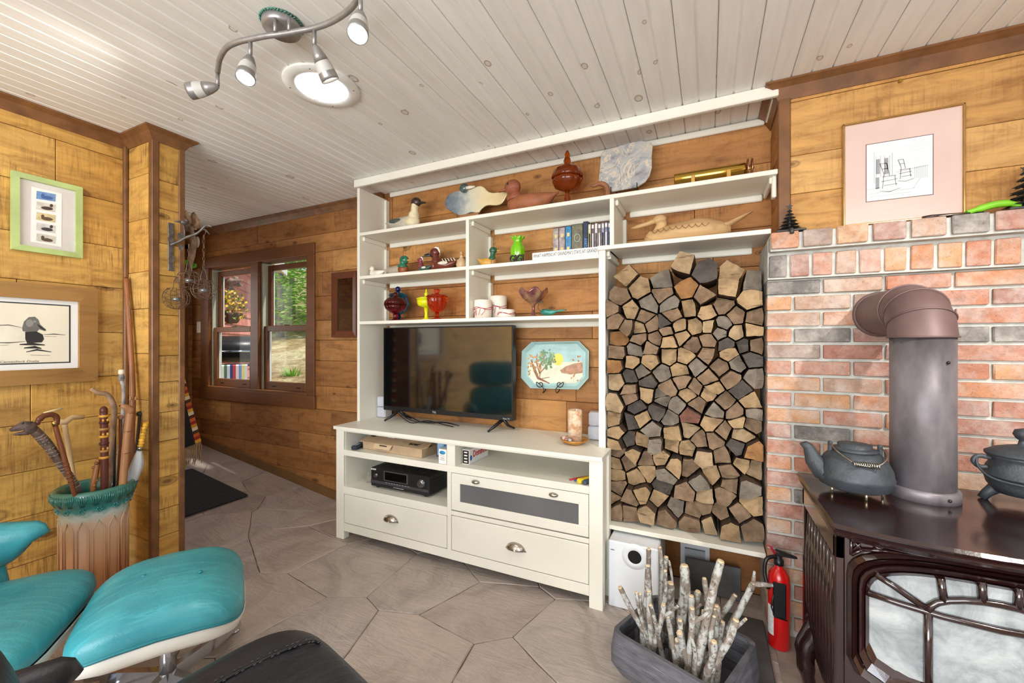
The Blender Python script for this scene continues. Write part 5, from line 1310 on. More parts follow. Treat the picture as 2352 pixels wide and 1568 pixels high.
for k in sorted(layers):
    row = sorted(layers[k], key=lambda q: q[0][0])
    lay = (ORD[k]+' layer from the top') if k < 8 else (ORD[nl-1-k]+' layer from the bottom')
    if k == 0: lay = 'top layer'
    if k == nl-1: lay = 'bottom layer'
    for j, (c, p, tn) in enumerate(row):
        pos = ORD[j]+' from the left in the '+lay
        shape = 'wedge' if len(p) <= 4 else 'block'
        if rl.random() < .5:
            k_ = max(range(len(p)), key=lambda i: math.hypot(p[(i+1) % len(p)][0]-p[i][0], p[(i+1) % len(p)][1]-p[i][1])); A_, B_ = p[k_], p[(k_+1) % len(p)]
            ex_, ez_ = B_[0]-A_[0], B_[1]-A_[1]; l_ = math.hypot(ex_, ez_); nn = (ez_/l_, -ex_/l_)
            p = p[:k_+1]+[(A_[0]+ex_*f+nn[0]*.0065*4*f*(1-f), A_[1]+ez_*f+nn[1]*.0065*4*f*(1-f)) for f in (.2, .4, .6, .8)]+p[k_+1:]
        q = rough(p, .014, .0016, rl); loc = [(a-c[0], b-c[1]) for a, b in q]
        y0 = YW+rl.uniform(-.03, .06); tx, tz = rl.uniform(-.12, .12), rl.uniform(-.12, .12)
        dy = 2.462-y0
        m = MB(); n_ = len(loc)
        fr = [(a*.985, a*tx+b*tz, b*.985) for a, b in loc]; f2 = [(a, a*tx+b*tz+.004, b) for a, b in loc]; bk_ = [(a*1.0, dy, b*1.0) for a, b in loc]
        m.add(fr, [tuple(range(n_))], 0)
        base = len(m.v); m.v += fr+f2+bk_
        for r0, r1 in ((0, 1), (1, 2)):
            for i in range(n_):
                i2 = (i+1) % n_; m.f.append((base+r0*n_+i, base+r0*n_+i2, base+r1*n_+i2, base+r1*n_+i)); m.m.append(1); m.s.append(False)
        m.f.append(tuple(base+2*n_+i for i in range(n_))); m.m.append(1); m.s.append(False)
        lg = m.build('firewood_log', [LM[tn], M_lside], None, (c[0], y0, c[1]), None, label='%s split firewood %s, %s' % (TONE[tn][1], shape, pos), cat='firewood', group='split logs stacked in the white shelf bay')
# ================================================================== ducks
def duck(name, label, base, L, rz, cb, cbr, ch, cbl, headx=.36, headz=.62, hr=.135, neck=1.0, crest=None, tailup=.1, patch=None, bill=.2, cat='duck decoy', group=None, ring=None, eye=True, bw=.42, bh=.36, billdrop=.03):
    """carved duck; local +x is forward, L = body length"""
    t = thing(name, label, cat, base, rz, group)
    R = []
    for x, w, zc, hh in ((-.60, .02, .26+tailup, .012), (-.52, .10, .24+tailup*.8, .035), (-.42, .22, .22+tailup*.3, .10), (-.25, .36, .19, .165), (0, .42, .185, .185), (.22, .40, .19, .19), (.38, .30, .195, .17), (.46, .18, .20, .115), (.5, .05, .205, .03)):
        R.append([(x*L, w*bw/.42*L/2*math.cos(2*PI*k/16), max(.0, (zc*bh/.36+hh*bh/.36*math.sin(2*PI*k/16))*L)) for k in range(16)])
    MB().loft(R).build('body', cb, t)
    if cbr:
        R2 = [[(q[0]*1.012, q[1]*1.02, q[2]*1.008) for q in g_] for g_ in R[5:]]
        MB().loft(R2).build('breast', cbr, t)
    hx, hz = headx*L, headz*L
    MB().tube(bez([(headx*L-.06*L, 0, .28*L*bh/.36), (headx*L-.03*L, 0, (.28+.6*(headz-.28))*L), (hx, 0, hz-.02*L)], 4), [hr*L*1.15*neck]*3+[hr*L*.78*neck]*4+[hr*L*.75]*2, 12).build('neck', ch if not ring else ring, t)
    MB().ell((hx+.01*L, 0, hz), (hr*L*1.18, hr*L*.85, hr*L), 14, 9).build('head', ch, t)
    b = MB(); bx = hx+hr*L*.9; bz = hz-.02*L
    b.loft([[(bx+x*L*bill/.2, w*L*math.cos(2*PI*k/10), bz+(z+h_*math.sin(2*PI*k/10))*L) for k in range(10)] for x, w, z, h_ in ((0, .05, .0, .055), (.08, .048, -.012, .032), (.16, .05, -.02, .02), (.2, .03, -.022-billdrop*.3, .01))])
    b.build('bill', cbl, t)
    if eye:
        for s in (-1, 1): MB().ell((hx+hr*L*.45, s*hr*L*.74, hz+hr*L*.25), hr*L*.17, 7, 5).build('eye', M_blk, t)
    if crest is not None:
        R3 = [[(hx-hr*L*(x), .016*L*w*math.cos(2*PI*k/8), hz+hr*L*z+hr*L*hh*math.sin(2*PI*k/8)) for k in range(8)] for x, z, w, hh in ((-.4, .8, 1.2, .25), (.3, .95, 1.6, .35), (1.0, .6, 1.6, .5), (1.35, .0, 1.2, .4), (1.4, -.7, .7, .25))]
        MB().loft(R3).build('crest', crest, t)
    if patch is not None:
        for s in (-1, 1):
            MB().ell((-.12*L, s*.19*L*bw/.42, .24*L*bh/.36), (.20*L, .03*L, .06*L), 12, 7).build('wing_patch', patch, t)
    return t
K = lambda nm, r, g, b, ro=.45, v=.08: plain(nm, C(r, g, b), ro, 0, v, 20)
def on(u, v, y, z): p = PY(u, v, y); return (p.x, y, z)
Z1, Z2, Z3, ZW = SH1+.001, SH2+.001, SH3+.001, SHW+.001
pin = duck('pintail_decoy', 'pintail duck decoy with chocolate head at the left of the top shelf', (-1.935, 2.3, Z1), .27, 0, K('pin_body', 186, 180, 162), K('pin_breast', 230, 216, 178), K('pin_head', 62, 44, 36, .3), K('pin_bill', 50, 44, 42, .3), .40, .70, .125, 1.0, None, .02, K('pin_patch', 74, 84, 76), .20, ring=K('pin_breast', 230, 216, 178))
MB().tube(bez([(.075, s_*.016, .17) for s_ in (1,)]+[(.068, .018, .145), (.066, .02, .115)], 4), .004, 6).build('neck_stripe', K('pin_breast', 230, 216, 178), pin)
# duck shaped dish leaning on the wall
dd = thing('duck_dish', 'glazed ceramic dish shaped like a sleeping duck, blue grey fading to cream', 'dish', (-1.40, 2.34, Z1))
t = NT('dish_glaze'); tc2 = t.t.nodes.new('ShaderNodeTexCoord'); sx = t.t.nodes.new('ShaderNodeSeparateXYZ'); t.t.links.new(tc2.outputs['Object'], sx.inputs[0])
n_ = t.noise(t.coords((1, 1, 1), False), 18, 3)
m_dish = t.out(t.ramp(t.math('ADD', t.math('ADD', t.math('MULTIPLY', sx.outputs[0], 2.0), .45), t.math('MULTIPLY', t.math('SUBTRACT', n_, .5), .35)), [(.05, C(84, 98, 112)), (.25, C(142, 152, 156)), (.42, C(206, 204, 186)), (.62, C(228, 212, 168)), (1, C(216, 190, 140))]), .14, 0, .6, .5)
DY = 2.33
def dpx(pts): return [PY(1000+x/3.41, 300+y/3.41, DY)-Vector((-1.40, DY, Z1)) for x, y in pts]
outl = dpx([(66, 570), (80, 520), (115, 488), (170, 470), (230, 470), (300, 445), (340, 430), (375, 440), (410, 475), (470, 485), (555, 475), (545, 520), (520, 560), (480, 580), (400, 580), (350, 615), (330, 640), (270, 635), (205, 662), (150, 645), (90, 612)]); outl = bez(outl+[outl[0]], 3)[:-1]
cen = sum(outl, Vector())/len(outl); m = MB(); nO = len(outl)
rings = []
for f, dy in ((1.0, 0.0), (.97, -.006), (.86, .012), (.6, .028), (.2, .032)):
    rings.append([cen+(p-cen)*f+Vector((0, dy, 0)) for p in outl])
m.loft(rings, 0, True, False); rb2 = [[cen+(p-cen)*f+Vector((0, dy+.008, 0)) for p in outl] for f, dy in ((1.0, -.004), (.86, .016), (.6, .032), (.2, .036))]; m.loft(rb2, 0, True, True)
lowest = min(q[2] for q in m.v); m.v = [(q[0], q[1], q[2]-lowest*.0) for q in m.v]
m.build('dish', m_dish, dd)
hc = dpx([(225, 450)])[0]
MB().ell(hc+Vector((0, -.012, .0)), (.033, .022, .030), 14, 9).build('head', plain('dish_head', C(70, 88, 88), .16, 0, .2, 20, coat=.4), dd)
MB().tube([hc+Vector((.025, -.02, -.006)), hc+Vector((.055, -.02, -.006)), hc+Vector((.085, -.014, -.004))], [.012, .010, .005], 8).build('bill', plain('dish_bill', C(232, 228, 214), .16), dd)
MB().tube([(-.09, .01, .06), (-.07, .07, .005)], .006, 6).tube([(.05, .01, .06), (.05, .07, .005)], .006, 6).box(-.1, .08, -.02, .075, 0, .006, 0, .001).box(-.085, .06, -.02, -.012, 0, .062, 0, .002).build('dish_stand', plain('stand_wood', C(150, 108, 66), .5), dd)
duck('clay_duck', 'plain terracotta duck facing left on the top shelf', (-.965, 2.29, Z1), .30, PI, K('terra', 158, 96, 62, .6), None, K('terra_h', 150, 84, 58, .55), K('terra', 158, 96, 62, .6), .38, .57, .15, 1.0, None, .05, None, .2)
M_amber = glassy('amber_glass', C(176, 84, 20), .05, .8)
def compote(name, label, base, prof_bowl, prof_lid, foot, mat, lidmat=None, cat='candy dish', n=24, flute=0.0):
    t = thing(name, label, cat, base); 
    def lat(prof, nm, mm):
        rings = [[(r*(1+flute*math.cos(12*2*PI*k/(n*3)))*math.cos(2*PI*k/(n*3)), r*(1+flute*math.cos(12*2*PI*k/(n*3)))*math.sin(2*PI*k/(n*3)), z) for k in range(n*3)] for r, z in prof]
        MB().loft(rings, 0, True, True).build(nm, mm, t)
    lat(foot, 'foot', mat); lat(prof_bowl, 'bowl', mat)
    if prof_lid: lat(prof_lid, 'lid', lidmat or mat)
    return t
compote('amber_compote', 'tall amber glass covered compote on the top shelf', (-.737, 2.3, Z1), [(.012, .095), (.03, .10), (.07, .118), (.086, .145), (.088, .165)], [(.090, .166), (.088, .185), (.075, .215), (.05, .232), (.02, .240), (.016, .25), (.022, .268), (.016, .285), (.012, .292), (.016, .305), (.006, .327), (.001, .332)], [(.045, 0), (.046, .006), (.02, .015), (.012, .035), (.018, .05), (.010, .075), (.014, .095)], M_amber, flute=.025)
# carved curled bird behind the amber dish
cb = thing('carved_swan', 'brown carved swan neck curling beside the stone slab', 'carving', (-.545, 2.33, Z1))
MB().tube(bez([(.03, 0, .01), (.035, 0, .06), (.025, 0, .10), (-.005, 0, .118), (-.045, 0, .112), (-.065, 0, .122)], 5), [.018]*6+[.014]*10+[.010]*6+[.006]*4, 9).build('neck', K('swan_wood', 148, 96, 64, .6), cb)
MB().ell((0, 0, .025), (.06, .03, .025), 12, 7).build('body', K('swan_wood', 148, 96, 64, .6), cb)
# stone slab on a wire easel
ss = thing('stone_slab', 'polished grey petrified wood slab plate propped on a wire easel', 'stone plate', (-.42, 2.36, Z1))
t = NT('agate'); v_ = t.coords((1, 1, 1), False); n_ = t.noise(v_, 9, 5, .6, 1.8); sx = t.t.nodes.new('ShaderNodeSeparateXYZ'); tc2 = t.t.nodes.new('ShaderNodeTexCoord'); t.t.links.new(tc2.outputs['Object'], sx.inputs[0])
c_ = t.ramp(n_, [(.3, C(120, 122, 128)), (.5, C(176, 176, 176)), (.62, C(196, 190, 176)), (.75, C(140, 136, 132))])
vein = t.ramp(t.noise(v_, 6, 4, .6, 2.2), [(.47, 0.0), (.5, .9), (.53, 0.0)])
m_ag = t.out(t.mix(vein, c_, C(226, 206, 176)), .08, 0, .6, .6)
SY2 = 2.34
sp_ = [PY(1350+x/3.564, 200+y/3.564, SY2)-Vector((-.42, 2.36, Z1)) for x, y in ((98, 640), (102, 540), (130, 510), (200, 490), (280, 465), (370, 440), (440, 430), (510, 442), (527, 480), (520, 560), (522, 650), (505, 720), (470, 770), (400, 815), (320, 830), (240, 845), (150, 860), (125, 810), (88, 760))]
m = MB(); ce = sum(sp_, Vector())/len(sp_); dz_ = lambda p: p+Vector((0, .10*(p.z-.0)*.5, 0))
m.loft([[dz_(p)+Vector((0, -.0, 0)) for p in sp_], [dz_(ce+(p-ce)*1.01)+Vector((0, .006, 0)) for p in sp_], [dz_(p)+Vector((0, .014, 0)) for p in sp_]], 0, False, True); m.build('slab', m_ag, ss)
zlow = min(q[2] for q in m.v)
for x in (-.07, .07): MB().tube([(x, -.04, zlow+.02), (x, -.035, .004), (x, .05, .004), (x*.7, .075, .17)], .0025, 6).build('easel_wire', M_blk, ss)
# brass cylinder on wooden rests
bc = thing('brass_tube', 'polished brass tube lying on two wooden rests with two rings', 'brass tube', (.015, 2.31, Z1))
M_br = plain('brass_polished', C(206, 172, 84), .15, 1.0, .04, 10)
m = MB(); m.loft([[(x, .030*q*math.cos(2*PI*k/24), .065+.030*q*math.sin(2*PI*k/24)) for k in range(24)] for x, q in ((-.175, .9), (-.17, 1), (.145, 1), (.15, .9))]); m.build('tube', M_br, bc)
for x in (.157, .175): MB().tube([(x, .047*math.cos(2*PI*k/28), .062+.047*math.sin(2*PI*k/28)) for k in range(29)], .003, 6).build('ring', plain('copper_ring', C(196, 150, 120), .2, 1.0), bc)
MB().tube([(.15, 0, .065), (.185, 0, .065)], .006, 8).build('axle', M_br, bc)
for x in (-.085, .075): MB().box(x-.009, x+.009, -.034, .034, 0, .064, 0, .002).build('rest', K('rest_wood', 206, 158, 74), bc)
# ---- second row, left
w_ = duck('white_duck', 'tiny white ceramic duck at the far left of the middle shelf', (-2.15, 2.27, Z2), .125, PI, K('wd', 236, 230, 214, .3), None, K('wd', 236, 230, 214, .3), K('wdb', 190, 176, 150), .36, .5, .14, 1.0, None, .05, None, .12)
duck('mallard_decoy', 'mallard decoy with green head and rust breast on the left middle shelf', (-1.985, 2.29, Z2), .185, 0, K('mal_b', 178, 166, 150), K('mal_br', 150, 80, 46), K('mal_h', 42, 112, 84, .25), K('mal_bill', 216, 160, 72), .34, .56, .17, 1.0, None, .0, None, .24, ring=K('mal_h', 42, 112, 84, .25))
duck('loon_figure', 'black loon figure with long pointed bill behind the wood duck', (-1.655, 2.38, Z2), .20, PI, K('loon_b', 30, 32, 34, .3), None, K('loon_h', 24, 26, 28, .25), K('loon_bill', 92, 92, 84, .35), .36, .72, .14, 1.0, None, .0, K('loon_p', 200, 200, 190), .46)
duck('small_wood_duck', 'small dark duck with pink and green head in front of the loon', (-1.73, 2.27, Z2), .12, PI-.2, K('swd_b', 52, 84, 70, .3), K('swd_br', 120, 60, 60, .3), K('swd_h', 132, 60, 70, .3), K('swd_bill', 196, 90, 80, .3), .34, .72, .16, 1.0, K('swd_c', 230, 228, 220), .05, K('swd_p', 228, 226, 216), .22)
wd = duck('hooded_merganser', 'red brown duck with white fan crest and striped back', (-1.595, 2.29, Z2), .20, PI, K('mer_b', 112, 52, 38, .25), K('mer_br', 122, 58, 42, .25), K('mer_h', 104, 46, 36, .25), K('mer_bill', 46, 44, 52, .3), .32, .66, .15, .95, K('mer_c', 236, 232, 220), .05, K('mer_p', 228, 222, 206), .30)
for k in range(5):
    for s in (-1, 1): MB().tube([(-.02-.022*k, s*.038, .075), (-.035-.022*k, s*.04, .055)], .003, 5).build('back_stripe', K('mer_c', 236, 232, 220), wd)
bb = thing('bird_bottle', 'small cream ceramic bird shaped bottle with a stopper beside the divider', 'bottle', (-1.455, 2.30, Z2))
MB().lathe([(.022, 0), (.032, .01), (.036, .035), (.030, .06), (.014, .078), (.010, .09), (.013, .094)], n=18).build('body', K('bb_cream', 222, 190, 146), bb)
MB().lathe([(.008, .094), (.013, .105), (.012, .118), (.004, .124)], n=12).build('stopper', K('bb_cork', 206, 160, 110), bb)
# ---- second row, middle
duck('upright_mallard', 'small upright mallard figure with dark green head beside the green vase', (-1.255, 2.29, Z2), .115, 0.25, K('um_b', 206, 156, 62), K('um_br', 168, 124, 66), K('um_h', 40, 92, 66, .3), K('um_bill', 200, 160, 60), .30, .92, .19, .9, None, .1, None, .26, bh=.5)
gv = thing('green_vase', 'lime green glass vase with ruffled lip on the middle shelf', 'vase', (-1.056, 2.31, Z2))
M_lime = plain('lime_glass', C(120, 196, 16), .08, 0, .05, 8, coat=.6)
rings = []
for r, z, fl in ((.025, 0, 0), (.03, .004, 0), (.036, .03, .03), (.044, .075, .04), (.043, .105, .04), (.030, .13, .02), (.024, .142, 0), (.032, .158, .1), (.042, .172, .18), (.039, .173, .18), (.022, .15, 0)):
    rings.append([(r*(1+fl*math.cos(8*2*PI*k/48))*math.cos(2*PI*k/48), r*(1+fl*math.cos(8*2*PI*k/48))*math.sin(2*PI*k/48), z+fl*.02*math.cos(8*2*PI*k/48)) for k in range(48)])
MB().loft(rings, 0, True, True).build('vase_body', M_lime, gv)
gg = thing('letter_sign', 'black standing letters spelling GIGI in front of the green vase', 'letters', (-1.030, 2.235, Z2))
tx_ = text('letters', 'GIGI', .060, M_blk, gg, (.0, 0, .024), (PI/2, 0, 0), .006, .78, bold=.0016)
MB().box(-.056, .050, -.008, .008, 0, .004).build('base', M_blk, gg)
sg_ = thing('slogan_sign', 'long narrow white sign with black capital letters on the middle shelf', 'sign', (-.735, 2.203, Z2))
pl_, pr_ = PY(1223, 583, 2.2).x, -.531
MB().box(pl_+.735, pr_+.735, -.006, .006, 0, .040, 0, .001).build('board', plain('sign_white', C(240, 238, 230), .5, 0, .01), sg_)
tt = text('lettering', "WHAT HAPPENS AT GRANDMA'S STAYS AT GRANDI", .0225, M_blk, sg_, (0, -.0066, .020), (PI/2, 0, 0), .0004, 1.0)
xs = [v.co.x for v in tt.data.vertices]; wtxt = max(xs)-min(xs); want = (pr_-pl_)-.012; f_ = want/wtxt; mid = (max(xs)+min(xs))/2
for v in tt.data.vertices: v.co.x = (v.co.x-mid)*f_; v.co.y *= 1.25
tt.location.x = (pl_+pr_)/2+.735
# DVDs
DV = [(.0315, .190, (150, 140, 136), 'grey', 'gold lettering, leftmost'), (.0315, .190, (162, 146, 146), 'mauve', 'gold lettering'), (.0315, .192, (40, 128, 176), 'bright blue', 'gold lettering'), (.056, .196, (106, 100, 78), 'thick olive', 'a pale ring on the spine'), (.024, .205, (26, 40, 70), 'navy', 'a blue vertical title'), (.0155, .190, (196, 188, 150), 'cream', 'dark print'), (.0155, .190, (92, 76, 84), 'plum', 'a pale top'), (.0155, .190, (206, 196, 204), 'white and pink', 'faint print'), (.0155, .188, (110, 104, 92), 'khaki', 'dark print'), (.0155, .188, (150, 158, 180), 'pale blue', 'grey print'), (.0155, .190, (120, 112, 130), 'violet grey', 'pale print'), (.0155, .186, (70, 110, 160), 'steel blue', 'pale print, rightmost')]
x = -.815; YD = 2.27
m_gold = plain('gold_print', C(228, 200, 130), .5); m_lt = plain('pale_print', C(214, 212, 206), .5)
for i, (w, h_, col, cn, det) in enumerate(DV):
    w *= 1.19
    t = thing('dvd_case', '%s DVD case with %s' % (cn, det), 'DVD', (x+w/2, YD, Z2), 0, 'DVD cases in a row above the slogan sign')
    MB().box(-w/2+.0006, w/2-.0006, 0, .135, 0, h_, 0, .0015).build('case', plain('dvd_case_black', C(24, 24, 28), .3), t)
    MB().box(-w/2+.002, w/2-.002, -.0008, .0, .004, h_-.004).build('spine', plain('dvd_%d' % i, C(*col), .3, 0, .2, 40), t)
    if i < 3:
        for zz, hh in ((h_*.74, .02), (h_*.25, .05)): MB().box(-w*.2, w*.2, -.0014, -.0008, zz-hh/2, zz+hh/2).build('spine_print', m_gold, t)
    elif i == 3:
        MB().tube([(.017*math.cos(2*PI*k/24), -.001, h_*.6+.022*math.sin(2*PI*k/24)) for k in range(25)], .0016, 5).build('ring_print', plain('ring_green', C(168, 206, 176), .5), t)
        for zz in (h_*.26, h_*.16): MB().box(-.016, .016, -.0014, -.0008, zz, zz+.006).build('spine_print', m_lt, t)
    elif i == 4:
        text('title', 'AVATAR', .024, plain('title_blue', C(90, 160, 230), .4), t, (0, -.0012, h_*.36), (PI/2, PI/2, 0), .0003, .8)
        MB().lathe([(.010, 0), (.011, .004), (.007, .012), (.0, .014)], (0, .06, h_), 12).build('finial', plain('navy_cap', C(30, 60, 110), .3), t)
    else:
        MB().box(-w*.2, w*.2, -.0014, -.0008, h_*.2, h_*.7).build('spine_print', (m_lt, M_dark)[i % 2], t)
        MB().box(-w*.34, w*.34, -.0014, -.0008, h_*.84, h_*.95).build('spine_print', m_lt, t)
    x += w
# ---- big carved bird
bg = thing('carved_bird', 'large natural wood carving of a long billed bird with raised tail', 'carving', (-.05, 2.33, ZW))
M_carv = wood('carved_wood', [(0, C(206, 170, 122)), (1, C(206, 170, 122))], 0, .8, 'x', .55, 0)
R = []
for x, w, zc, hh in ((-.26, .03, .03, .025), (-.21, .08, .045, .042), (-.12, .115, .055, .054), (0, .12, .06, .066), (.06, .11, .06, .055), (.11, .08, .055, .04), (.15, .05, .05, .022)):
    R.append([(x, w/2*1.3*math.cos(2*PI*k/18), max(.001, zc+hh*math.sin(2*PI*k/18))) for k in range(18)])
MB().loft(R).build('body', M_carv, bg)
MB().loft([[(x, w*math.cos(2*PI*k/12), z+h_*math.sin(2*PI*k/12)) for k in range(12)] for x, z, w, h_ in ((.06, .05, .045, .03), (.14, .075, .035, .016), (.22, .115, .02, .007), (.245, .128, .008, .003))]).build('tail', M_carv, bg)
MB().tube(bez([(-.225, 0, .03), (-.19, 0, .075), (-.175, 0, .11), (-.18, 0, .135)], 5), [.045]*4+[.03]*5+[.028]*4+[.025]*3, 12).build('neck', M_carv, bg)
MB().ell((-.185, 0, .142), (.036, .027, .026), 14, 9).build('head', M_carv, bg)
MB().loft([[(x, w*math.cos(2*PI*k/10), z+h_*math.sin(2*PI*k/10)) for k in range(10)] for x, z, w, h_ in ((-.20, .138, .018, .015), (-.25, .126, .013, .012), (-.30, .117, .011, .011), (-.33, .113, .004, .004))]).build('bill', M_carv, bg)
for k in range(9):
    a = -.22+.03*k
    for s in (-1, 1): MB().tube(bez([(a, s*(.055+.012*min(k, 3)), .075), (a+.016, s*(.06+.012*min(k, 3)), .058), (a+.034, s*(.055+.012*min(k, 3)), .074)], 4), .0015, 4).build('feather_cut', K('carv_dark', 140, 104, 64), bg)
# ---- third row
G = lambda nm, r, g_, b, tr=.9: glassy(nm, C(r, g_, b), .03, tr)
mb_, mr_, mo_ = G('blue_glass', 40, 130, 176), G('red_glass', 168, 14, 30), G('orange_glass', 236, 74, 10)
mc_ = G('cobalt_glass', 20, 30, 110, .4)
bj = compote('blue_jar', 'blue glass covered jar with cobalt ball finial behind the red one', (-2.035, 2.36, Z3), [(.012, .05), (.04, .058), (.066, .09), (.076, .13), (.07, .165), (.055, .185)], [(.066, .186), (.066, .192), (.05, .205), (.03, .213), (.012, .218)], [(.04, 0), (.04, .005), (.016, .02), (.012, .05)], mb_, flute=.02)
MB().ell((0, 0, .236), .020, 14, 9).build('finial', mc_, bj); MB().ell((0, 0, .035), .022, 14, 9).build('stem_ball', mc_, bj)
rj = compote('red_jar', 'round red glass covered candy jar in front of the blue one', (-1.98, 2.27, Z3), [(.012, .052), (.035, .058), (.068, .085), (.078, .110)], [(.079, .111), (.075, .135), (.055, .158), (.025, .168), (.014, .172), (.02, .184), (.014, .198), (.004, .203)], [(.035, 0), (.036, .005), (.02, .015), (.014, .03), (.02, .04), (.012, .052)], mr_, flute=.02)
m_yel = plain('yellow_glass', C(222, 226, 20), .35, 0, .06, 10)
compote('yellow_compote', 'opaque yellow covered compote with spire lid between red and orange glass', (-1.745, 2.31, Z3), [(.014, .088), (.055, .10), (.062, .118), (.063, .142)], [(.066, .143), (.066, .15), (.04, .158), (.016, .163), (.009, .172), (.016, .18), (.008, .19), (.006, .205), (.001, .218)], [(.034, 0), (.034, .004), (.014, .015), (.010, .045), (.016, .088)], m_yel)
compote('orange_compote', 'ribbed orange glass covered goblet with crown finial', (-1.635, 2.28, Z3), [(.012, .048), (.04, .062), (.060, .095), (.066, .135), (.066, .150)], [(.070, .151), (.070, .157), (.055, .166), (.02, .172), (.013, .178), (.018, .188), (.022, .204), (.008, .2)], [(.04, 0), (.041, .005), (.018, .014), (.012, .03), (.012, .048)], mo_, flute=.04)
m_wx = plain('candle_wax', C(238, 228, 214), .45, 0, .03, 10); m_tw = plain('red_twine', C(176, 40, 56), .8)
for i, (x, y, r, h_, lb) in enumerate(((-1.275, 2.265, .055, .112, 'white pillar candle tied with red twine, nearest the divider'), (-1.225, 2.375, .056, .145, 'taller white pillar candle tied with red twine at the back'), (-1.122, 2.285, .053, .048, 'short white candle with red twine, right of the pillars'))):
    t = thing('pillar_candle', lb, 'candle', (x, y, Z3), 0, 'white candles tied with red twine')
    MB().lathe([(r, 0), (r, h_), (r*.9, h_+.002), (r*.8, h_-.006), (0, h_-.008)], n=26).build('wax', m_wx, t)
    MB().lathe([(.0015, h_-.008), (.0015, h_+.008)], n=6).build('wick', M_dark, t)
    rr = random.Random(i)
    for k in range(2): MB().tube([((r+.0018)*math.cos(2*PI*j/24), (r+.0018)*math.sin(2*PI*j/24), h_*(.5+.06*k)+.006*math.sin(3*2*PI*j/24+k)) for j in range(25)], .0016, 5).build('twine', m_tw, t)
    if i < 2:
        for k in range(4):
            a = -PI/2-.6+.4*k; p = Vector(((r+.003)*math.cos(a), (r+.003)*math.sin(a), h_*.5)); MB().tube(bez([p, p+Vector((rr.uniform(-.02, .02), -.008, -.015)), p+Vector((rr.uniform(-.035, .035), -.01, -.04))], 3), .0014, 4).build('twine_end', m_tw, t)
tw_ = thing('dry_twigs', 'thin reddish dry twigs beside the white candles', 'twigs', (-1.318, 2.22, Z3)); rr = random.Random(6)
for k in range(6): MB().tube(bez([(0, 0, .002), (rr.uniform(-.01, .02), rr.uniform(-.01, .01), .03), (rr.uniform(-.012, .05), rr.uniform(-.01, .02), .06+.02*rr.random())], 3), .0011, 4).build('twig', K('twig_red', 150, 80, 66), tw_)
cg = thing('ruffled_compote', 'purple bronze carnival glass compote with ruffled rim', 'glass dish', (-.949, 2.30, Z3))
t = NT('carnival'); v_ = t.coords(); m_cg = t.out(t.ramp(t.noise(v_, 14, 3), [(.3, C(94, 44, 60)), (.5, C(150, 96, 92)), (.7, C(186, 156, 110))]), .12, .6, .6, .5)
rings = []
for r, z, fl in ((.032, 0, 0), (.034, .004, 0), (.012, .015, 0), (.008, .05, 0), (.012, .075, 0), (.035, .09, 0), (.062, .115, .06), (.082, .148, .14), (.088, .160, .2), (.085, .160, .2), (.058, .12, .06), (.02, .095, 0)):
    rings.append([(r*math.cos(2*PI*k/48), r*math.sin(2*PI*k/48), z+fl*.07*math.cos(6*2*PI*k/48)) for k in range(48)])
MB().loft(rings).build('glass', m_cg, cg)
tb = thing('bird_figure', 'small teal metal bird with long tail and curled wire', 'bird figure', (-.85, 2.28, Z3))
m_tl = plain('verdigris', C(60, 140, 126), .4, .3, .25, 30)
MB().loft([[(x, w*math.cos(2*PI*k/12), z+h_*math.sin(2*PI*k/12)) for k in range(12)] for x, z, w, h_ in ((-.045, .028, .006, .006), (-.03, .028, .018, .017), (0, .024, .024, .021), (.03, .024, .017, .013), (.06, .03, .008, .006), (.115, .036, .003, .003))]).build('body', m_tl, tb)
MB().tube(bez([(-.04, 0, .03), (-.06, 0, .05), (-.055, 0, .08), (-.035, 0, .095), (-.03, 0, .085), (-.05, 0, .085), (-.06, 0, .092)], 5), .002, 5).build('curl', M_iron, tb)
# ================================================================== on the media cabinet top
TZ = TOPZ+.001
tr = thing('painted_tray', 'octagonal pale blue tray painted with tree, sun and lake on a scrolled stand', 'tray', (PY(1275, 895, 2.44).x, 2.44, PY(1275, 893, 2.44).z))
o = Vector(tr.location); TYp = 2.435
TP = lambda u, v, y=TYp: PY(u, v, y)
octp = [(1222, 785), (1330, 783), (1353, 806), (1352, 868), (1329, 894), (1219, 891), (1197, 867), (1199, 806)]
oc_ = [TP(u, v)-o for u, v in octp]; ce = sum(oc_, Vector())/8
m = MB(); m.loft([[ce+(p-ce)*f+Vector((0, d, 0)) for p in oc_] for f, d in ((1.0, .0), (1.0, .006), (.88, .022), (.88, .028))], 0, False, True, True)
m = MB(); m.loft([[ce+(p-ce)*f+Vector((0, d, 0)) for p in oc_] for f, d in ((.02, .018), (.88, .018), (.985, -.004), (1.0, -.004), (1.0, .002), (.88, .026), (.02, .026))], 0, False, False)
m.build('tray_body', plain('tray_blue', C(164, 198, 196), .4, 0, .04), tr)
TYq = TYp+.0172
Q = lambda u, v: PY(u, v, TYq)
Q2 = lambda u, v: PY(u, v, TYq-.0008); Q3 = lambda u, v: PY(u, v, TYq-.0016); Q4 = lambda u, v: PY(u, v, TYq-.0024)
flat('sky_paint', [[Q(1228, 796), Q(1324, 795), Q(1338, 810), Q(1338, 830), Q(1214, 832), Q(1214, 812)]], plain('paint_sky', C(170, 206, 206), .5, 0, .06, 12), tr, (0, -1, 0), .0004, o)
flat('lake_paint', [[Q(1214, 832), Q(1338, 830), Q(1338, 864), Q(1322, 880), Q(1228, 880), Q(1214, 864)]], plain('paint_lake', C(226, 228, 204), .5, 0, .05, 12), tr, (0, -1, 0), .0004, o)
flat('sun_paint', [blob((1282, 825), 12, 14, 16, 0, Q2)], plain('paint_sun', C(238, 220, 96), .5), tr, (0, -1, 0), .0004, o)
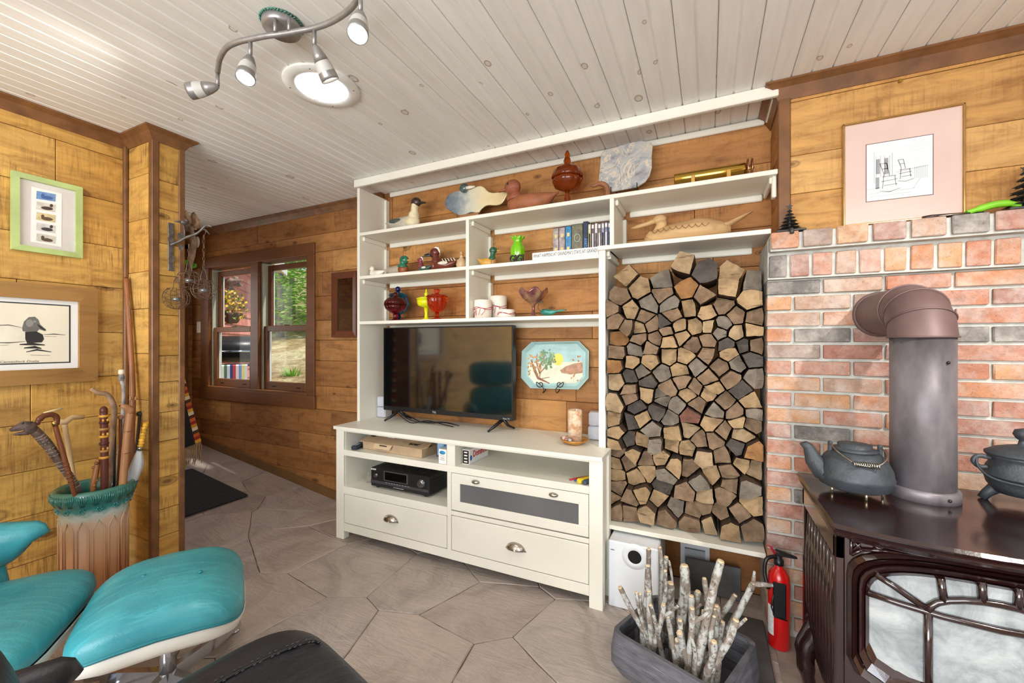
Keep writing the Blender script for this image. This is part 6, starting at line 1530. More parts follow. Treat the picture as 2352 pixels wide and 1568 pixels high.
flat('hill_paint', [[Q2(1286, 850), Q2(1300, 841), Q2(1320, 834), Q2(1338, 832), Q2(1338, 856), Q2(1310, 860), Q2(1290, 856)]], plain('paint_hill', C(180, 138, 112), .5, 0, .12, 60), tr, (0, -1, 0), .0004, o)
flat('trunk_paint', [stroke(p, w, Q3) for p, w in (([(1262, 880), (1236, 868), (1228, 850), (1220, 826)], 3), ([(1240, 866), (1240, 840), (1252, 815)], 2), ([(1238, 860), (1256, 838), (1276, 826)], 1.6), ([(1240, 862), (1232, 830), (1234, 812)], 1.6), ([(1240, 870), (1262, 866)], 2))], plain('paint_trunk', C(150, 100, 70), .5), tr, (0, -1, 0), .0004, o)
rr = random.Random(12)
for nm, n_, reg, col in (('leaf_paint', 70, (1236, 1278, 800, 848), (128, 162, 120)), ('leaf_paint', 30, (1238, 1276, 802, 840), (98, 136, 96)), ('russet_paint', 40, (1213, 1243, 812, 860), (196, 146, 96)), ('branch_leaves', 18, (1308, 1340, 806, 876), (184, 130, 84))):
    for k in range(n_):
        ly = TYq-.0018-.00004*k-(.0012 if col[0] == 98 else 0); c_u, c_v = rr.uniform(reg[0], reg[1]), rr.uniform(reg[2], reg[3])
        if nm == 'leaf_paint': a_ = rr.uniform(0, 2*PI); q_ = rr.random()**.6; c_u, c_v = 1257+20*q_*math.cos(a_), 824+23*q_*math.sin(a_)
        flat(nm, [blob((c_u, c_v), rr.uniform(1.8, 3.6), rr.uniform(1.2, 2.6), 7, rr.uniform(0, 3), lambda u, v: PY(u, v, ly), .2, k)], plain('paint_%d' % col[0], C(*col), .5, 0, .2, 60), tr, (0, -1, 0), .00003, o)
for u in (1243, 1283):
    s = 1 if u == 1243 else -1
    sc = [PY(u+s*(-2)+s*(9-.55*k)*math.cos(.55*k+2.6)*(-1 if 0 else 1), 886+(9-.55*k)*math.sin(.55*k+2.6)*-1-4, TYp-.016)-o for k in range(14)]
    e = PY(u+s*4, 902, TYp-.016)-o
    pts = sc[::-1]+[PY(u+s*6, 892, TYp-.018)-o, e, e+Vector((0, .045, .01))]
    MB().tube(bez(pts, 3), .0028, 6).build('scroll_hook', M_blk, tr)
    MB().tube([e+Vector((0, .045, .01)), e+Vector((0, .038, .12))], .0026, 6).build('hook_back', M_blk, tr)
def speaker_pair(name, label, x, y, z, rz=0):
    t = thing(name, label, 'speaker', (x, y, z), rz)
    ms = plain('speaker_silver', C(206, 208, 214), .4, .2, .04)
    for k, ang_ in ((0, 0), (1, 10)):
        b = MB().box(-.038, .038, -.038, .045, .0, .076, 0, .008).build('cube_speaker', ms, t, (0, 0, .002+k*.079), (0, 0, math.radians(ang_)))
        MB().box(-.034, .034, -.0395, -.0375, .005, .071, 0, .001).build('grille', plain('speaker_grille', C(188, 190, 198), .7), b)
    return t
speaker_pair('cube_speakers', 'pair of stacked silver cube speakers at the right end of the cabinet top', -.585, 2.36, TZ)
speaker_pair('cube_speakers', 'pair of stacked silver cube speakers half hidden left of the television', -2.19, 2.39, TZ)
cd = thing('amber_dish', 'small amber glazed dish on the cabinet top holding the candle', 'dish', (-.665, 2.20, TZ))
MB().lathe([(.04, 0), (.045, .003), (.072, .018), (.078, .028), (.074, .028), (.045, .010), (0, .009)], n=32).build('bowl', plain('amber_glaze', C(176, 120, 40), .2, 0, .1, 20, coat=.4), cd)
pc = thing('tall_candle', 'tall mottled cream pillar candle in the amber dish', 'candle', (-.663, 2.207, TZ+.0095))
t = NT('mottled_wax'); v_ = t.coords(); m_mw = t.out(t.ramp(t.noise(v_, 26, 5, .7), [(.35, C(196, 140, 96)), (.5, C(226, 196, 164)), (.65, C(240, 226, 206))]), .5)
MB().lathe([(.0385, 0), (.0385, .172), (.036, .176), (.032, .168), (0, .164)], n=30).build('wax', m_mw, pc)
MB().lathe([(.0015, .164), (.0015, .178)], n=6).build('wick', M_dark, pc)
rs = random.Random(31); shells = [('pink', (214, 172, 156)), ('white', (226, 222, 216)), ('rosy brown', (170, 120, 104)), ('grey', (180, 178, 180))]
for k, (cn, col) in enumerate(shells):
    a = -PI*.95+k*.42; x, y = -.665+.056*math.cos(a), 2.20+.054*math.sin(a)
    t = MB().ell((0, 0, .0), (.014, .011, .009), 10, 7).tube([(.008, 0, .0), (.018, .002, .004), (.024, .003, .002)], [.007, .004, .001], 6)
    t.build('seashell', plain('shell_'+cn.replace(' ', '_'), C(*col), .35, 0, .1, 60), None, (x, y, TZ+.030), (0, 0, rs.uniform(0, 3)), label='small %s seashell in the amber dish' % cn, cat='shell', group='seashells in the amber dish')
MB().tube([(-.06, -.062, .034), (.0, -.048, .05), (.09, -.01, .034)], .0014, 5).build('incense_stick', K('incense', 160, 120, 90), None, (-.665, 2.20, TZ), label='thin stick lying across the amber dish', cat='stick')
# ================================================================== in the media cabinet
ZS1, ZS2 = .596, .353
ab = thing('cardboard_box', 'flat brown cardboard laptop box with printed name in the upper cubby', 'box', (-1.84, 2.13, ZS1), math.radians(-3))
m_cb = plain('cardboard', C(186, 160, 128), .85, 0, .06, 12)
MB().box(-.25, .26, -.065, .22, .0, .052, 0, .002).build('tray', m_cb, ab)
m = MB(); top = [(-.27, .05, .085), (.22, .05, .085), (.262, .03, .07), (.27, -.02, .054), (.25, -.06, .05), (-.255, -.085, .05)]
m.add([(x, y, z) for x, y, z in top]+[(x, y, z+.004) for x, y, z in top], [tuple(range(6)), tuple(range(11, 5, -1))]+[(i, (i+1) % 6, 6+(i+1) % 6, 6+i) for i in range(6)]); m.box(-.25, .25, .05, .22, .05, .088, 0, .002)
m.build('lid', m_cb, ab)
m = MB(); fl = [(-.12, -.082, .053), (.03, -.076, .053), (.015, -.088, .024), (-.12, -.092, .024)]
m.add([Vector(p) for p in fl]+[Vector(p)+Vector((0, -.003, .0)) for p in fl], [(0, 1, 2, 3), (7, 6, 5, 4), (0, 4, 5, 1), (1, 5, 6, 2), (2, 6, 7, 3), (3, 7, 4, 0)]); m.build('tuck_flap', plain('cardboard_light', C(200, 174, 140), .85), ab)
rl_ = math.atan2(.035, .135)
text('print', 'acer', .042, M_blk, ab, (.165, -.022, .0668), (math.atan2(.034, .13), 0, 0), .0003, 1.1, bold=.0008)
MB().box(-.03, .03, -.012, .012, 0, .0006).xf(Matrix.Rotation(rl_, 4, 'X')).build('paper_label', matw, ab, (-.06, .012, .0795))
MB().box(-.022, .022, -.022, .022, 0, .0005).box(-.017, .017, -.017, .017, .0004, .0008).xf(Matrix.Rotation(rl_, 4, 'X')).build('printed_mark', M_dark, ab, (-.215, .01, .078))
MB().box(-.03, .03, -.001, .001, -.003, .003).build('slot', M_dark, ab, (-.04, -.0895, .046))
bx = thing('blue_label_box', 'dark box with a pale blue label standing behind the cardboard box', 'box', (-1.47, 2.19, ZS1), math.radians(38))
MB().box(-.085, .085, -.018, .018, 0, .092, 0, .002).build('body', plain('box_dark', C(70, 62, 62), .6), bx)
MB().box(-.08, .08, -.0195, -.018, .008, .086).build('label_panel', plain('label_blue', C(150, 184, 216), .5, 0, .12, 50), bx)
for k in range(9): MB().box(-.04+(k % 3)*.02, -.028+(k % 3)*.02, -.0205, -.0195, .025+(k//3)*.018, .037+(k//3)*.018).build('print_square', plain('label_print', C(70, 110, 160), .5), bx)
wb = thing('medicine_box', 'small white carton with blue oval logo at the edge of the upper cubby', 'carton', (-1.400, 2.025, ZS1))
MB().box(-.029, .026, -.016, .03, 0, .085, 0, .001).build('carton', plain('carton_white', C(238, 238, 236), .5, 0, .02), wb)
m = MB(); m.lathe([(0, 0), (.02, 0), (.02, .0006), (0, .0006)], n=20, sy=.55).xf(Matrix.Rotation(PI/2, 4, 'X')); m.build('logo_oval', plain('logo_teal', C(40, 140, 190), .5), wb, (-.002, -.016, .066))
for zz, ww, mm in ((.045, .016, ink3), (.032, .013, plain('print_pink', C(210, 130, 140), .6)), (.022, .016, ink3)): MB().box(-.002-ww, -.002+ww, -.0166, -.016, zz, zz+.004).build('print_line', mm, wb)
rm = plain('remote_dark', C(40, 52, 66), .4)
for k, (x, y, rz, lb) in enumerate(((-2.13, 2.10, .15, 'dark remote control lying left of the cardboard box'), (-2.115, 2.07, .35, 'second dark remote lying on the other, nearer the front'))):
    t = thing('remote_control', lb, 'remote', (x, y, ZS1+(.017 if k else 0)), rz, 'remote controls in the upper cubby')
    MB().box(-.02, .02, -.08, .08, 0, .016, 0, .005).build('body', rm, t)
    for j in range(6): MB().box(-.011+(j % 2)*.012, -.003+(j % 2)*.012, -.05+.02*(j//2), -.04+.02*(j//2), .016, .018).build('button', plain('btn', C(150, 160, 170), .5), t)
dm = thing('dominoes_box', 'white game box with red Dominoes lettering in the right cubby', 'box', (-1.297, 2.175, ZS1), math.radians(0))
# long side faces +x, turned towards the camera
MB().box(0, .045, -.115, .115, 0, .085, 0, .001).build('carton', plain('carton_white', C(238, 238, 236), .5, 0, .02), dm)
text('lettering', 'Dominoes', .052, plain('red_print', C(196, 30, 34), .5), dm, (.0455, .018, .050), (PI/2, 0, PI/2), .0004, .82, bold=.0012)
m = MB(); m.lathe([(0, 0), (.016, 0), (.016, .0006), (0, .0006)], n=18, sy=.7).xf(Matrix.Rotation(PI/2, 4, 'Y')); m.build('blue_oval', plain('logo_blue', C(20, 90, 180), .5), dm, (.0452, -.094, .035))
MB().box(.002, .043, -.1158, -.115, .004, .081).build('end_print', M_dark, dm)
for k in range(4): MB().box(.012, .033, -.1164, -.1158, .012+.018*k, .019+.018*k).build('end_lettering', matw, dm)
av = thing('av_receiver', 'black stereo receiver with volume knob and display in the open cubby', 'receiver', (-1.70, 2.20, ZS2), math.radians(0))
aw = .235; ad = .135; x0r, x1r = -2.008+1.70, -1.541+1.70
m_av = plain('av_black', C(30, 30, 32), .4, .2, .08, 30)
MB().box(x0r, x1r, -ad, ad, .012, .132, 0, .004).build('case', m_av, av)
for k in range(14): MB().box(x0r+.04+k*.029, x0r+.052+k*.029, -.09, .10, .132, .1335).build('vent_rib', M_dark, av)
fyv = -ad-.001
MB().box(x0r+.12, x1r-.17, fyv-.002, fyv+.002, .066, .118, 0, .001).build('display', plain('display_black', C(8, 8, 9), .08), av)
MB().box(x0r+.11, x1r-.16, fyv-.001, fyv+.001, .060, .124, 0, .001).build('display_frame', plain('display_frame', C(70, 70, 74), .4), av)
MB().box(x0r+.002, x1r-.002, fyv-.002, fyv+.001, .034, .052, 0, .001).build('control_strip', plain('strip_grey', C(58, 58, 62), .4), av)
for k in range(9): MB().box(x0r+.13+k*.022, x0r+.143+k*.022, fyv-.0035, fyv-.002, .047, .052).build('button', plain('btn_grey', C(130, 132, 136), .4), av)
def knob(x, z, r, d): MB().lathe([(r*1.12, 0), (r*1.12, -.003), (r, -.004), (r*.95, -d), (0, -d)], n=24).xf(Matrix.Rotation(-PI/2, 4, 'X')).build('knob', plain('knob_metal', C(120, 122, 126), .25, .9, .05, 60), av, (x, fyv, z))
def knob(x, z, r, d):
    m = MB(); m.loft([[(q*math.cos(2*PI*k/24), y, q*math.sin(2*PI*k/24)) for k in range(24)] for q, y in ((r*1.12, 0), (r*1.12, -.003), (r, -.004), (r*.94, -d), (r*.5, -d-.0005))]); m.build('knob', plain('knob_metal', C(120, 122, 126), .25, .9, .05, 60), av, (x, fyv, z))
knob(x1r-.055, .085, .024, .016); knob(x0r+.05, .088, .012, .012)
text('brand', 'SONY', .014, matw, av, (x0r+.025, fyv-.0005, .122), (PI/2, 0, 0), .0003, 1.2, bold=.0005)
text('print', 'MULTI CHANNEL AV RECEIVER', .006, matw, av, ((x0r+x1r)/2, fyv-.0005, .026), (PI/2, 0, 0), .0002)
for k in range(3): MB().box(x1r-.0005, x1r+.0006, -.10, .02, .055+.02*k, .062+.02*k).build('side_vent', M_dark, av)
for x in (x0r+.04, x1r-.04):
    for y in (-.10, .10): MB().lathe([(.018, 0), (.02, .004), (.02, .012)], (x, y, 0), 14).build('foot', M_blk, av)
sw_ = thing('speaker_wires', 'two thin loose wires curling up left of the receiver', 'wires', (-2.06, 2.12, ZS2))
for k in range(3): MB().tube(bez([(-.02+.02*k, .05, .0025), (-.03+.025*k, .0, .004), (-.01+.02*k, -.02, .03), (-.012+.012*k, -.01, .075-.02*k)], 4), .0016, 5).build('wire', K('wire_tan', 196, 188, 170), sw_)
# tools in the right cubby
MB().tube([(0, -.07, .005), (.0, .08, .005)], .0045, 6).build('pencil', K('pencil_red', 176, 26, 30), None, (-.600, 2.10, ZS1), (0, 0, math.radians(-38)), label='red pencil lying in the right cubby', cat='pencil')
MB().tube([(0, -.06, .0045), (.0, .07, .0045)], .004, 6).build('pen', K('pen_blue', 40, 70, 150), None, (-.578, 2.09, ZS1), (0, 0, math.radians(-40)), label='blue pen beside the red pencil', cat='pen')
yk = thing('utility_knife', 'yellow and grey box cutter tool in the right cubby', 'tool', (-.565, 2.06, ZS1), math.radians(-30))
MB().box(-.014, .014, -.05, .04, 0, .024, 0, .006).build('handle', K('tool_yellow', 236, 206, 40, .4), yk); MB().box(-.010, .010, .04, .10, .004, .018, 0, .003).build('blade_guard', M_blk, yk)
gk = thing('grip_tool', 'dark blue grey gripped hand tool beside the yellow cutter', 'tool', (-.542, 2.05, ZS1), math.radians(-25))
MB().box(-.012, .012, -.045, .05, 0, .022, 0, .006).build('grip', K('tool_grey', 72, 84, 96, .5), gk); MB().tube([(0, .05, .011), (0, .11, .011)], .006, 8).build('shank', M_blk, gk)
# ================================================================== beside the hearth
s0 = PZ(1397, 1418, 0)
sbw = thing('subwoofer', 'white floor subwoofer with round front port under the firewood shelf', 'subwoofer', (-.315, 2.20, 0), 0)
m_sw = plain('sub_white', C(226, 230, 234), .4, 0, .02)
sx0, sx1, sy0, sh_ = PY(1397, 1230, 2.06).x+.315, PY(1512, 1250, 2.06).x+.315, 2.06-2.20, .325
MB().box(sx0, sx1, sy0, .22, .0, sh_, 0, .006).build('cabinet', m_sw, sbw)
pcx, pcz = PY(1458, 1278, 2.06).x+.315, PY(1458, 1278, 2.06).z
def fr(r, y, n=30): return [(pcx+r*math.cos(2*PI*k/n), sy0+y, pcz+r*math.sin(2*PI*k/n)) for k in range(n)]
MB().loft([fr(.062, -.0005), fr(.052, -.006), fr(.040, -.009), fr(.032, -.006)], 0, True, False).build('port_flare', m_sw, sbw)
MB().loft([fr(.033, -.006), fr(.03, -.002), fr(.0003, -.002)], 0, True, True).build('port_hole', plain('hole_black', C(14, 14, 14), .9), sbw)
MB().box(sx0+.012, sx0+.03, sy0-.0008, sy0, sh_-.045, sh_-.041).build('badge', ink2, sbw)
v0, v1 = PY(1563, 1248, YB-.005), PY(1630, 1303, YB-.005)
vr_ = thing('vent_register', 'white louvred vent register low on the plank wall', 'vent', ((v0.x+v1.x)/2, YB-.004, v1.z-.02))
w2 = (v1.x-v0.x)/2; h2 = v0.z-v1.z+.03
m = MB(); m.box(-w2, w2, -.008, 0, 0, .025, 0, .001).box(-w2, w2, -.008, 0, h2-.02, h2, 0, .001).box(-w2, -w2+.022, -.008, 0, .025, h2-.02, 0, .001).box(w2-.022, w2, -.008, 0, .025, h2-.02, 0, .001); m.build('frame', m_sw, vr_)
for k in range(10): MB().box(-w2+.022, w2-.022, -.002, 0, -.003, .003).xf(Matrix.Rotation(math.radians(35), 4, 'X')).build('louvre', m_sw, vr_, (0, -.004, .030+k*(h2-.055)/10))
MB().box(-w2+.02, w2-.02, -.001, 0, .02, h2-.018).build('backing', plain('vent_dark', C(120, 122, 126), .8), vr_)
# slate slabs standing and lying behind the bin
for (nm, lb, bxs, rot_) in (('slate_slab', 'dark slate slab lying on the floor left of the hearth', (-.20, .215, -.30, .30, 0, .018), (0, 0, 0)),):
    MB().box(*bxs, 0, .004).build(nm, sm, None, (0.015, 1.93, .001), rot_, label=lb, cat='slab')
MB().box(-.13, .13, -.012, .012, 0, .16, 0, .004).build('slate_panel', sm, None, (.02, 2.38, .001), (math.radians(-6), 0, 0), label='dark slate panel leaning at the back under the vent', cat='slab')
# kindling bin
BC = Vector((-.085, 1.655, .0)); ang_b = math.atan2(-.14, .35)
kb = thing('kindling_bin', 'dark grey hollowed log trough full of kindling sticks', 'bin', (BC.x, BC.y, .019), ang_b)
def bring(f, z, g=1.0): return [(x*f, y*g, z) for x, y in rrect(.40, .33, .035, 4)]
m_bin = NT('bin_wood'); v_ = m_bin.coords((3, 3, 14), False); n_ = m_bin.noise(v_, 4, 4, .6); m_bin.bump(n_, .4, .006)
sc_l = m_bin.ramp(m_bin.noise(m_bin.coords((2, 2, 60), False), 5, 2), [(.62, 0.0), (.7, .35)])
m_bin = m_bin.out(m_bin.mix(sc_l, m_bin.ramp(n_, [(.3, C(74, 74, 80)), (.7, C(108, 108, 114))]), C(180, 180, 180)), .65)
m = MB(); m.loft([bring(.70, 0, .6), bring(.95, .03, .86), bring(1.06, .08, 1.05), bring(1.05, .13, 1.08), bring(1.0, .20, 1.03), bring(.93, .20, .94), bring(.97, .13, .97), bring(.9, .06, .86), bring(.6, .03, .5)], 0, False, True); m.build('trough', m_bin, kb)
def m_lichen():
    t = NT('lichen_bark'); v = t.coords((1, 1, 1)); n = t.noise(v, 26, 5, .65); n2 = t.noise(v, 70, 3, .6)
    base = t.ramp(t.rnd(), [(0, C(120, 108, 96)), (.5, C(150, 138, 126)), (1, C(98, 88, 80))])
    c = t.mix(t.ramp(n, [(.46, 0.0), (.56, .9)]), base, C(186, 188, 182)); c = t.mix(t.ramp(n2, [(.56, 0.0), (.68, .8)]), c, C(70, 62, 56))
    t.bump(n, .6, .006); return t.out(c, .9, 0, .2)
M_lic = m_lichen(); M_cut = plain('fresh_wood', C(212, 188, 154), .7, 0, .1, 60)
ST_ = [(1400, 1475, 1425, 1350, 12, 1.56), (1476, 1500, 1470, 1365, 9, 1.58), (1480, 1490, 1488, 1300, 14, 1.62), (1505, 1480, 1490, 1262, 11, 1.70), (1520, 1440, 1516, 1258, 9, 1.74), (1530, 1430, 1530, 1280, 12, 1.76), (1545, 1430, 1537, 1290, 6, 1.78), (1490, 1470, 1490, 1358, 15, 1.60), (1510, 1500, 1528, 1312, 10, 1.62), (1488, 1490, 1524, 1390, 12, 1.54), (1545, 1480, 1540, 1340, 18, 1.66), (1565, 1470, 1572, 1300, 22, 1.68), (1555, 1290, 1560, 1290, 9, 1.76), (1590, 1500, 1588, 1370, 15, 1.66), (1600, 1480, 1603, 1360, 16, 1.70), (1622, 1470, 1618, 1330, 12, 1.74), (1570, 1530, 1562, 1425, 13, 1.52), (1570, 1540, 1590, 1398, 13, 1.52), (1606, 1510, 1600, 1420, 17, 1.60), (1595, 1545, 1655, 1290, 20, 1.56), (1620, 1480, 1688, 1368, 13, 1.70), (1650, 1500, 1730, 1340, 15, 1.66), (1625, 1555, 1640, 1475, 17, 1.50), (1645, 1560, 1690, 1425, 18, 1.52), (1680, 1480, 1712, 1422, 8, 1.62), (1540, 1520, 1555, 1470, 13, 1.52), (1590, 1540, 1588, 1465, 10, 1.52), (1470, 1480, 1462, 1362, 8, 1.57), (1650, 1530, 1660, 1430, 12, 1.60)]
rk = random.Random(77); used = {}
ra_ = random.Random(5)
for k in range(14):
    u_ = 1470+ra_.random()*190; v_t = 1390+ra_.random()*90; ST_.append((u_+ra_.uniform(-15, 15), 1520, u_, v_t, ra_.uniform(9, 17), 1.50+ra_.random()*.2))
ST_s = sorted([s for s in ST_ if s[1] != s[3]], key=lambda s: s[2])
for i, (ub, vb, ut, vt, wpx, y) in enumerate(ST_s):
    b = PY(max(ub, 1462), vb, y-.01); tp_ = PY(ut, vt, y+.02); L_ = tp_-b
    q = Matrix.Rotation(-ang_b, 3, 'Z') @ (b-BC)
    q.x = max(-.135, min(.135, q.x)); q.y = max(-.095, min(.095, q.y)); b2 = Matrix.Rotation(ang_b, 3, 'Z') @ q+BC
    if b2.z > .10: b2 = b2+(b2-tp_)*((b2.z-.10)/max(.05, tp_.z-b2.z)) if tp_.z > b2.z+.05 else b2
    q = Matrix.Rotation(-ang_b, 3, 'Z') @ (b2-BC); q.x = max(-.14, min(.14, q.x)); q.y = max(-.10, min(.10, q.y)); b2 = Matrix.Rotation(ang_b, 3, 'Z') @ q+BC; b2.z = max(.075, min(b2.z, .14))
    r = wpx/2*((tp_-EYE).dot(Vector((FX, FY, 0))))/FPX*1.12
    t = thing('kindling_stick', '%s lichen spotted kindling stick, %s from the left by its tip' % (('thick' if wpx > 15 else 'medium' if wpx > 10 else 'thin'), (ORD+['nineteenth', 'twentieth', 'twenty-first', 'twenty-second', 'twenty-third', 'twenty-fourth', 'twenty-fifth', 'twenty-sixth', 'twenty-seventh', 'twenty-eighth', 'twenty-ninth', 'thirtieth', 'thirty-first', 'thirty-second', 'thirty-third', 'thirty-fourth', 'thirty-fifth', 'thirty-sixth', 'thirty-seventh', 'thirty-eighth', 'thirty-ninth', 'fortieth', 'forty-first', 'forty-second', 'forty-third'])[i]), 'stick', b2, 0, 'kindling sticks in the trough')
    e = tp_-b2; m1 = e*.45+Vector((rk.uniform(-.008, .008), rk.uniform(-.006, .006), 0)); m2 = e*.75+Vector((rk.uniform(-.008, .008), rk.uniform(-.006, .006), 0))
    P = bez([Vector((0, 0, 0)), m1, m2, e], 4)
    MB().tube(P, [r*(1.05-.25*k/len(P))*rk.uniform(.9, 1.1) for k in range(len(P))], 8).build('bark', M_lic, t)
    d_ = (P[-1]-P[-2]).normalized(); MB().tube([P[-1], P[-1]+d_*.006], [r*.76, r*.6], 8).build('broken_end', M_cut, t)
    if i in (9, 19, 24, 26):
        br = P[-4]; MB().tube([br, br+Vector((.03, .0, .03)), br+Vector((.055, .005, .055))], [r*.7, r*.6, r*.5], 7).build('side_twig', M_lic, t)
    if abs(ut-1730) < 2:
        MB().tube([P[-1], P[-1]+Vector((.004, 0, .045))], [r*.7, r*.3], 7).tube([P[-1], P[-1]+Vector((.06, .01, .004))], [r*.75, r*.5], 7).build('side_twig', M_lic, t)
# fire extinguisher
fe = thing('fire_extinguisher', 'red fire extinguisher with black hose standing against the brick', 'fire extinguisher', (.272, 2.085, .0105))
m_red = plain('ext_red', C(206, 16, 18), .28, 0, .03, 6, coat=.4); er = .043
MB().lathe([(er*.9, 0), (er, .006), (er, .30), (er*.93, .325), (er*.6, .348), (er*.38, .356), (er*.38, .368)], n=28).build('cylinder', m_red, fe)
MB().lathe([(.017, .366), (.020, .37), (.020, .39), (.013, .395), (.013, .41)], n=14).build('valve', M_blk, fe)
MB().box(-.012, .065, -.009, .009, .408, .418, 0, .003).build('lower_handle', M_blk, fe)
MB().box(-.015, .07, -.008, .008, .0, .009, 0, .003).build('lever', M_blk, fe, (0, 0, .424), (0, math.radians(14), 0))
MB().tube([(-.012, 0, .41), (-.03, 0, .44), (-.045, -.01, .452)], [.006, .005, .003], 6).build('safety_pin', plain('pin_red', C(190, 40, 70), .4), fe)
MB().tube(bez([(-.012, -.006, .405), (-.05, -.02, .39), (-.058, -.03, .33), (-.045, -.045, .27)], 5), .0085, 8).build('hose', M_blk, fe)
MB().box(-.028, .022, -er-.006, -er+.012, .15, .305, 0, .005).build('hose_strap', M_blk, fe)
MB().tube([(-.018, -er-.002, .30), (-.034, -er+.002, .19), (-.022, -er-.004, .152), (.026, -er-.004, .147)], .003, 6).build('strap_cord', M_blk, fe)
m = MB(); lp = [(er*1.008*math.cos(a), er*1.008*math.sin(a)) for a in [math.radians(188+6*k) for k in range(9)]]
m.loft([[(x, y, z) for x, y in lp] for z in (.06, .19)], 0, True, False, False); m.build('paper_label', plain('label_white', C(220, 222, 220), .5, 0, .06, 90), fe)
fe.scale = (.95, .95, .94)
# ================================================================== mantel
MZ = 1.7735
a0, a1 = PY(1935, 286, 2.18), PY(2218, 236, 2.18); c0, c1 = PY(1935, 521, 2.18), PY(2218, 496, 2.18)
mp_ = thing('picture_frame', 'gold framed pencil drawing of rocking chairs with wide pink mat above the mantel', 'picture', ((a0.x+a1.x)/2, 2.191, (c0.z+c1.z)/2), 0)
w2 = (a1.x-a0.x)/2; h2 = (a0.z+a1.z)/2-(c0.z+c1.z)/2
zb = .006; lean = 0.0
holder = bpy.data.objects.new('panel', None)
M_gold = plain('gold_frame', C(206, 168, 110), .25, .9, .05, 20); m_pink = plain('pink_mat', C(222, 196, 186), .8, 0, .015)
RT = Matrix.Rotation(lean, 4, 'X')
for q in ((-w2, w2, 0, .009), (-w2, w2, h2-.009, h2), (-w2, -w2+.009, 0, h2), (w2-.009, w2, 0, h2)):
    MB().box(q[0], q[1], -.016, .004, q[2], q[3], 0, .003).xf(RT).build('frame_bar', M_gold, mp_)
MB().box(-w2+.008, w2-.008, -.009, .002, .008, h2-.008).xf(RT).build('mat_board', m_pink, mp_)
px0, px1, pz0_, pz1_ = -w2+2*w2*.213, -w2+2*w2*.752, h2*.225, h2*.765
MB().box(px0-.003, px1+.003, -.0094, -.009, pz0_-.003, pz1_+.003).xf(RT).build('mat_edge', plain('mat_edge', C(120, 100, 96), .6), mp_)
MB().box(px0, px1, -.0099, -.0094, pz0_, pz1_).xf(RT).build('paper', plain('drawing_paper', C(236, 238, 238), .8, 0, .01), mp_)
def mq(x, z): return (px0+(px1-px0)*x, -.0101, pz0_+(pz1_-pz0_)*z)
pen1 = plain('pencil_mid', C(196, 200, 202), .8); pen2 = plain('pencil_pale', C(222, 225, 226), .8); pen3 = plain('pencil_dark', C(160, 164, 166), .8)
def ln(nm, segs, w, mat):
    m = MB()
    for (x0, z0, x1, z1) in segs:
        a, b = Vector(mq(x0, z0)), Vector(mq(x1, z1)); d = (b-a); n_ = Vector((-d.z, 0, d.x)).normalized()*w
        k = Vector((0, -.0003, 0)); m.add([a+n_, b+n_, b-n_, a-n_, a+n_+k, b+n_+k, b-n_+k, a-n_+k], [(4, 5, 6, 7), (0, 1, 5, 4), (1, 2, 6, 5), (2, 3, 7, 6), (3, 0, 4, 7)])
    m.xf(RT).build(nm, mat, mp_)
ln('door_sketch', [(.18, .46, .18, .72), (.31, .44, .31, .72), (.17, .4, .17, .2)], .006, pen3)
ln('window_sketch', [(.15, .4, .15, .78), (.22, .4, .22, .78), (.28, .4, .28, .76), (.36, .4, .36, .76), (.12, .3, .12, .85), (.4, .4, .4, .8)], .0012, pen1)
def rocker(x, z, s):
    return [(x, z, x+.02*s, z+.25*s), (x+.2*s, z+.03*s, x+.18*s, z+.2*s), (x-.02*s, z+.12*s, x+.22*s, z+.14*s), (x, z+.2*s, x+.2*s, z+.2*s), (x-.04*s, z-.03*s, x+.1*s, z-.06*s), (x+.1*s, z-.06*s, x+.26*s, z-.02*s), (x+.02*s, z+.05*s, x+.22*s, z+.06*s), (x+.02*s, z+.25*s, x-.04*s, z+.42*s), (x+.1*s, z+.22*s, x+.06*s, z+.42*s), (x-.04*s, z+.42*s, x+.06*s, z+.42*s), (x-.01*s, z+.33*s, x+.08*s, z+.33*s)]
ln('rocking_chair_sketch', rocker(.25, .19, 1.05)+rocker(.52, .32, .8), .0013, pen3)
ln('porch_sketch', [(.02, .12, .75, .14), (.0, .2, .25, .22), (.02, .07, .7, .08), (.72, .14, .82, .3), (.45, .45, .95, .5)]+[(.74+.03*k, .3, .74+.03*k, .5) for k in range(7)], .001, pen1)
ln('siding_sketch', [(.42, .56+.05*k, .95, .6+.05*k) for k in range(7)], .0007, pen2)
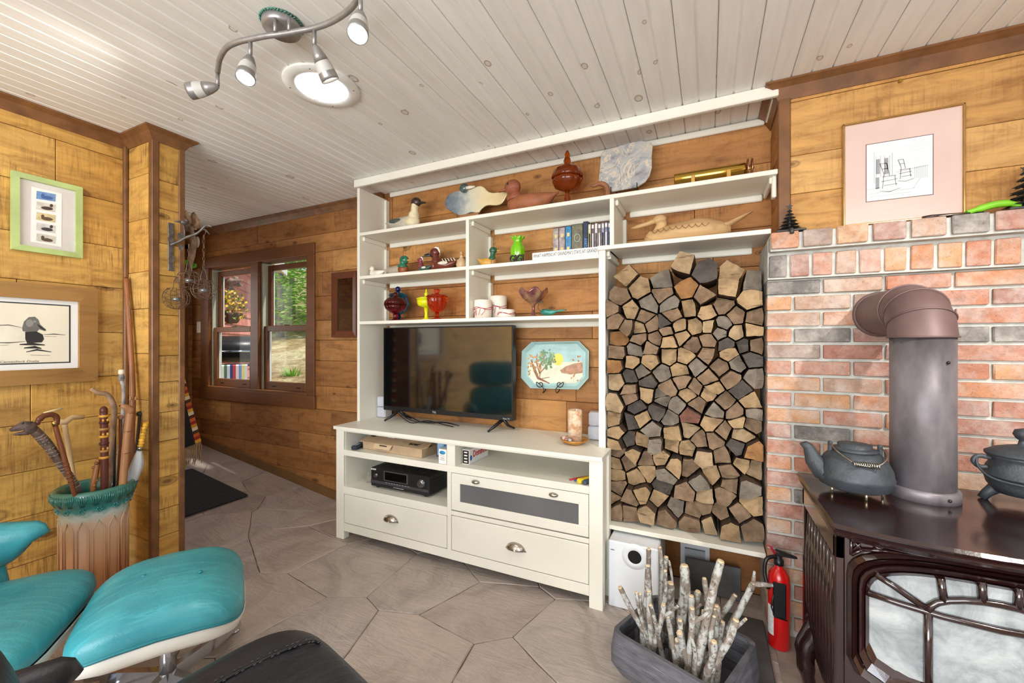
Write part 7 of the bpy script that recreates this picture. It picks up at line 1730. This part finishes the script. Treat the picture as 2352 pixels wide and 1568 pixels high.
def xmas(name, label, x, y, z, h_, n_=6):
    t = thing(name, label, 'ornament', (x, y, z)); mi = plain('dark_pewter', C(74, 72, 70), .5, .5, .15, 40)
    MB().box(-.055, .055, -.035, .03, 0, .010, 0, .003).build('base', mi, t)
    MB().tube([(0, -.035, .008), (0, -.052, .004), (0, -.056, -.014)], .008, 6).build('stocking_hook', mi, t)
    MB().tube([(0, 0, .01), (0, 0, h_*.8)], [.007, .003], 7).build('trunk', mi, t)
    for j in range(n_):
        f = j/(n_-1); R_o = (.052-.040*f)*h_/.13; z0 = .016+f*(h_-.045); m = MB(); nb = 8
        for k in range(nb):
            a = 2*PI*(k+.5*(j % 2))/nb; c, s = math.cos(a), math.sin(a)
            w = R_o*.34; p0 = Vector((0, 0, z0+h_*.13)); tip = Vector((c*R_o, s*R_o, z0+.004)); mid = Vector((c*R_o*.55, s*R_o*.55, z0+h_*.045)); pr = Vector((-s, c, 0))*w
            m.add([p0, mid+pr, tip, mid-pr, mid-Vector((0, 0, h_*.03))], [(0, 1, 4), (1, 2, 4), (2, 3, 4), (3, 0, 4), (0, 3, 2, 1)])
        m.build('branch_tier', mi, t)
    m = MB(); st = []
    for k in range(10):
        a = PI/2+PI*k/5; q = .014 if k % 2 == 0 else .006; st.append((q*math.cos(a), q*math.sin(a)+h_-.004))
    m.prism(st, 'y', -.002, .002); m.build('star', mi, t)
p = PY(1815, 545, 2.11); xmas('metal_tree', 'pewter Christmas tree stocking holder at the left end of the mantel', p.x, 2.125, MZ+.001, PY(1815, 472, 2.12).z-MZ)
p = PY(2362, 500, 2.11); xmas('metal_tree', 'pewter Christmas tree stocking holder cut by the right edge of the photo', p.x, 2.125, MZ+.001, .155)
gr = thing('lime_tongs', 'lime green handled tool lying on the mantel', 'tool', (PY(2285, 508, 2.11).x, 2.11, MZ))
MB().tube(bez([(-.075, 0, .010), (-.04, 0, .02), (.0, 0, .030), (.04, 0, .028), (.065, 0, .012)], 4), [.009]*4+[.013]*8+[.010]*4+[.006], 8).build('handle', plain('lime_plastic', C(124, 196, 40), .35), gr)
MB().tube([(-.07, -.008, .006), (-.16, -.02, .004)], [.005, .002], 6).build('blade', M_nickel, gr)
lg_ = thing('fire_lighter', 'long black fireplace lighter lying on the mantel in front of the pink mat picture', 'lighter', (PY(2185, 505, 2.125).x, 2.118, MZ))
MB().tube([(-.085, 0, .009), (-.06, 0, .010), (.06, -.0, .009)], [.006, .008, .005], 8).build('grip', K('lighter_dark', 42, 26, 26, .3), lg_); MB().tube([(.06, 0, .009), (.085, 0, .009)], .003, 6).build('barrel', M_iron, lg_)
nh = PY(2065, 189, CHY)
hk = thing('brass_hook', 'small brass peg in the planks above the mantel picture', 'hook', (nh.x, CHY-.004, nh.z)); 
MB().tube([(0, .004, 0), (0, -.010, 0)], .004, 8).build('shank', M_br, hk); MB().tube([(0, -.010, 0), (0, -.013, 0)], [.0075, .006], 10).build('head', M_br, hk)
# ================================================================== outdoors, seen through the windows
GZ = -.25
t = NT('leaf_litter'); v_ = t.coords((1, 1, 1), False, 'Object'); n1 = t.noise(v_, 1.2, 5, .65); n2 = t.noise(v_, 9, 4, .7)
c_ = t.ramp(n1, [(.35, C(120, 104, 74)), (.5, C(168, 152, 112)), (.6, C(196, 186, 150)), (.72, C(132, 140, 76))])
c_ = t.mix(.6, c_, t.ramp(n2, [(.35, (.55, .5, .42, 1)), (.65, (1.3, 1.26, 1.2, 1))]), 'MULTIPLY'); t.bump(n2, 1.0, .05)
m_gr = t.out(c_, .95, 0, .2)
def rfw(x, y): return FX*x+FY*y
def gz(x, y): return GZ+.24*max(0, rfw(x, y)-4.3)
m = MB(); nx, ny = 44, 30; rg = random.Random(14); V = []
for j in range(ny+1):
    for i in range(nx+1):
        x = -40+44*i/nx; y = YB+.12+26*(j/ny)**1.4
        V.append((x, y, gz(x, y)+rg.uniform(-.06, .06)*(0 if j < 2 else 1)))
m.add(V, [(j*(nx+1)+i, j*(nx+1)+i+1, (j+1)*(nx+1)+i+1, (j+1)*(nx+1)+i) for j in range(ny) for i in range(nx)], 0, True)
m.build('ground', m_gr, label='leaf strewn bank rising to the woods outside the window', kind='structure')
gx = MB().box(-26, XE-.12, -12, YB+.12, GZ-.1, GZ).build('yard', m_gr, label='bare ground beside the house outside the entry', kind='structure')
# neighbouring red shingled wall running away at 45 degrees
M_red = plain('red_stain', C(206, 128, 112), .8, 0, .1, 8, .3, 40)
A0 = Vector((-5.55, 2.72, 0)); dirn = Vector((-.71, .704, 0)).normalized(); LEN = 3.75
rw = thing('red_shed', 'red shingled outbuilding with white eaves seen through the left window', 'building', (A0.x, A0.y, GZ), math.atan2(dirn.y, dirn.x))
MB().box(0, LEN, .03, 1.6, 0, 3.2).build('wall_core', plain('core_red', C(150, 76, 60), .8), rw)
ex_ = .155
rsx = random.Random(6)
for k in range(20):
    x = 0.0
    while x < LEN:
        w = rsx.uniform(.5, 1.3); x1 = min(LEN, x+w)
        m = MB(); m.prism([(.03, k*ex_+ex_+.01), (.004, k*ex_), (-.010, k*ex_), (.012, k*ex_+ex_+.01)], 'x', x+.003, x1-.003); m.build('shingle', M_red, rw); x = x1
MB().box(-.2, LEN+.35, -.45, 2.0, 3.05, 3.12, 0, .01).build('eaves', plain('soffit_white', C(224, 222, 214), .6), rw)
MB().box(-.2, LEN+.35, -.47, -.42, 2.98, 3.2, 0, .01).build('fascia', plain('soffit_white', C(224, 222, 214), .6), rw)
# hanging flowers
rf2 = random.Random(23)
p = EYE+ray(532, 705)*5.6; hb = thing('hanging_flowers', 'yellow flowering hanging basket against the red shingles', 'flowers', p)
m = MB(); m2 = MB()
for k in range(420):
    a, b_, r = rf2.uniform(0, 2*PI), rf2.uniform(-1, 1), .20*rf2.random()**.4
    c = Vector((r*math.cos(a)*math.sqrt(1-b_*b_), r*math.sin(a)*math.sqrt(1-b_*b_), r*b_*1.2)); n_ = Vector((rf2.uniform(-1, 1), rf2.uniform(-1, 1), rf2.uniform(-1, 1))).normalized(); u_ = n_.orthogonal().normalized(); w_ = n_.cross(u_); s_ = rf2.uniform(.016, .03)
    (m if k % 5 < 3 else m2).add([c+u_*s_, c+w_*s_*.7, c-u_*s_, c-w_*s_*.7], [(0, 1, 2, 3)])
m.build('blossoms', plain('yellow_petal', C(236, 196, 40), .6), hb, kind='stuff'); m2.build('leaves', plain('flower_leaf', C(110, 140, 50), .6), hb, kind='stuff')
MB().lathe([(.06, -.22), (.13, -.12), (.14, -.08)], n=16).build('basket', plain('basket_brown', C(96, 66, 44), .9), hb)
# barbecue with striped towel
gp_ = EYE+ray(535, 806)*5.2
gq = thing('barbecue', 'black barrel barbecue outside the left window', 'barbecue', (gp_.x, gp_.y, gz(gp_.x, gp_.y)), math.radians(59))
z0 = gp_.z-gz(gp_.x, gp_.y); mk = plain('grill_black', C(34, 34, 36), .35, .2, .1, 20)
MB().loft([[(x, .25*q*math.cos(2*PI*k/20), z0+.02+.17*q*math.sin(2*PI*k/20)) for k in range(20)] for x, q in ((-.25, .9), (-.23, 1), (.23, 1), (.25, .9))]).build('drum', mk, gq)
MB().tube([(-.17, -.25, z0), (-.17, -.29, z0), (.17, -.29, z0), (.17, -.25, z0)], .012, 8).build('handle', M_chrome, gq)
for x in (-.2, .2):
    for y in (-.18, .18): MB().tube([(x, y, 0), (x, y, z0-.05)], .02, 8).build('leg', mk, gq)
MB().box(-.24, .20, -.55, -.20, z0-.17, z0-.15, 0, .005).build('side_shelf', mk, gq)
tw = thing('striped_towel', 'striped multicoloured towel hanging on the barbecue shelf', 'towel', (gp_.x, gp_.y, gz(gp_.x, gp_.y)), math.radians(59))
cols = [(206, 70, 80), (226, 226, 220), (120, 150, 200), (226, 214, 120), (226, 226, 220), (90, 120, 90), (210, 220, 230), (60, 70, 120)]
for k in range(13):
    x = -.22+.028*k; m = MB(); m.prism([(-.54, z0-.148), (-.55, z0-.146), (-.562, z0-.16), (-.566, z0-.50), (-.558, z0-.50), (-.553, z0-.165)], 'x', x, x+.0275); m.build('stripe', plain('towel_%d' % (k % 8), C(*cols[k % 8]), .9), tw)
# gnarled stump hung under the eaves
gs = thing('gnarled_root', 'grey gnarled root hanging under the eaves outside', 'root', EYE+ray(530, 648)*5.9)
for k in range(6):
    a = k*1.1; MB().tube(bez([(0, 0, 0), (.09*math.cos(a), .05*math.sin(a*1.3), .05*math.sin(a)), (.19*math.cos(a+.4), .05, .10*math.sin(a+.5)-.02)], 4), [.05]*3+[.03]*4+[.015]*2, 7).build('root_arm', m_dw, gs)
# trees of the woods
t = NT('tree_leaf'); m_lf = t.out(t.ramp(t.noise(t.coords((1, 1, 1), False), .9, 3), [(.3, C(120, 172, 74)), (.5, C(166, 206, 104)), (.7, C(206, 230, 146))]), .6)
tl2 = t.t.nodes.new('ShaderNodeBsdfTranslucent'); ad_ = t.t.nodes.new('ShaderNodeMixShader'); ad_.inputs[0].default_value = .45
t.t.links.new(t.b.inputs['Base Color'].links[0].from_socket, tl2.inputs[0]); t.t.links.new(t.b.outputs[0], ad_.inputs[1]); t.t.links.new(tl2.outputs[0], ad_.inputs[2]); t.t.links.new(ad_.outputs[0], t.t.nodes['Material Output'].inputs[0])
mtk = plain('tree_bark', C(150, 144, 132), .9, 0, .2, 6)
rt = random.Random(17)
spec = []
for a_, r_ in ((-.56, 11.5), (-.66, 12.5), (-.48, 12.2), (-.60, 14.2), (-.53, 14.8), (-.74, 14.5), (-.40, 13.8), (-.575, 17.5), (-.68, 17.0)):
    spec.append((r_*(FX+a_*RX), r_*(FY+a_*RY), 5.0+.25*(r_-11)))
LB_ = ['nearest slim woodland tree in the middle of the right pane', 'leafy tree left of the middle in the woods', 'leafy tree at the right side of the woods', 'taller tree behind the left leafy one', 'tall tree at the back of the right pane', 'tree at the far left of the woods', 'tree at the far right of the woods', 'tallest tree deep in the woods', 'farthest tree at the left edge of the woods']
for i, (x, y, h_) in enumerate(spec):
    t = thing('woodland_tree', LB_[i], 'tree', (x, y, gz(x, y)-.05), 0, 'trees of the woods behind the house')
    MB().tube(bez([(0, 0, 0), (rt.uniform(-.1, .1), 0, h_*.4), (rt.uniform(-.25, .25), 0, h_*.85)], 4), [.11-.009*k for k in range(9)], 8).build('trunk', mtk, t)
    m = MB()
    for k in range(2600):
        zz = rt.uniform(.06, 1.0); r = 1.35*(.55+.6*math.sin(PI*min(1, zz)))*rt.random()**.5; a = rt.uniform(0, 2*PI)
        c = Vector((r*math.cos(a), r*math.sin(a), h_*zz)); n_ = Vector((rt.uniform(-.6, .6), rt.uniform(-.6, .6), 1)).normalized(); u_ = n_.orthogonal().normalized(); w_ = n_.cross(u_); s_ = rt.uniform(.05, .10)
        m.add([c+u_*s_, c+w_*s_*.6, c-u_*s_, c-w_*s_*.6], [(0, 1, 2, 3)])
    m.build('foliage', m_lf, t, kind='stuff')
t_ = 4.5
while (EYE+ray(672, 862)*t_).z > gz(*(EYE+ray(672, 862)*t_)[:2]): t_ += .05
p = EYE+ray(672, 862)*t_
gt = thing('grass_tuft', 'small bright green grass tuft on the bank outside', 'grass', (p.x, p.y, gz(p.x, p.y)-.02)); m = MB()
for k in range(60):
    a = rt.uniform(0, 2*PI); r = rt.uniform(0, .18); c = Vector((r*math.cos(a), r*math.sin(a), 0)); e = c+Vector((.1*math.cos(a), .1*math.sin(a), rt.uniform(.1, .22))); s_ = Vector((-math.sin(a), math.cos(a), 0))*.012
    m.add([c+s_, c-s_, e], [(0, 1, 2)])
m.build('blades', plain('grass_green', C(120, 190, 50), .6), gt, kind='stuff')
